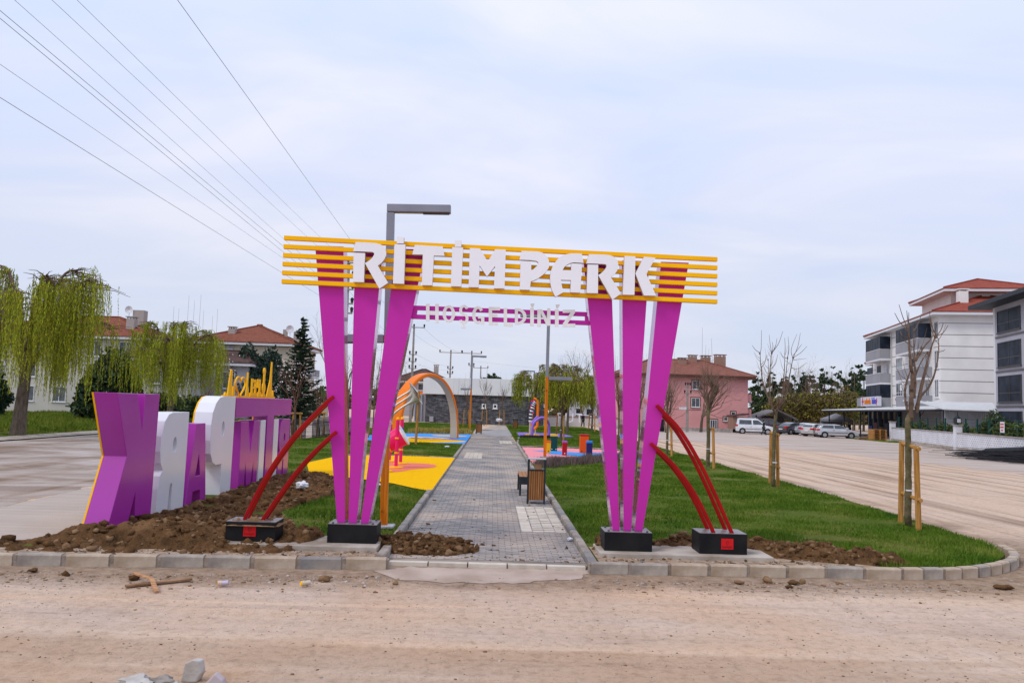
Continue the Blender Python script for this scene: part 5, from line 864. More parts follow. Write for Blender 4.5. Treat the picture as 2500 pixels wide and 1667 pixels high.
class Fr:   # local building frame: s along the facade, o outwards, z up
    def __init__(f, org, a, outw): f.o = Vector((*org, 0)); f.a = Vector((*a, 0)).normalized(); f.n = Vector((*outw, 0)).normalized()
    def __call__(f, s, o, z): return f.o+f.a*s+f.n*o+Vector((0, 0, z))
    def box(f, s0, s1, o0, o1, z0, z1, mb=None, mi=0):
        mb = mb or MB(); vs = [f(s, o, z) for z in (z0, z1) for (s, o) in ((s0, o0), (s1, o0), (s1, o1), (s0, o1))]; return mb.add(vs, [(3,2,1,0),(4,5,6,7),(0,1,5,4),(1,2,6,5),(2,3,7,6),(3,0,4,7)], mi)
def root_at(name, label, cat, loc, group=None): return thing(name, label, cat, loc, 0, group)
def put(mb, name, m, root, parent=None, bevel=0): 
    return mb.xf(Matrix.Translation(-Vector(root.location))).build(name, m, parent or root, bevel=bevel)
def window(fr, s0, s1, z0, z1, root, mull=1, frame=.07, m=None, off=.0, fm=None, transom=None):
    mb = MB(); d = .06
    fr.box(s0, s1, off, off+d, z0, z0+frame, mb); fr.box(s0, s1, off, off+d, z1-frame, z1, mb); fr.box(s0, s0+frame, off, off+d, z0+frame, z1-frame, mb); fr.box(s1-frame, s1, off, off+d, z0+frame, z1-frame, mb)
    for i in range(mull): c_ = s0+(s1-s0)*(i+1)/(mull+1); fr.box(c_-frame*.45, c_+frame*.45, off, off+d*.8, z0+frame, z1-frame, mb)
    w_ = put(mb, 'window', fm or FRM, root)
    if transom: put(fr.box(s0+frame, s1-frame, off, off+d*.7, transom-.03, transom+.03), 'transom', fm or FRM, root, w_)
    put(fr.box(s0+frame*.5, s1-frame*.5, off+.008, off+.028, z0+frame*.5, z1-frame*.5), 'pane', m or GLS, root, w_); put(fr.box(s0-.08, s1+.08, off, off+.12, z0-.08, z0-.001), 'sill', fm or FRM, root, w_); return w_
def hip(fr, s0, s1, d0, d1, ze, zr, ov, root, m, inset=None, fas=FAS, dark=None):
    # d measured inwards (negative outwards); ridge along s
    S0, S1, D0, D1 = s0-ov, s1+ov, d0-ov, d1+ov; k = inset if inset is not None else (D1-D0)/2; mid = (D0+D1)/2
    c_ = [fr(S0, -D0, ze), fr(S1, -D0, ze), fr(S1, -D1, ze), fr(S0, -D1, ze), fr(S0+k, -mid, zr), fr(S1-k, -mid, zr)]
    mb = MB().add(c_+[v-Vector((0, 0, .10)) for v in c_[:4]], [(0, 1, 5, 4), (1, 2, 5), (2, 3, 4, 5), (3, 0, 4), (6, 7, 1, 0), (7, 8, 2, 1), (8, 9, 3, 2), (9, 6, 0, 3), (9, 8, 7, 6)])
    r_ = put(mb, 'roof', m, root); put(fr.box(S0+.06, S1-.06, -D0-.06, -D1+.06, ze-.38, ze-.102), 'eaves_board', fas, root, r_); rb = MB()
    for a, c2 in ((0, 4), (1, 5), (2, 5), (3, 4), (4, 5)): rb.tube([c_[a]+Vector((0, 0, .03)), c_[c2]+Vector((0, 0, .05))], .09, 6)
    put(rb, 'ridge_tiles', m, root, r_); return r_
def chimney(fr, s, d, z0, z1, w_, root, roof, m=CHM, cap=True, l_=None):
    l_ = l_ or w_; c_ = put(fr.box(s-l_/2, s+l_/2, -d-w_/2, -d+w_/2, z0, z1), 'chimney', m, root, roof)
    if cap: put(fr.box(s-l_/2-.1, s+l_/2+.1, -d-w_/2-.1, -d+w_/2+.1, z1+.18, z1+.28), 'chimney_cap', m, root, roof); mb = MB(); [fr.box(s+a-.05, s+a+.05, -d+b2-.05, -d+b2+.05, z1+.001, z1+.179, mb) for a in (-l_/2+.1, 0, l_/2-.1) for b2 in (-w_/2+.1, w_/2-.1)]; put(mb, 'chimney_piers', m, root, roof)
    return c_
def dish(p, root, r=.5):
    mb = MB(); n_ = 14; vs = [Vector((0, 0, 0))]+[Vector((math.cos(2*math.pi*i/n_)*r, -.18, math.sin(2*math.pi*i/n_)*r)) for i in range(n_)]; mb.add([p+v+Vector((0, 0, .7)) for v in vs]+[p+v*.96+Vector((0, -.02, .7)) for v in vs], [(0, 1+i, 1+(i+1) % n_) for i in range(n_)]+[(n_+1, n_+2+(i+1) % n_, n_+2+i) for i in range(n_)]); mb.tube([p+Vector((0, 0, -.3)), p+Vector((0, 0, .7))], .04, 6); put(mb, 'satellite_dish', FAS, root)
# house 2: beige house with red hip roof behind fir and thujas
f2 = Fr((-36.2, 95), (1, 0), (0, -1)); h2 = root_at('house', 'beige house with red hip roof behind the fir and the thujas', 'house', (-30, 101, 0)); put(f2.box(0.6, 12.2, 0, -12.2, 0, 8.45), 'wall', BEI, h2); rf = hip(f2, 0.6, 12.2, 0, 12.2, 8.9, 11.5, .75, h2, TILE_R)
put(f2.box(-1.6, 5.3, .0, .12, 5.2, 8.44), 'board_cladding', BEI2, h2); 
for i in range(14): put(f2.box(-1.5+i*.49, -1.46+i*.49, .121, .14, 5.25, 8.4), 'batten', mat('batten_grey', (.30, .285, .30), .8), h2)
window(f2, 1.2, 2.6, 5.9, 8.0, h2, 1, off=.141); window(f2, 4.0, 5.2, 5.7, 8.0, h2, 1, off=.141); window(f2, 9.3, 9.5, 7.6, 7.8, h2, 0, .03)
for i in range(7): put(f2.box(5.4, 12.19, .0, .012, 4.6+i*.5, 4.62+i*.5), 'siding_joint', mat('joint_beige', (.42, .36, .28), .9), h2)
e2 = Fr((-24.0, 95), (0, 1), (1, 0)); put(e2.box(1.5, 9, .0, 1.4, 5.0, 5.25), 'balcony_slab', FAS, h2); window(e2, 2, 6, 5.5, 8.0, h2, 3, m=DGL, off=.0, fm=ANTH); put(e2.box(1.5, 9, 1.3, 1.4, 5.25, 6.1), 'balcony_rail', GRB, h2); put(e2.box(1.5, 9, .0, 1.4, 2.2, 2.4), 'balcony_slab', FAS, h2); window(e2, 2, 6, 2.6, 5.0, h2, 3, m=DGL, fm=ANTH)
chimney(f2, 4.2, 2.5, 9.4, 10.6, .8, h2, rf); chimney(f2, 10.6, 8.5, 9.6, 11.0, .8, h2, rf, cap=False); chimney(f2, 8.9, 9.0, 10, 11.3, .5, h2, rf, cap=False); dish(f2(9.7, -8.2, 10.6), h2)
for i in range(8): p = f2(-1.8+i*.75+random.uniform(-.2, .2), .8, 0); put(MB().tube([p, p+Vector((random.uniform(-.1, .1), 0, random.uniform(10.5, 15)))], [.03, .012], 4), 'antenna_mast', mat('mast_grey', (.30, .28, .27), .6), h2)
# house 1: behind the large willow
f1 = Fr((-58, 90), (1, 0), (0, -1)); h1 = root_at('house', 'white-eaved house with red hip roof behind the large left willow', 'house', (-48, 96, 0)); put(f1.box(.6, 19, 0, -12, 0, 8.4), 'wall', plaster('plaster_cream', (.56, .53, .48)), h1); rf = hip(f1, .6, 19, 0, 12, 8.75, 11.4, .7, h1, TILE_R)
for s_ in (2, 5.5, 9, 12.5, 16): [window(f1, s_, s_+1.5, z_, z_+1.7, h1, 1) for z_ in (1.2, 3.9, 6.4)]
chimney(f1, 16.2, 2.2, 9.3, 10.9, .9, h1, rf); chimney(f1, 15.4, 6.0, 10.5, 12.3, 1.1, h1, rf, cap=False, l_=1.3); dish(f1(14.3, -5.5, 11.6), h1, .45)
f3 = Fr((-36.5, 78), (1, 0), (0, -1)); h3 = root_at('house', 'low house with dark brown roof between the two left willows', 'house', (-34, 81, 0)); put(f3.box(0, 7.2, 0, -7, 0, 5.6), 'wall', plaster('plaster_lightgrey', (.50, .49, .48)), h3); rf = hip(f3, 0, 7.2, 0, 7, 5.95, 7.7, .5, h3, TILE_B)
for s_ in (.8, 3.2, 5.4): [window(f3, s_, s_+1.1, z_, z_+1.4, h3, 1) for z_ in (.9, 3.4)]
f4 = Fr((-29.8, 82), (1, 0), (0, -1)); h4 = root_at('house', 'low brown-roofed annex left of the thujas', 'house', (-28, 85, 0)); put(f4.box(0, 4.6, 0, -6, 0, 5.6), 'wall', BEI2, h4); rf = hip(f4, 0, 4.6, 0, 6, 5.9, 7.2, .5, h4, TILE_B, 1.6); chimney(f4, 1.2, 1.2, 6.2, 7.6, .55, h4, rf); window(f4, 2.2, 3.4, 3.2, 4.9, h4)
# shed and garden wall by the left road
gw = root_at('garden_wall', 'pale garden wall across the left road behind the plum tree', 'wall', (-25, 118, 0)); put(MB().box(-32, -24.2, 118, 118.3, 0, 1.9), 'wall', BEI, gw); put(MB().box(-24, -23.4, 117.9, 118.5, 0, 2.4), 'gate_pier', plaster('pier_stone', (.45, .36, .26)), gw)
db = root_at('dumpster', 'green wheeled refuse container by the garden wall', 'container', (-25.6, 116.6, 0)); put(MB().prism([(-.75, 0), (.75, 0), (.9, 1.25), (-.9, 1.25)], lambda u, v: (-25.6+u, 116.1, v+.15), lambda u, v: (-25.6+u, 117.1, v+.15)), 'body', mat('bin_green', (.02, .09, .055), .5), db); put(MB().prism([(-.95, 0), (.95, 0), (.7, .3), (-.7, .3)], lambda u, v: (-25.6+u, 116.05, v+1.41), lambda u, v: (-25.6+u, 117.15, v+1.41)), 'lid', MATS['bin_green'], db); [put(MB().tube([(-25.6+s_, 116.2, .1), (-25.6+s_, 116.28, .1)], .1, 10), 'wheel', BL_, db) for s_ in (-.6, .6)]
# black picket fence on the left lawn edge
FEN = mat('fence_black', (.015, .018, .022), .5)
for i, (a, c_, lb) in enumerate((((-11.3, 43.0), (-11.0, 47.6), 'near panel of black picket fence left of the red brace'), ((-10.5, 47.2), (-10.2, 51.0), 'middle panel of black picket fence by the left gate pillar'), ((-9.6, 51.5), (-8.9, 57.5), 'far panel of black picket fence between the left gate pillars'))):
    a, c_ = Vector((*a, .05)), Vector((*c_, .05)); o = thing('picket_fence', lb, 'fence', a, 0, 'black picket fence panels'); d = (c_-a); n_ = int(d.length/.24); u = d.normalized()
    for z_ in (.2, .95): q = d*.5+Vector((0, 0, z_)); MB().obox(q, u*d.length/2, Vector((-u.y, u.x, 0))*.02, (0, 0, .02)).build('rail', FEN, o)
    me = None
    for k in range(n_+1):
        if me is None: me = MB().prism([(-.05, 0), (.05, 0), (.05, 1.1), (0, 1.2), (-.05, 1.1)], lambda x, z: (x, -.012, z), lambda x, z: (x, .012, z)).mesh('picket', FEN)
        q = link('picket', me, o, loc=u*(k*d.length/n_)); q.rotation_euler = (0, 0, math.atan2(u.y, u.x))
# pink house
fp = Fr((16.6, 100), (1, 0), (0, -1)); ph = root_at('house', 'three-storey pink house with old tiled hip roof and brick chimneys', 'house', (25, 106, 0)); X = lambda px: AY(px, 960, 100).x-16.6; ZP = lambda py, px=1720: AY(px, py, 100).z
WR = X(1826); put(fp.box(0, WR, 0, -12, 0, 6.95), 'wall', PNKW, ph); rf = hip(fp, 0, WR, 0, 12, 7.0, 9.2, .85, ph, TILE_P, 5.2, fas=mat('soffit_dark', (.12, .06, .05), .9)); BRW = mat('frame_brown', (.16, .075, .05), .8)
for (x0, x1, y0, y1, mu) in ((1690, 1708.6, 929, 950, 1), (1688, 1708.6, 971, 993, 1), (1734, 1751.5, 1024, 1046, 2), (1785, 1796, 1005, 1013, 0), (1767, 1777, 1018, 1027, 0)):
    z0, z1 = ZP(y1, x0), ZP(y0, x0); put(fp.box(X(x0)-.12, X(x1)+.12, 0, .03, z0-.14, z1+.14), 'surround', BRW, ph); window(fp, X(x0), X(x1), z0, z1, ph, mu, .06, off=.031)
for z0 in (3.85, 1.95): put(fp.box(WR, WR+.55, -.3, -5, z0, z0+.95), 'balcony', PNKW, ph); put(fp.box(WR, WR+.62, -.25, -5.05, z0-.16, z0-.002), 'balcony_slab', CHM, ph)
put(fp.box(.3, WR*.62, 0, .015, 2.55, 2.6), 'cable', BRW, ph)
CB = plaster('chimney_brick', (.34, .21, .16))
for px, w_, dd, zt in ((1665, 1.0, 4.2, 9.1), (1690, 1.05, 5.5, 9.6), (1722, 1.2, 8.5, 9.8), (1757, 1.35, 4.5, 9.7)): s_ = AY(px, 900, 100+dd).x-16.6; chimney(fp, s_, dd, 7.6, zt, .9, ph, rf, CB, l_=w_)
hut = root_at('lean_to', 'small brown lean-to roof against the pink house behind the white van', 'shed', (30.2, 97, 0)); q = AY(1783, 1030, 97).x; put(MB().prism([(q, 1.9), (q+2.0, 2.2), (q+2.0, 2.35), (q, 2.05)], lambda u, v: (u, 96, v), lambda u, v: (u, 98.6, v)), 'roof', TILE_B, hut); put(MB().box(q+.1, q+1.9, 96.3, 98.4, 0, 1.9), 'wall', CB, hut)
lw = root_at('low_wall', 'low crumbling stone wall in front of the pink house', 'wall', (23, 96.5, 0)); put(MB().box(15, 30.5, 96.3, 96.7, 0, .42), 'wall', mat('rubble_wall', (.28, .25, .23), 1, (.45, .41, .38), 3, 5, .8, 8), lw)
# stone building with white fascia
m, t, b, oc = newmat('dark_ledgestone', .85); br = t.nodes.new('ShaderNodeTexBrick'); mpn = t.nodes.new('ShaderNodeMapping'); mpn.inputs['Rotation'].default_value = (R(90), 0, 0); t.links.new(oc, mpn.inputs[0]); t.links.new(mpn.outputs[0], br.inputs[0])
br.inputs['Scale'].default_value = 1.0; br.inputs['Brick Width'].default_value = .55; br.inputs['Row Height'].default_value = .13; br.inputs['Mortar Size'].default_value = .012; br.inputs['Color1'].default_value = (.055, .058, .066, 1); br.inputs['Color2'].default_value = (.145, .145, .155, 1); br.inputs['Mortar'].default_value = (.02, .02, .022, 1); n1 = noise(t, oc, 2.5, 4)
t.links.new(mixc(t, 1, br.outputs[0], ramp(t, n1, [(.3, (.6, .6, .62)), (.7, (1.4, 1.4, 1.42))]), 'MULTIPLY'), b.inputs['Base Color']); LEDGE = m
sa, sb = G(1037, 1028, .1), G(1286, 1038, .1); sdv = Vector((sb.x-sa.x, sb.y-sa.y)); sl_ = sdv.length; fs = Fr((sa.x, sa.y), sdv, (sdv.y, -sdv.x)); sbld = root_at('stone_building', 'low dark ledgestone building with white fascia at the end of the path', 'building', ((sa.x+sb.x)/2, 101, 0)); put(fs.box(0, sl_, 0, -7, 0, 3.5), 'wall', LEDGE, sbld); put(fs.box(-.3, sl_+.25, .3, -7.2, 3.5, 5.55), 'fascia', mat('fascia_cream', (.70, .71, .72), .6, (.66, .67, .69), .6), sbld, bevel=.03)
for px in (1182, 1209.5):
    s_ = (AY(px, 985, 97).x-sa.x)/(sdv.x/sl_); window(fs, s_-.27, s_+.27, 1.95, 2.5, sbld, 0, .12, m=DGL, off=.01)
put(fs.box(-1.6, -.002, -.3, -6, 0, 3.48), 'side_wall', BEI2, sbld); [put(fs.box(-1.5+i*.45, -1.38+i*.45, -.02, -.28, 0, 3.4), 'column', plaster('col_grey', (.33, .36, .42)), sbld) for i in range(3)]
put(fs.box(.75, 1.25, .01, .3, .1, .75), 'meter_box', GRB, sbld)
# distant brown-roofed house and block seen through the arch and between the willows
fb_ = Fr((-17.4, 140), (1, 0), (0, -1)); hb = root_at('house', 'distant house with dark roof and orange balcony above the arch foot', 'house', (-12, 146, 0)); put(fb_.box(0, 9.6, 0, -9, 0, 6.0), 'wall', BEI2, hb); rf = hip(fb_, 0, 9.6, 0, 9, 6.2, 8.4, .7, hb, TILE_B); put(fb_.box(.2, 6.5, .1, .9, 3.6, 4.3), 'balcony', ORG, hb); [window(fb_, .8+i*1.7, 1.9+i*1.7, 4.5, 5.7, hb, 0) for i in range(5)]; chimney(fb_, 7, 4, 7.4, 9.0, .8, hb, rf)
gb = root_at('apartment_block', 'distant grey block behind the last willow, left of the right pillars', 'building', (17, 150, 0)); fg = Fr((14.6, 146), (1, 0), (0, -1)); put(fg.box(0, 12, 0, -8, 0, 5.6), 'wall', GRYW, gb); [window(fg, .6+i*1.9, 1.9+i*1.9, z_, z_+1.5, gb, 0, m=DGL) for i in range(6) for z_ in (.8, 3.3)]; put(fg.box(-.3, 12.3, .4, -8.4, 5.6, 5.9), 'roof', ANTH, gb)
wf = root_at('low_wall', 'white and brick low wall at the far side of the park', 'wall', (10, 100, 0)); put(MB().box(6, 20, 104, 104.25, 0, 1.1), 'wall', plaster('wall_offwhite', (.6, .58, .55)), wf); put(MB().box(6, 20, 103.95, 104.3, 1.1, 1.25), 'coping', CB, wf)
ls = root_at('letter_sign', 'small white standing letters far behind the staked willow', 'letter sign', (9.5, 101, 0)); 
for i, ch in enumerate('FUT'): q = link('letter', text_mesh(ch, 1.7, .1, PWH), ls); q.rotation_euler = (R(90), 0, 0); q.location = (-1.0+i*1.25, 0, .5)
# white apartment block with market (street frame turned 12 degrees)
TH = R(12.3); A_ = Vector((math.sin(TH), math.cos(TH))); Bn = Vector((math.cos(TH), -math.sin(TH))); c0 = AY(2296, 900, 80)
fa = Fr((c0.x, 80), A_, -Bn); ap = root_at('apartment_block', 'white four-storey apartment block with red roof above the market', 'building', fa(13, -6, 0)); LEN = 27; DEP = 13; EV = 13.0
put(fa.box(0, LEN, 0, -DEP, 0, EV), 'wall', WAL, ap); rf = hip(fa, 0, LEN, 0, DEP, EV+.35, EV+3.0, 1.0, ap, TILE_N); fe = Fr((c0.x, 80), Bn, -A_)   # end wall facing the camera
put(fa.box(6, 16, -3, -10.5, EV+.3, EV+3.2), 'attic_wall', WAL, ap); fat = Fr(fa(6, 0, 0).xy, A_, -Bn); r2 = hip(fat, -1, 10, 2.6, 11, EV+3.5, EV+5.2, .9, ap, TILE_N); chimney(fa, 3.2, 3.2, EV+1.2, EV+2.9, .9, ap, rf, WAL)
LINE = mat('groove_grey', (.17, .165, .165), .9)
for i in range(8):
    z_ = 3.9+i*1.18; put(fe.box(.03, 9, 0, .012, z_, z_+.06), 'groove', LINE, ap); put(fa.box(-.012, 2.0, 0, .012, z_, z_+.06), 'groove', LINE, ap); put(fa.box(11.2, 18.0, 0, .012, z_, z_+.06), 'groove', LINE, ap); put(fa.box(25.3, LEN, 0, .012, z_, z_+.06), 'groove', LINE, ap)
put(fe.box(-.02, 9, .0, .06, 0, 3.7), 'plinth_band', GRB, ap); put(fa.box(0, 18, .0, .05, 0, 3.7), 'plinth_band', GRB, ap)
for z0 in (4.5, 7.5, 10.5):
    window(fa, 13.2, 15.9, z0, z0+2.1, ap, 2, .09, transom=z0+.9); window(fa, .45, 1.7, z0+.1, z0+2.0, ap, 1, .09)
for (s0, s1, typ) in ((18.0, 25.2, 'g.g'), (2.6, 11.0, '..g')):
    for k, z0 in enumerate((3.7, 6.7, 9.7)):
        bl = put(fa.box(s0, s1, 1.25, 1.35, z0, z0+1.15), 'balcony_front', GRB, ap); put(fa.box(s0, s1, .02, 1.33, z0-.22, z0-.002), 'balcony_slab', FAS, ap, bl)
        for se in (s0, s1-.08): put(fa.box(se, se+.08, .02, 1.249, z0, z0+1.15), 'balcony_side', GRB, ap, bl)
        put(fa.box(s0-.03, s1+.03, 1.22, 1.38, z0+1.151, z0+1.21), 'balcony_rail', FAS, ap, bl)
        if typ[k] == 'g': gl = put(fa.box(s0+.02, s1-.02, 1.27, 1.31, z0+1.211, z0+2.76), 'glazing', DGL, ap, bl); put(fa.box(s0+.02, s0+.06, .05, 1.26, z0+1.211, z0+2.76), 'glazing_end', DGL, ap, bl); [put(fa.box(s0+.05+(s1-s0-.1)*j/6-.025, s0+.05+(s1-s0-.1)*j/6+.025, 1.312, 1.33, z0+1.215, z0+2.75), 'glazing_bar', ANTH, ap, bl) for j in range(7)]
        else: window(fa, s0+.8, s0+2.0, z0+.9, z0+2.5, ap, 1); put(fa.box(s0+3.2, s0+4.3, .0, .05, z0, z0+2.4), 'balcony_door', FRM, ap, bl); put(fa.box(s1-2.2, s1-.4, .0, .05, z0+.3, z0+2.4), 'opening', DGL, ap, bl)
put(fe.box(7.2, 9, -.0, .35, 0, EV), 'bay', WAL, ap); pd = MB().tube([fe(6.6, .1, EV-.3), fe(6.9, .12, EV-1.0), fe(6.95, .12, 3.2)], .07, 6); put(pd, 'downpipe', DOWN, ap); put(MB().tube([fa(17.6, .2, EV-.2), fa(17.7, .1, EV-.8), fa(17.7, .1, 3.7)], .07, 6), 'downpipe', DOWN, ap)
for (s0, z0) in ((12.1, 5.6), (12.2, 11.6)): put(fa.box(s0, s0+.9, .05, .4, z0, z0+.65), 'air_conditioner', FRM, ap)
for i in range(3): put(MB().lathe([(.16, 0), (.2, .3)], fa(13.6+i*.7, .2, 4.42), 8), 'flower_pot', mat('terracotta', (.42, .12, .05), .8), ap)
# far wing of the block
fw_ = Fr(fa(LEN+.02, 0, 0).xy, A_, -Bn); put(fw_.box(0, 7, -1.5, -9, 0, 9.8), 'wing_wall', WAL, ap); r3 = hip(fw_, 0, 7, 1.5, 9, 10.1, 11.6, .8, ap, TILE_N); put(fw_.box(1, 5, -1.4, -.4, 6.5, 7.6), 'balcony_front', GRB, ap); put(fw_.box(1, 5, -1.38, -.42, 7.61, 9.2), 'glazing', DGL, ap); put(fw_.box(1, 5, -1.4, -.4, 3.4, 4.5), 'balcony_front', GRB, ap)
# market canopy and shop front
mk = root_at('market', 'market shop front under a pale corrugated canopy with adadakiler sign', 'shop', fa(22, 3, 0)); zc = 3.05
cp = MB(); E0, E1 = fa(-5, 1, 0), fa(25, 1, 0); 
def slabq(pts, z0s, th): return MB().add([Vector((p[0], p[1], z)) for p, z in zip(pts, z0s)]+[Vector((p[0], p[1], z+th)) for p, z in zip(pts, z0s)], [(3, 2, 1, 0), (4, 5, 6, 7), (0, 1, 5, 4), (1, 2, 6, 5), (2, 3, 7, 6), (3, 0, 4, 7)])
CAN = mat('canopy_sheet', (.56, .57, .57), .5, (.62, .63, .63), 1.5, 4); PST = mat('post_dark', (.02, .028, .035), .5)
q0, q1 = AY(2006, 1001, 101), AY(2306, 998.5, 73.5); in0, in1 = fa(21, .1, 0), fa(-6.3, .1, 0)
put(slabq([(q0.x, q0.y), (q1.x, q1.y), (in1.x+.4, in1.y), (in0.x+4, in0.y+9)], [q0.z-.02, q1.z-.02, 3.75, 3.62], .09), 'canopy', CAN, mk); put(MB().tube([Vector((q0.x+.1, q0.y, q0.z-.12)), Vector((q1.x, q1.y+.1, q1.z-.12))], .10, 4), 'edge_beam', PST, mk)
for k in range(7):
    pp = q0.lerp(q1, .03+k*.155)+Vector((.7, .2, 0)); put(MB().box(pp.x-.06, pp.x+.06, pp.y-.06, pp.y+.06, 0, pp.z-.05), 'post', PST, mk); put(MB().tube([pp-Vector((0, 0, .7)), pp+Vector((.5, .1, -.1))], .04, 4), 'post_strut', PST, mk)
sfx = 1.2; SHOP = mat('shop_dark', (.018, .018, .022), .6, (.05, .035, .03), 1.2, 4); put(fa.box(13.5, 27, sfx-1.1, sfx-.9, .15, 3.5), 'shop_front', SHOP, mk)
for i in range(6): put(fa.box(13.6+i*2.6, 14.0+i*2.6, sfx-.9, sfx-.55, .12, 3.5), 'column', plaster('column_slate', (.10, .13, .17)), mk)
for i in range(5): put(fa.box(14.3+i*2.6, 15.9+i*2.6, sfx-.89, sfx-.85, 2.2, 3.1), 'poster', plaster('poster_beige', (.36, .31, .25)), mk); put(fa.box(14.3+i*2.6, 15.9+i*2.6, sfx-.89, sfx-.5, .13, 1.2+.5*(i % 2)), 'goods_rack', mat('rack_%d' % i, [(.20, .05, .02), (.05, .07, .12), (.22, .10, .03), (.16, .03, .03), (.02, .05, .20)][i], .6), mk)
put(fa.box(10, 28, 3.2, -1, 0, .12), 'step', SLAB, mk)
put(fa.box(17.3, 26.2, 1.36, 1.75, 3.78, 4.98), 'sign_board', mat('sign_lightbox', (.60, .61, .68), .4), mk); put(fa.box(26.21, 28.6, 1.2, 1.7, 3.78, 4.9), 'sign_return', plaster('sign_grey', (.30, .31, .36)), mk)
ORT, BLT, RDT = mat('sign_orange', (.72, .20, .01), .5), mat('sign_blue', (.10, .09, .50), .5), mat('sign_red', (.60, .06, .08), .5)
def sgn(tx, s, m, size=1.0, z=4.05):
    q = link('sign_letters', text_mesh(tx, size, .03, m, 'LEFT'), mk); P0 = fa(s, 1.79, z)-Vector(mk.location); M = Matrix((( -A_.x*1.18, 0, -Bn.x, P0.x), (-A_.y*1.18, 0, -Bn.y, P0.y), (0, 1, 0, P0.z), (0, 0, 0, 1))); q.matrix_local = M; return q
sgn('adada', 24.0, ORT, 1.2); sgn('kiler', 20.2, BLT, 1.2); sgn('!', 18.0, RDT, 1.25, 3.9)
lg_ = MB(); 
for a in (0, math.pi/2): lg_.obox(fa(25.0, 1.79, 4.4), A_.to_3d()*(.45 if a == 0 else .1), -Bn.to_3d()*.02, Vector((0, 0, .1 if a == 0 else .5)))
put(lg_, 'sign_emblem', RDT, mk)
tn = root_at('gazebo_tent', 'grey pop-up gazebo tent beside the market entrance', 'tent', AY(2044, 1040, 104)*1); tp_ = AY(2041, 1010, 104); TNT = mat('tent_grey', (.20, .20, .22), .8); w_ = 1.5
pk = Vector((tp_.x, 104, 2.75)); cs = [Vector((tp_.x+a*w_, 104+b2*w_, 1.95)) for a, b2 in ((-1, -1), (1, -1), (1, 1), (-1, 1))]; put(MB().add([pk]+cs+[c_-Vector((0, 0, .3)) for c_ in cs], [(0, 1, 2), (0, 2, 3), (0, 3, 4), (0, 4, 1), (1, 5, 6, 2), (2, 6, 7, 3), (3, 7, 8, 4), (4, 8, 5, 1)]), 'canopy', TNT, tn); [put(MB().tube([Vector((c_.x, c_.y, 0)), c_], .04, 6), 'leg', PST, tn) for c_ in cs]; put(MB().box(tp_.x-w_, tp_.x+w_, 105.4, 105.45, .1, 1.7), 'back_sheet', mat('tent_wall', (.34, .34, .36), .8), tn)
# grey-lilac apartment block at the right edge
d0 = AY(2428, 900, 68); fd = Fr((d0.x, 68), -A_, -Bn); gr_ = root_at('apartment_block', 'lilac-grey apartment block with dark window bands at the right edge', 'building', fd(10, -6, 0)); put(fd.box(0, 24, 0, -12, 0, 12.2), 'wall', GRYW, gr_); put(fd.box(-1.6, 25, 1.5, -13, 12.2, 12.55), 'roof', mat('roof_slate', (.03, .035, .045), .6), gr_); put(fd.box(-.05, .3, .001, .03, 0, 12.15), 'corner_trim', FAS, gr_)
for (z0, z1) in ((9.9, 11.75), (6.95, 9.05), (4.0, 6.2), (.6, 3.25)):
    for (s0, s1) in ((.85, 5.4), (6.4, 11.5), (12.5, 18)):
        w_ = window(fd, s0, s1, z0, z1, gr_, 1, .05, m=DGL, off=.02, fm=mat('frame_taupe', (.07, .065, .065), .5), transom=z0+.75)
for z0 in (9.6, 6.65, 3.7): put(fd.box(.4, 20, .0, .08, z0-.12, z0+.0), 'band', mat('band_taupe', (.13, .12, .12), .6), gr_)
# corrugated shed next to it
SHD = mat('corrugated', (.36, .37, .38), .5, (.42, .43, .44), 2, 3, metal=.3); sh = root_at('metal_shed', 'pale corrugated metal shed behind the white garden wall', 'shed', AY(2370, 1050, 72)*1); xa, xb = AY(2306, 1000, 71), AY(2434, 1000, 69); za = AY(2370, 1002, 70).z
put(slabq([(xa.x-.3, xa.y-.4), (xb.x+2, xb.y-.4), (xb.x+2, xb.y+4), (xa.x-.3, xa.y+4)], [za, za-.05, za+.75, za+.7], .08), 'roof', CAN, sh); mb = MB(); n_ = 26
for i in range(n_): x = xa.x+(xb.x+1.5-xa.x)*i/n_; wd = (xb.x+1.5-xa.x)/n_; mb.box(x, x+wd*.55, xa.y, xa.y+.06, 0, za-.02); mb.box(x+wd*.55, x+wd, xa.y+.03, xa.y+.06, 0, za-.02)
put(mb, 'sheet_wall', SHD, sh); rb_ = MB(); [rb_.tube([Vector((xa.x+i*.6, xa.y-.4, za+.10)), Vector((xa.x+i*.6, xa.y+4, za+.84))], .03, 4) for i in range(12)]; put(rb_, 'roof_ribs', CAN, sh)
# white wall with perforated blocks, hedge, fence, lantern
wl = root_at('garden_wall', 'long white perforated block wall along the street at the right', 'wall', (37, 64, 0)); W0, W1 = Vector((40.6, 80.5)), Vector((31.6, 44.5)); wd_ = (W1-W0); wL = wd_.length; fwall = Fr(W0, wd_, (wd_.y, -wd_.x)); 
WW = mat('whitewash', (.70, .71, .76), .9, (.60, .60, .63), 1.2, 6, .2, 20); put(fwall.box(0, wL, 0, -.22, .33, 1.36), 'block_wall', WW, wl); put(fwall.box(-.05, wL, .08, -.28, 0, .329), 'footing', mat('footing', (.30, .25, .21), 1, (.45, .41, .37), 2, 5, .4, 14), wl); put(fwall.box(-.05, wL, .05, -.27, 1.361, 1.44), 'coping', mat('coping_grey', (.25, .21, .19), 1, (.38, .34, .31), 2), wl)
mb = MB(); 
for r_ in range(6):
    for k in range(int(wL/.42)): s_ = .1+k*.42+(.21 if r_ % 2 else 0); fwall.box(s_, s_+.13, .001, .006, .42+r_*.155, .455+r_*.155, mb)
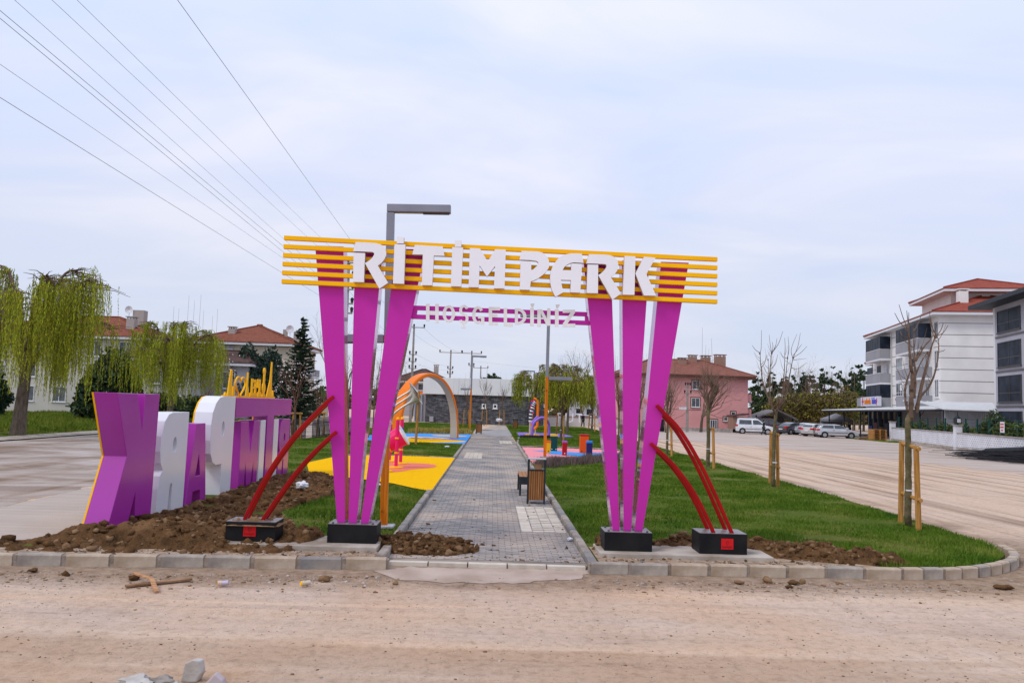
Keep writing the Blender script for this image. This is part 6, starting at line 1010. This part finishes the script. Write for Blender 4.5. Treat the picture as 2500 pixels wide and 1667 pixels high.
stuff(put(mb, 'perforation', mat('slot_dark', (.16, .155, .17), 1), wl))
for s_ in (.0, wL*.55):
    pr = put(fwall.box(s_-.3, s_+.3, .12, -.35, 0, 1.95), 'wall_pier', WW, wl); put(fwall.box(s_-.38, s_+.38, .2, -.43, 1.951, 2.03), 'pier_cap', MATS['coping_grey'], wl, pr)
lt = root_at('lantern', 'small black lantern on the middle pier of the white wall', 'lantern', fwall(wL*.55, -.1, 2.03)); q = Vector(lt.location); put(MB().box(q.x-.2, q.x+.2, q.y-.2, q.y+.2, q.z+.1, q.z+.5).box(q.x-.06, q.x+.06, q.y-.06, q.y+.06, q.z, q.z+.1), 'body', PST, lt); put(MB().box(q.x-.14, q.x+.14, q.y-.215, q.y-.201, q.z+.16, q.z+.44), 'pane', FAS, lt); put(MB().lathe([(.26, .5), (.05, .72), (.03, 1.0)], q, 6), 'roof', PST, lt)
mf = root_at('mesh_fence', 'green wire fence posts behind the white wall', 'fence', fwall(10, -.6, 0)); [put(fwall.box(s_-.05, s_+.05, -.45, -.55, 0, 2.5), 'fence_post', mat('fence_green', (.01, .06, .05), .5), mf) for s_ in np.arange(1, wL, 2.5)]; [put(fwall.box(0, wL, -.49, -.51, z_, z_+.025), 'fence_wire', MATS['fence_green'], mf) for z_ in (1.6, 1.9, 2.2, 2.45)]
random.seed(9)
LB_ = ['below the market canopy', 'left of the lantern', 'just left of the tall one', 'tallest and conical, right of the lantern', 'below the near corner of the lilac block', 'under the small red-lettered sign', 'right of the red-lettered sign', 'at the right edge of the picture', 'near the market end of the wall', 'between two green posts by the shed']
for i, (s_, h_) in enumerate(((6, 2.3), (18.2, 2.2), (23.2, 2.5), (24.9, 3.4), (26.8, 2.6), (29, 2.5), (31.3, 2.8), (34, 3.1), (2.5, 2.1), (13, 2.3))):
    q = fwall(s_, -1.2, 0); o = thing('hedge_shrub', 'lime-green hedge conifer behind the white wall, '+LB_[i], 'shrub', q, 0, 'hedge conifers behind the white wall'); MB().tube([(0, 0, 0), (0, 0, h_*.8)], [.05, .02], 5).build('stem', BARK, o); r_ = 1.0 if i != 3 else .75
    leaves('foliage', leafcloud([(0, 0, h_*.45, r_, r_, h_*.5), (.2, 0, h_*.3, r_*1.2, r_*.9, h_*.3)], 1500, .13, .35, .35, .7), [SHR, SHR, EVG, CON3] if i != 3 else [CON3, EVG], o)
sg = root_at('notice_board', 'small white notice with red lettering hung on the green fence', 'sign', G(2439, 1060, 1.5)); q = fwall(wL*.775, -.35, 1.75); sg.location = q; put(MB().obox(q+Vector((0, 0, .25)), fwall.a*.36, fwall.n*.015, Vector((0, 0, .36))), 'board', FAS, sg)
mb = MB(); [mb.obox(q+fwall.n*.02+Vector((0, 0, .45-.2*i)), fwall.a*(.28 if i < 2 else .16), fwall.n*.004, Vector((0, 0, .05))) for i in range(3)]; put(mb, 'red_lettering', RDT, sg)
sl2 = root_at('lamp_post', 'slim black lamp post at the market end of the white wall', 'lamp post', fwall(2.4, -.9, 0)); q = Vector(sl2.location); put(MB().tube([q, q+Vector((0, 0, 4.1))], .07, 8), 'post', PST, sl2); put(MB().tube([q+Vector((0, 0, 4.1)), q+Vector((-.1, 0, 4.15)), q+Vector((-.4, -.1, 4.1))], .09, 6), 'lamp_head', FAS, sl2)
# pallets, rebar, shed behind the cars
pt = root_at('pallet_stack', 'stack of orange-brown wooden pallets at the end of the white wall', 'pallets', (39.4, 81, 0)); PW = mat('pallet_wood', (.42, .19, .05), .85, (.5, .26, .09), 4)
for k in range(7):
    pg = put(MB().box(38.7, 40.1, 80.4, 81.6, .02+k*.165+.115, .02+k*.165+.14), 'deck', PW, pt)
    for j in range(3): put(MB().box(38.72+j*.62, 38.86+j*.62, 80.42, 81.58, .02+k*.165+.001, .02+k*.165+.1149), 'block', PW, pt, pg)
rb = root_at('rebar_pile', 'heap of black steel bars lying at the foot of the white wall', 'steel bars', G(2540, 1132, 0)); mb = MB(); q = Vector(rb.location)
for k in range(150): c_ = q+Vector((random.gauss(0, .7), random.gauss(0, 1.6), .05+.55*random.random()**2)); d = Vector((random.gauss(-.55, .12), random.gauss(1, .15), random.gauss(0, .02))).normalized()*random.uniform(2.2, 4.6); sg_ = Vector((0, 0, random.uniform(0, .15))); mb.tube([c_-d, c_+sg_, c_+d], random.uniform(.012, .03), 4)
stuff(put(mb, 'bar_bundle', mat('rebar_black', (.012, .013, .017), .45, (.03, .03, .035), 4), rb)); put(MB().tube([q+Vector((-1.2, 3.2, .5)), q+Vector((.8, -1, .9)), q+Vector((2, -4, .7))], [.2, .26, .2], 8), 'cable_roll', MATS['rebar_black'], rb)
shd = root_at('open_shed', 'low open shed with grey gable roof behind the parked cars', 'shed', (36, 108, 0)); a, c_, d = AY(1826, 1024, 108), AY(1888, 1003, 108), AY(1935, 1026, 108); put(MB().prism([(a.x, a.z), (c_.x, c_.z), (d.x, d.z), (d.x, d.z+.18), (c_.x, c_.z+.2), (a.x, a.z+.18)], lambda u, v: (u, 106, v), lambda u, v: (u, 111, v)), 'roof', mat('shed_roof', (.13, .12, .115), .9, (.2, .19, .18), 2), shd); [put(MB().box(x-.08, x+.08, 106.3, 106.46, 0, 2.15), 'post', PST, shd) for x in (a.x+.6, c_.x, d.x-.6)]; put(MB().box(a.x+.4, d.x-.4, 110, 110.2, 0, 2.1), 'back_wall', mat('shed_wall', (.09, .09, .085), .9, (.14, .13, .12), 2), shd)
gwl = root_at('low_wall', 'low dark wall and bins line behind the parked cars', 'wall', (40, 103, 0)); put(MB().box(33.5, 45, 103, 103.2, 0, 1.3), 'wall', MATS['shed_wall'], gwl)
# ------------------------------------------------------------------ utility poles and cables
CONP = mat('pole_concrete', (.27, .235, .215), .9, (.34, .30, .28), 3); INS = mat('insulator', (.035, .022, .02), .3)
def pole(x, y, h, label, lev=(0, -1.6, -2.4, -3.1), arm=1.0, rz=0.0):
    o = thing('utility_pole', label, 'utility pole', (x, y, 0), rz, 'concrete utility poles'); MB().prism([(-.16, -.13), (.16, -.13), (.16, .13), (-.16, .13)], lambda u, v: (u, v, 0), lambda u, v: (u*.6, v*.6, h-.1)).build('shaft', CONP, o)
    for i, l_ in enumerate(lev):
        a = arm if i == 0 else .42; k = MB().box(-a, a, -.16, -.08, h-.22+l_, h-.12+l_).build('cross_arm', CONP, o)
        for s_ in ((-a+.08, 0, a-.08) if i == 0 else (-a+.06, a-.06)): MB().lathe([(.03, 0), (.1, .06), (.08, .14), (.11, .2), (.1, .3), (.02, .36)], (s_, -.12, h-.12+l_), 8).build('insulator', INS, k)
    return o
pA = (AY(851, 640, 50).x, 50); pole(*pA, 11.2, 'near concrete utility pole seen in the slit of the left gate pillars', (0, -.9, -1.7, -2.6, -3.2), .8); pB = (AY(1011, 800, 91).x, 91); pole(*pB, 11.1, 'second utility pole rising left of the orange arch', (0, -3.1, -3.9, -4.7), 1.25); pC = (AY(1101, 858, 118).x, 118); pole(*pC, AY(1101, 858, 118).z, 'utility pole left of the pair behind the stone building', (0, -2.4, -3.1), 1.7); pD = (AY(1152, 860, 118).x, 118); pole(*pD, AY(1152, 860, 118).z, 'utility pole right of the pair behind the stone building', (0, -1.8), 1.5); pE = (AY(1174, 896, 150).x, 150); pole(*pE, AY(1174, 896, 150).z, 'small far utility pole behind the distant lamp', (0,), 1.4)
pp_ = pole(AY(1678, 1000, 92).x, 92, AY(1678, 938, 92).z, 'rust-brown pole with street plate before the pink house', (0, -.9), .35); MB().box(-1.0, -.15, -.2, -.17, 2.55, 2.85).build('street_plate', FAS, pp_)
WIRE = mat('cable_grey', (.26, .275, .245), .6)
def cable(p0, p1, label, r=.006, sag=.15, ext=0.0):
    p0, p1 = Vector(p0), Vector(p1)
    if ext: p0 = p0+(p0-p1)*ext
    n_ = 14; o = MB().tube([p0.lerp(p1, i/n_)-Vector((0, 0, sag*4*(i/n_)*(1-i/n_))) for i in range(n_+1)], r, 4).build('overhead_cable', WIRE); return tag(o, label, 'cable', 'overhead cables')
CB_ = [((0, 232), (851, 764), 'lowest dark cable entering at the left edge of the sky'), ((0, 151), (851, 737), 'thin cable second from bottom at the left edge of the sky'), ((0, 39), (851, 744), 'dark lower cable of the close pair at the upper left edge'), ((0, 20), (851, 731), 'dark upper cable of the close pair at the upper left edge'), ((42, 0), (851, 721), 'cable leaving the top edge next to the left corner'), ((133, 0), (851, 670), 'left one of two thin cables leaving the top edge side by side'), ((194, 0), (851, 645), 'right one of two thin cables leaving the top edge side by side')]
for a, c_, lb in CB_: cable(AY(*a, 13), AY(*c_, 50), lb, .0055 if 'dark' in lb else .004, .06, .3)
cable(AY(433, 0, 13), AY(1010, 800, 91), 'steep single cable leaving the top edge right of all others', .0055, .0, .1)
for i, dz in enumerate((-.1, -3.0, -3.8, -4.6)): cable((pA[0], 50, 11.2+dz*.6), (pB[0], 91, 11.1+dz), ['top', 'upper middle', 'lower middle', 'lowest'][i]+' span from the slit pole to the pole by the arch', .008, .5)
for i, (dx_, dz) in enumerate(((-1, 0), (1, 0), (.3, -3.1), (-.3, -3.9), (.3, -4.7))): cable((pB[0]+dx_, 91, 11.0+dz), (pC[0]+dx_, 118, AY(1101, 858, 118).z+dz*.7), ['left top', 'right top', 'upper low', 'middle low', 'bottom low'][i]+' span from the pole by the arch to the pole pair', .009, .35)
cable((pC[0], 118, 10.2), (pD[0], 118, 10.2), 'short level span joining the pole pair', .009, .1); cable((pD[0], 118, 8.8), (40, 140, 9.0), 'long thin span running right from the pole pair', .009, .8)
# ------------------------------------------------------------------ vehicles
TYR = mat('tyre', (.015, .015, .016), .8); RIM = mat('rim', (.42, .43, .45), .3, metal=.7); CGL = mat('car_glass', (.02, .028, .032), .05, (.05, .075, .08), .9, 2, spec=.9); TRIM = mat('car_trim', (.02, .02, .022), .6); TLT = mat('tail_light', (.55, .01, .012), .2); HLT = mat('head_light', (.6, .62, .65), .1)
def paint(n, c): return mat(n, c, .22, tuple(x*.92 for x in c), 2, 2, metal=.25, coat=.8)
def car(loc, rz, label, col, kind):
    # x forward, half width 0.86
    o = thing('parked_car', label, 'van' if 'van' in kind else 'car', loc, rz, 'cars parked by the market'); hw = .86
    if kind == 'van': L0, L1, prof, cab = -2.1, 2.2, [(-2.1, .28), (-2.14, .75), (-2.1, 1.05), (.75, 1.05), (1.35, 1.0), (1.95, .88), (2.17, .68), (2.2, .28)], [(-2.06, 1.05), (-1.95, 1.72), (-1.75, 1.80), (.05, 1.80), (.35, 1.74), (1.22, 1.03)]
    elif kind == 'sedan': L0, L1, prof, cab = -2.3, 2.25, [(-2.25, .28), (-2.32, .7), (-2.25, 1.0), (-1.6, 1.02), (.9, .95), (1.7, .84), (2.2, .66), (2.25, .28)], [(-1.85, 1.0), (-1.15, 1.36), (-.55, 1.45), (.05, 1.43), (.55, 1.28), (1.1, .94)]
    else: L0, L1, prof, cab = -2.08, 2.12, [(-2.05, .28), (-2.1, .7), (-2.02, 1.02), (.95, .96), (1.6, .86), (2.08, .66), (2.12, .28)], [(-1.98, 1.0), (-1.78, 1.30), (-1.2, 1.45), (-.3, 1.48), (.2, 1.42), (.6, 1.24), (1.15, .93)]
    mb = MB(); mb.prism(prof, lambda u, v: (u, -hw+.05*(v > .9), v), lambda u, v: (u, hw-.05*(v > .9), v)); body = mb.build('body', col, o, bevel=.06)
    th = lambda v: hw-.07-(v-.95)*.30; mb = MB(); mb.prism(cab, lambda u, v: (u, -th(v), v), lambda u, v: (u, th(v), v)); mb.build('cabin', col, o, bevel=.05)
    zs = max(p[1] for p in cab); zb = 1.03; xr = cab[0][0]; xf_ = cab[-1][0]
    def sidewin(x0, x1, x2, x3, z0, z1, nm='side_window'):
        for s_ in (-1, 1): mb = MB(); mb.prism([(x0, z0), (x1, z0), (x2, z1), (x3, z1)], lambda u, v: (u, s_*(th(v)+.012), v), lambda u, v: (u, s_*(th(v)-.02), v)); mb.build(nm, CGL, o)
    if kind == 'van': sidewin(-1.75, -.35, -.38, -1.72, 1.1, 1.6); sidewin(-.2, .98, .38, -.22, 1.1, 1.6)
    elif kind == 'sedan': sidewin(-1.45, -.32, -.36, -1.0, 1.04, 1.33); sidewin(-.22, .82, .35, -.26, 1.02, 1.34)
    else: sidewin(-1.7, -.42, -.45, -1.45, 1.04, 1.36); sidewin(-.32, .88, .38, -.36, 1.02, 1.37)
    def pan(i, nm, k0=.12, k1=.9, lift=.012):
        a, c_ = Vector((cab[i][0], 0, cab[i][1])), Vector((cab[i+1][0], 0, cab[i+1][1])); n_ = Vector((-(c_-a).z, 0, (c_-a).x)).normalized()
        if n_.z < 0: n_ = -n_
        p_, q_ = a.lerp(c_, k0)+n_*lift, a.lerp(c_, k1)+n_*lift; vs = [Vector((p_.x, -th(p_.z)+.09, p_.z)), Vector((p_.x, th(p_.z)-.09, p_.z)), Vector((q_.x, th(q_.z)-.09, q_.z)), Vector((q_.x, -th(q_.z)+.09, q_.z))]; MB().add(vs+[v-n_*.02 for v in vs], [(0, 1, 2, 3), (7, 6, 5, 4), (0, 4, 5, 1), (1, 5, 6, 2), (2, 6, 7, 3), (3, 7, 4, 0)]).build(nm, CGL, o)
    pan(len(cab)-2, 'windscreen'); pan(0, 'rear_window', .2, .92)
    for x in (L0+.72, L1-.78):
        for s_ in (-1, 1):
            ty = MB().tube([(x, s_*(hw-.2), .31), (x, s_*(hw+.012), .31)], .31, 20).build('wheel', TYR, o); MB().tube([(x, s_*(hw+.0), .31), (x, s_*(hw+.022), .31)], .2, 14).build('rim', RIM, ty)
            MB().tube([(x, s_*(hw-.22), .33), (x, s_*(hw+.004), .33)], .37, 20).build('wheel_arch', TRIM, o)
    for s_ in (-1, 1):
        zl = .9 if kind != 'van' else 1.0; MB().box(L0-.045, L0+.2, s_*hw-.012 if s_ > 0 else -hw-.012, s_*hw+.012 if s_ > 0 else -hw+.012, zl-.14, zl+.05).box(L0-.05, L0+.05, min(s_*.5, s_*.84), max(s_*.5, s_*.84), zl-.13, zl+.04).build('tail_light', TLT, o); MB().box(L1-.12, L1+.005, min(s_*.45, s_*.8), max(s_*.45, s_*.8), .6, .74).build('head_light', HLT, o); MB().box(-1.2, 1.0, min(s_*(hw-.01), s_*(hw+.015)), max(s_*(hw-.01), s_*(hw+.015)), .55, .6).build('side_strip', TRIM, o); MB().box(.85, 1.02, min(s_*.82, s_*.98), max(s_*.82, s_*.98), 1.0, 1.13).build('mirror', col, o); MB().box(-.5, -.36, min(s_*(hw-.01), s_*(hw+.02)), max(s_*(hw-.01), s_*(hw+.02)), .84, .87).build('door_handle', TRIM, o)
    MB().box(L0-.06, L0+.06, -.26, .26, .58, .70).build('number_plate', FAS, o); MB().box(L0-.03, L1+.02, -.78, .78, .2, .3).build('underside', TRIM, o); MB().box(L1-.08, L1+.015, -.4, .4, .4, .56).build('grille', TRIM, o); return o
car((30.5, 92.4, 0), R(-14), 'white small van parked in front of the pink house', paint('car_white', (.74, .75, .78)), 'van'); car((31.6, 97.3, 0), R(-16), 'white car mostly hidden behind the white van', paint('car_white2', (.70, .71, .73)), 'hatch'); car((35.0, 100, 0), R(-10), 'dark maroon van parked behind the walking person', paint('car_maroon', (.055, .018, .024)), 'van'); car((36.3, 95.5, 0), R(30), 'dark grey saloon showing its rear light left of the silver cars', paint('car_charcoal', (.075, .072, .085)), 'sedan'); car((38.1, 95.2, 0), R(24), 'light silver saloon in the middle of the parked row', paint('car_silver', (.42, .44, .52)), 'sedan')
car((37.2, 90.2, 0), R(28), 'beige-white hatchback showing its number plate', paint('car_champagne', (.55, .53, .52)), 'hatch'); car((37.55, 86.4, 0), R(-13), 'nearest silver hatchback parked in front of the market', paint('car_silver2', (.50, .51, .54)), 'hatch')
for i, (x, y, c_) in enumerate(((11.6, 106.5, (.62, .63, .65)), (14.3, 107, (.55, .56, .6)))): car((x, y, 0), R(170), ('pale car left of', 'pale car right of')[i]+' the far stakes behind the park', paint('car_far%d' % i, c_), 'hatch')
# ------------------------------------------------------------------ people and dog
def skin_body(name, verts, edges, radii, m, parent, sub=2):
    me = bpy.data.meshes.new(name); me.from_pydata(verts, edges, []); me.materials.append(m); o = bpy.data.objects.new(name, me); COL.objects.link(o); o.parent = parent
    o.modifiers.new('skin', 'SKIN'); s_ = o.modifiers.new('sub', 'SUBSURF'); s_.levels = sub; s_.render_levels = sub
    for i, v in enumerate(me.skin_vertices[0].data): v.radius = (radii[i] if hasattr(radii[i], '__len__') else (radii[i],)*2); v.use_root = (i == 0)
    return o
def person(loc, rz, label, top, legs, hair, stride=.22, bag=None, skirt=False, hgt=1.68):
    o = thing('person', label, 'person', loc, rz); k = hgt/1.7; SK = mat('skin', (.42, .25, .18), .6)
    V = [(0, 0, .92), (0, 0, 1.12), (0, 0, 1.34), (0, .01, 1.47), (0, -.01, 1.54), (0, -.02, 1.64), (.09, 0, .88), (.10, -stride*.5, .48), (.10, -stride*.75+.02, .08), (.10, -stride*.9-.1, .04), (-.09, 0, .88), (-.10, stride*.5-.06, .48), (-.10, stride+.02, .09), (-.10, stride-.08, .04), (.18, 0, 1.38), (.24, .08, 1.12), (.23, 0, .88), (.225, -.03, .79), (-.18, 0, 1.38), (-.25, -.04, 1.12), (-.24, -.14, .9), (-.235, -.17, .82)]
    E_ = [(0, 1), (1, 2), (2, 3), (3, 4), (4, 5), (0, 6), (6, 7), (7, 8), (8, 9), (0, 10), (10, 11), (11, 12), (12, 13), (2, 14), (14, 15), (15, 16), (16, 17), (2, 18), (18, 19), (19, 20), (20, 21)]
    Rr = [(.15, .11), (.13, .095), (.16, .11), .055, .065, .085, .09, .062, .045, .04, .09, .062, .045, .04, .06, .045, .035, .03, .06, .045, .035, .03]
    skin_body('body', [(x*k, y*k, z*k) for x, y, z in V], E_, Rr, SK, o)
    tv = [V[0], V[1], V[2], (0, 0, 1.42), V[14], V[15], V[16], V[18], V[19], V[20]]; te = [(0, 1), (1, 2), (2, 3), (2, 4), (4, 5), (5, 6), (2, 7), (7, 8), (8, 9)]; skin_body('jacket', [(x*k, y*k, z*k) for x, y, z in tv], te, [(.175, .135), (.155, .12), (.18, .13), .08, .075, .06, .048, .075, .06, .048], top, o)
    if skirt: MB().lathe([(.17, 1.0), (.24, .55), (.28, .08)], (0, 0, 0), 14).build('skirt', legs, o, smooth=True)
    else: skin_body('trousers', [(x*k, y*k, z*k) for x, y, z in [V[0], V[6], V[7], V[8], V[10], V[11], V[12]]], [(0, 1), (1, 2), (2, 3), (0, 4), (4, 5), (5, 6)], [(.165, .125), .105, .075, .058, .105, .075, .058], legs, o)
    mb = MB(); bm_ = bmesh.new(); bmesh.ops.create_icosphere(bm_, subdivisions=2, radius=1); mb.add([(v.co.x*.098, v.co.y*.108+.015, v.co.z*.11+1.615*k) for v in bm_.verts if True], [tuple(v.index for v in f.verts) for f in bm_.faces]); bm_.free(); mb.v = [(x, max(y, -.055) if z < 1.67*k else y, z) for x, y, z in mb.v]; mb.build('hair', hair, o, smooth=True)
    if bag: MB().tube([(.26, -.02, .78*k), (.27, -.02, .5*k)], [.05, .13], 8).build('bag', bag, o)
    return o
DK, DK2, HB = mat('cloth_black', (.015, .016, .02), .9), mat('cloth_navy', (.025, .03, .045), .9), mat('hair_dark', (.02, .013, .01), .7)
person((29.75, 87.0, 0), R(60), 'walking person in dark clothes carrying a yellow-green bag by the white van', DK, DK2, HB, .24, mat('bag_lime', (.45, .55, .06), .6)); person((AY(1616, 1050, 88).x, 88, 0), 0, 'person in a long black garment beside the rightmost gate pillar', DK, DK, DK, .05, None, True)
person((AY(2074, 1040, 97).x, 97, 0), R(20), 'person in dark clothes standing between the market posts', DK2, DK, HB, .06); person((AY(1423, 1030, 96).x, 96, .05), R(30), 'person in black beyond the lawn between the willow stakes', DK, DK, HB, .2)
dg_ = thing('dog', 'brown and black dog lying on the kerb in front of the market', 'dog', (38.4, 82.2, 0), R(15)); skin_body('body', [(0, 0, .16), (.3, 0, .17), (.55, .02, .2), (.72, .04, .3), (.85, .05, .31), (-.28, 0, .14), (-.5, .1, .07), (-.7, .2, .03), (.6, -.14, .07), (.8, -.2, .03), (-.2, -.16, .07), (0, -.24, .03), (.74, .1, .4), (.74, -.02, .4)], [(0, 1), (1, 2), (2, 3), (3, 4), (0, 5), (5, 6), (6, 7), (2, 8), (8, 9), (5, 10), (10, 11), (3, 12), (3, 13)], [.13, .14, .12, .09, .05, .12, .03, .015, .05, .035, .06, .04, .02, .02], mat('dog_fur', (.06, .035, .02), .95, (.35, .2, .11), 2.2, 2), dg_)
# ------------------------------------------------------------------ litter and loose pieces in front of the kerb
WD = mat('split_wood', (.36, .17, .075), .9, (.55, .32, .17), 6, 5, .4, 30, stretch=(1, 6, 6)); WD2 = mat('muddy_wood', (.20, .11, .055), .95, (.34, .2, .11), 6, 5, .4, 30)
bd = thing('broken_board', 'splintered pale board bent in the middle in front of the left kerb', 'board', G(365, 1425, 0)); q = Vector(bd.location); a, c_, d = G(328, 1398, .12)-q, G(370, 1412, .09)-q, G(382, 1443, .02)-q; mb = MB(); 
for s0, s1 in ((a, c_), (c_, d)): u = (s1-s0); n_ = Vector((-u.y, u.x, 0)).normalized(); mb.obox((s0+s1)/2, u/2*1.05, n_*.028, Vector((0, 0, .012)))
mb.build('plank', WD, bd, bevel=.004)
bd = thing('muddy_board', 'long muddy board lying flat in front of the left kerb', 'board', G(385, 1420, 0)); q = Vector(bd.location); s0, s1 = G(306, 1430, .025)-q, G(468, 1412, .03)-q; u = s1-s0; n_ = Vector((-u.y, u.x, 0)).normalized(); MB().obox((s0+s1)/2, u/2, n_*.04, Vector((0, 0, .012))).build('plank', WD2, bd, bevel=.004)
for i, (px, py, c_, lb) in enumerate(((545, 1428, (.55, .5, .62), 'crushed pale drinks can in front of the left kerb'), (746, 1428, (.6, .55, .45), 'crushed drinks can with yellow end near the path entrance'))):
    o = thing('drinks_can', lb, 'can', G(px, py, .02), R(15+20*i)); MB().tube([(-.06, 0, .03), (-.055, 0, .03), (0, 0, .028), (.055, .004, .03), (.06, .004, .03)], [.024, .033, .03, .033, .025], 12).build('can_body', mat('can_%d' % i, c_, .3, metal=.5), o); MB().tube([(-.068, 0, .03), (-.03, 0, .029)], [.026, .0335], 12).build('can_band', YEL, o)
def crumple(loc, r, m, label, cat='litter', name='plastic_scrap', flat=.6, seed=0):
    rr = np.random.default_rng(seed); bm_ = bmesh.new(); bmesh.ops.create_icosphere(bm_, subdivisions=3, radius=r); mb = MB(); pv = np.array([v.co[:] for v in bm_.verts]); k = 1+.35*np.sin(pv[:, 0]/r*4+1)*np.sin(pv[:, 1]/r*5)+rr.uniform(-.12, .12, len(pv)); pv = pv*k[:, None]; pv[:, 2] *= flat; pv[:, 2] += -pv[:, 2].min()
    mb.add(pv.tolist(), [tuple(v.index for v in f.verts) for f in bm_.faces]); bm_.free(); o = mb.build(name, m); o.location = loc; return tag(o, label, cat)
PLS = mat('plastic_white', (.66, .67, .70), .35); crumple(G(737, 1194, .3), .13, PLS, 'white plastic bag on the earth below the left red brace', seed=1); crumple(G(2046, 1356, .14), .12, mat('plastic_clear', (.5, .48, .42), .4), 'crumpled pale wrapper on the earth at the right lawn', seed=2, flat=.3); crumple(G(1391, 1320, .06), .045, PLS, 'small white stone-like scrap on the path beside the right kerb', seed=3); crumple(G(925, 1186, .1), .07, PLS, 'white paper scrap in the grass behind the left pillars', seed=4, flat=.4); crumple(G(1092, 1093, .1), .12, PLS, 'white scrap on the grass above the yellow play floor', seed=5, flat=.4); crumple(G(1218, 1030, .5), .3, PLS, 'white ribbon scrap hanging by the sapling at the stone wall', seed=6)
CHK = mat('rubble_concrete', (.38, .345, .30), .95, (.55, .53, .50), 5, 5, .3, 30)
q = G(465, 1662, 0); o = thing('concrete_chunk', 'broken pale concrete chunk standing at the bottom edge of the picture', 'rubble', q); MB().prism([(-.075, 0), (.06, 0), (.095, .08), (.08, .18), (.015, .19), (-.045, .16)], lambda u, v: (u, -.03-v*.1, v), lambda u, v: (u*.92+.02, .06-v*.1, v*.96)).build('chunk', CHK, o, bevel=.012)
q = G(527, 1672, 0); o = thing('concrete_chunk', 'small pointed reddish-grey rubble piece at the bottom edge', 'rubble', q); MB().prism([(-.10, 0), (.08, 0), (.06, .05), (-.01, .10)], lambda u, v: (u, -.03, v), lambda u, v: (u, .05, v)).build('chunk', mat('rubble_red', (.46, .36, .36), .9, (.5, .48, .52), 4), o, bevel=.01)
for i, (px, py, r_) in enumerate(((395, 1672, .09), (330, 1678, .12), (425, 1676, .05))): crumple(G(px, py, 0), r_, CHK if i else GREYS, ['flat grey rubble lump', 'pale rubble slab', 'small pale rubble lump'][i]+' at the bottom edge left of the concrete chunk', 'rubble', 'rubble_piece', .35, 20+i)
crumple((-32.8, 52, .1), .35, PLS, 'white plastic bag on the far verge right of the willow trunk', seed=30)
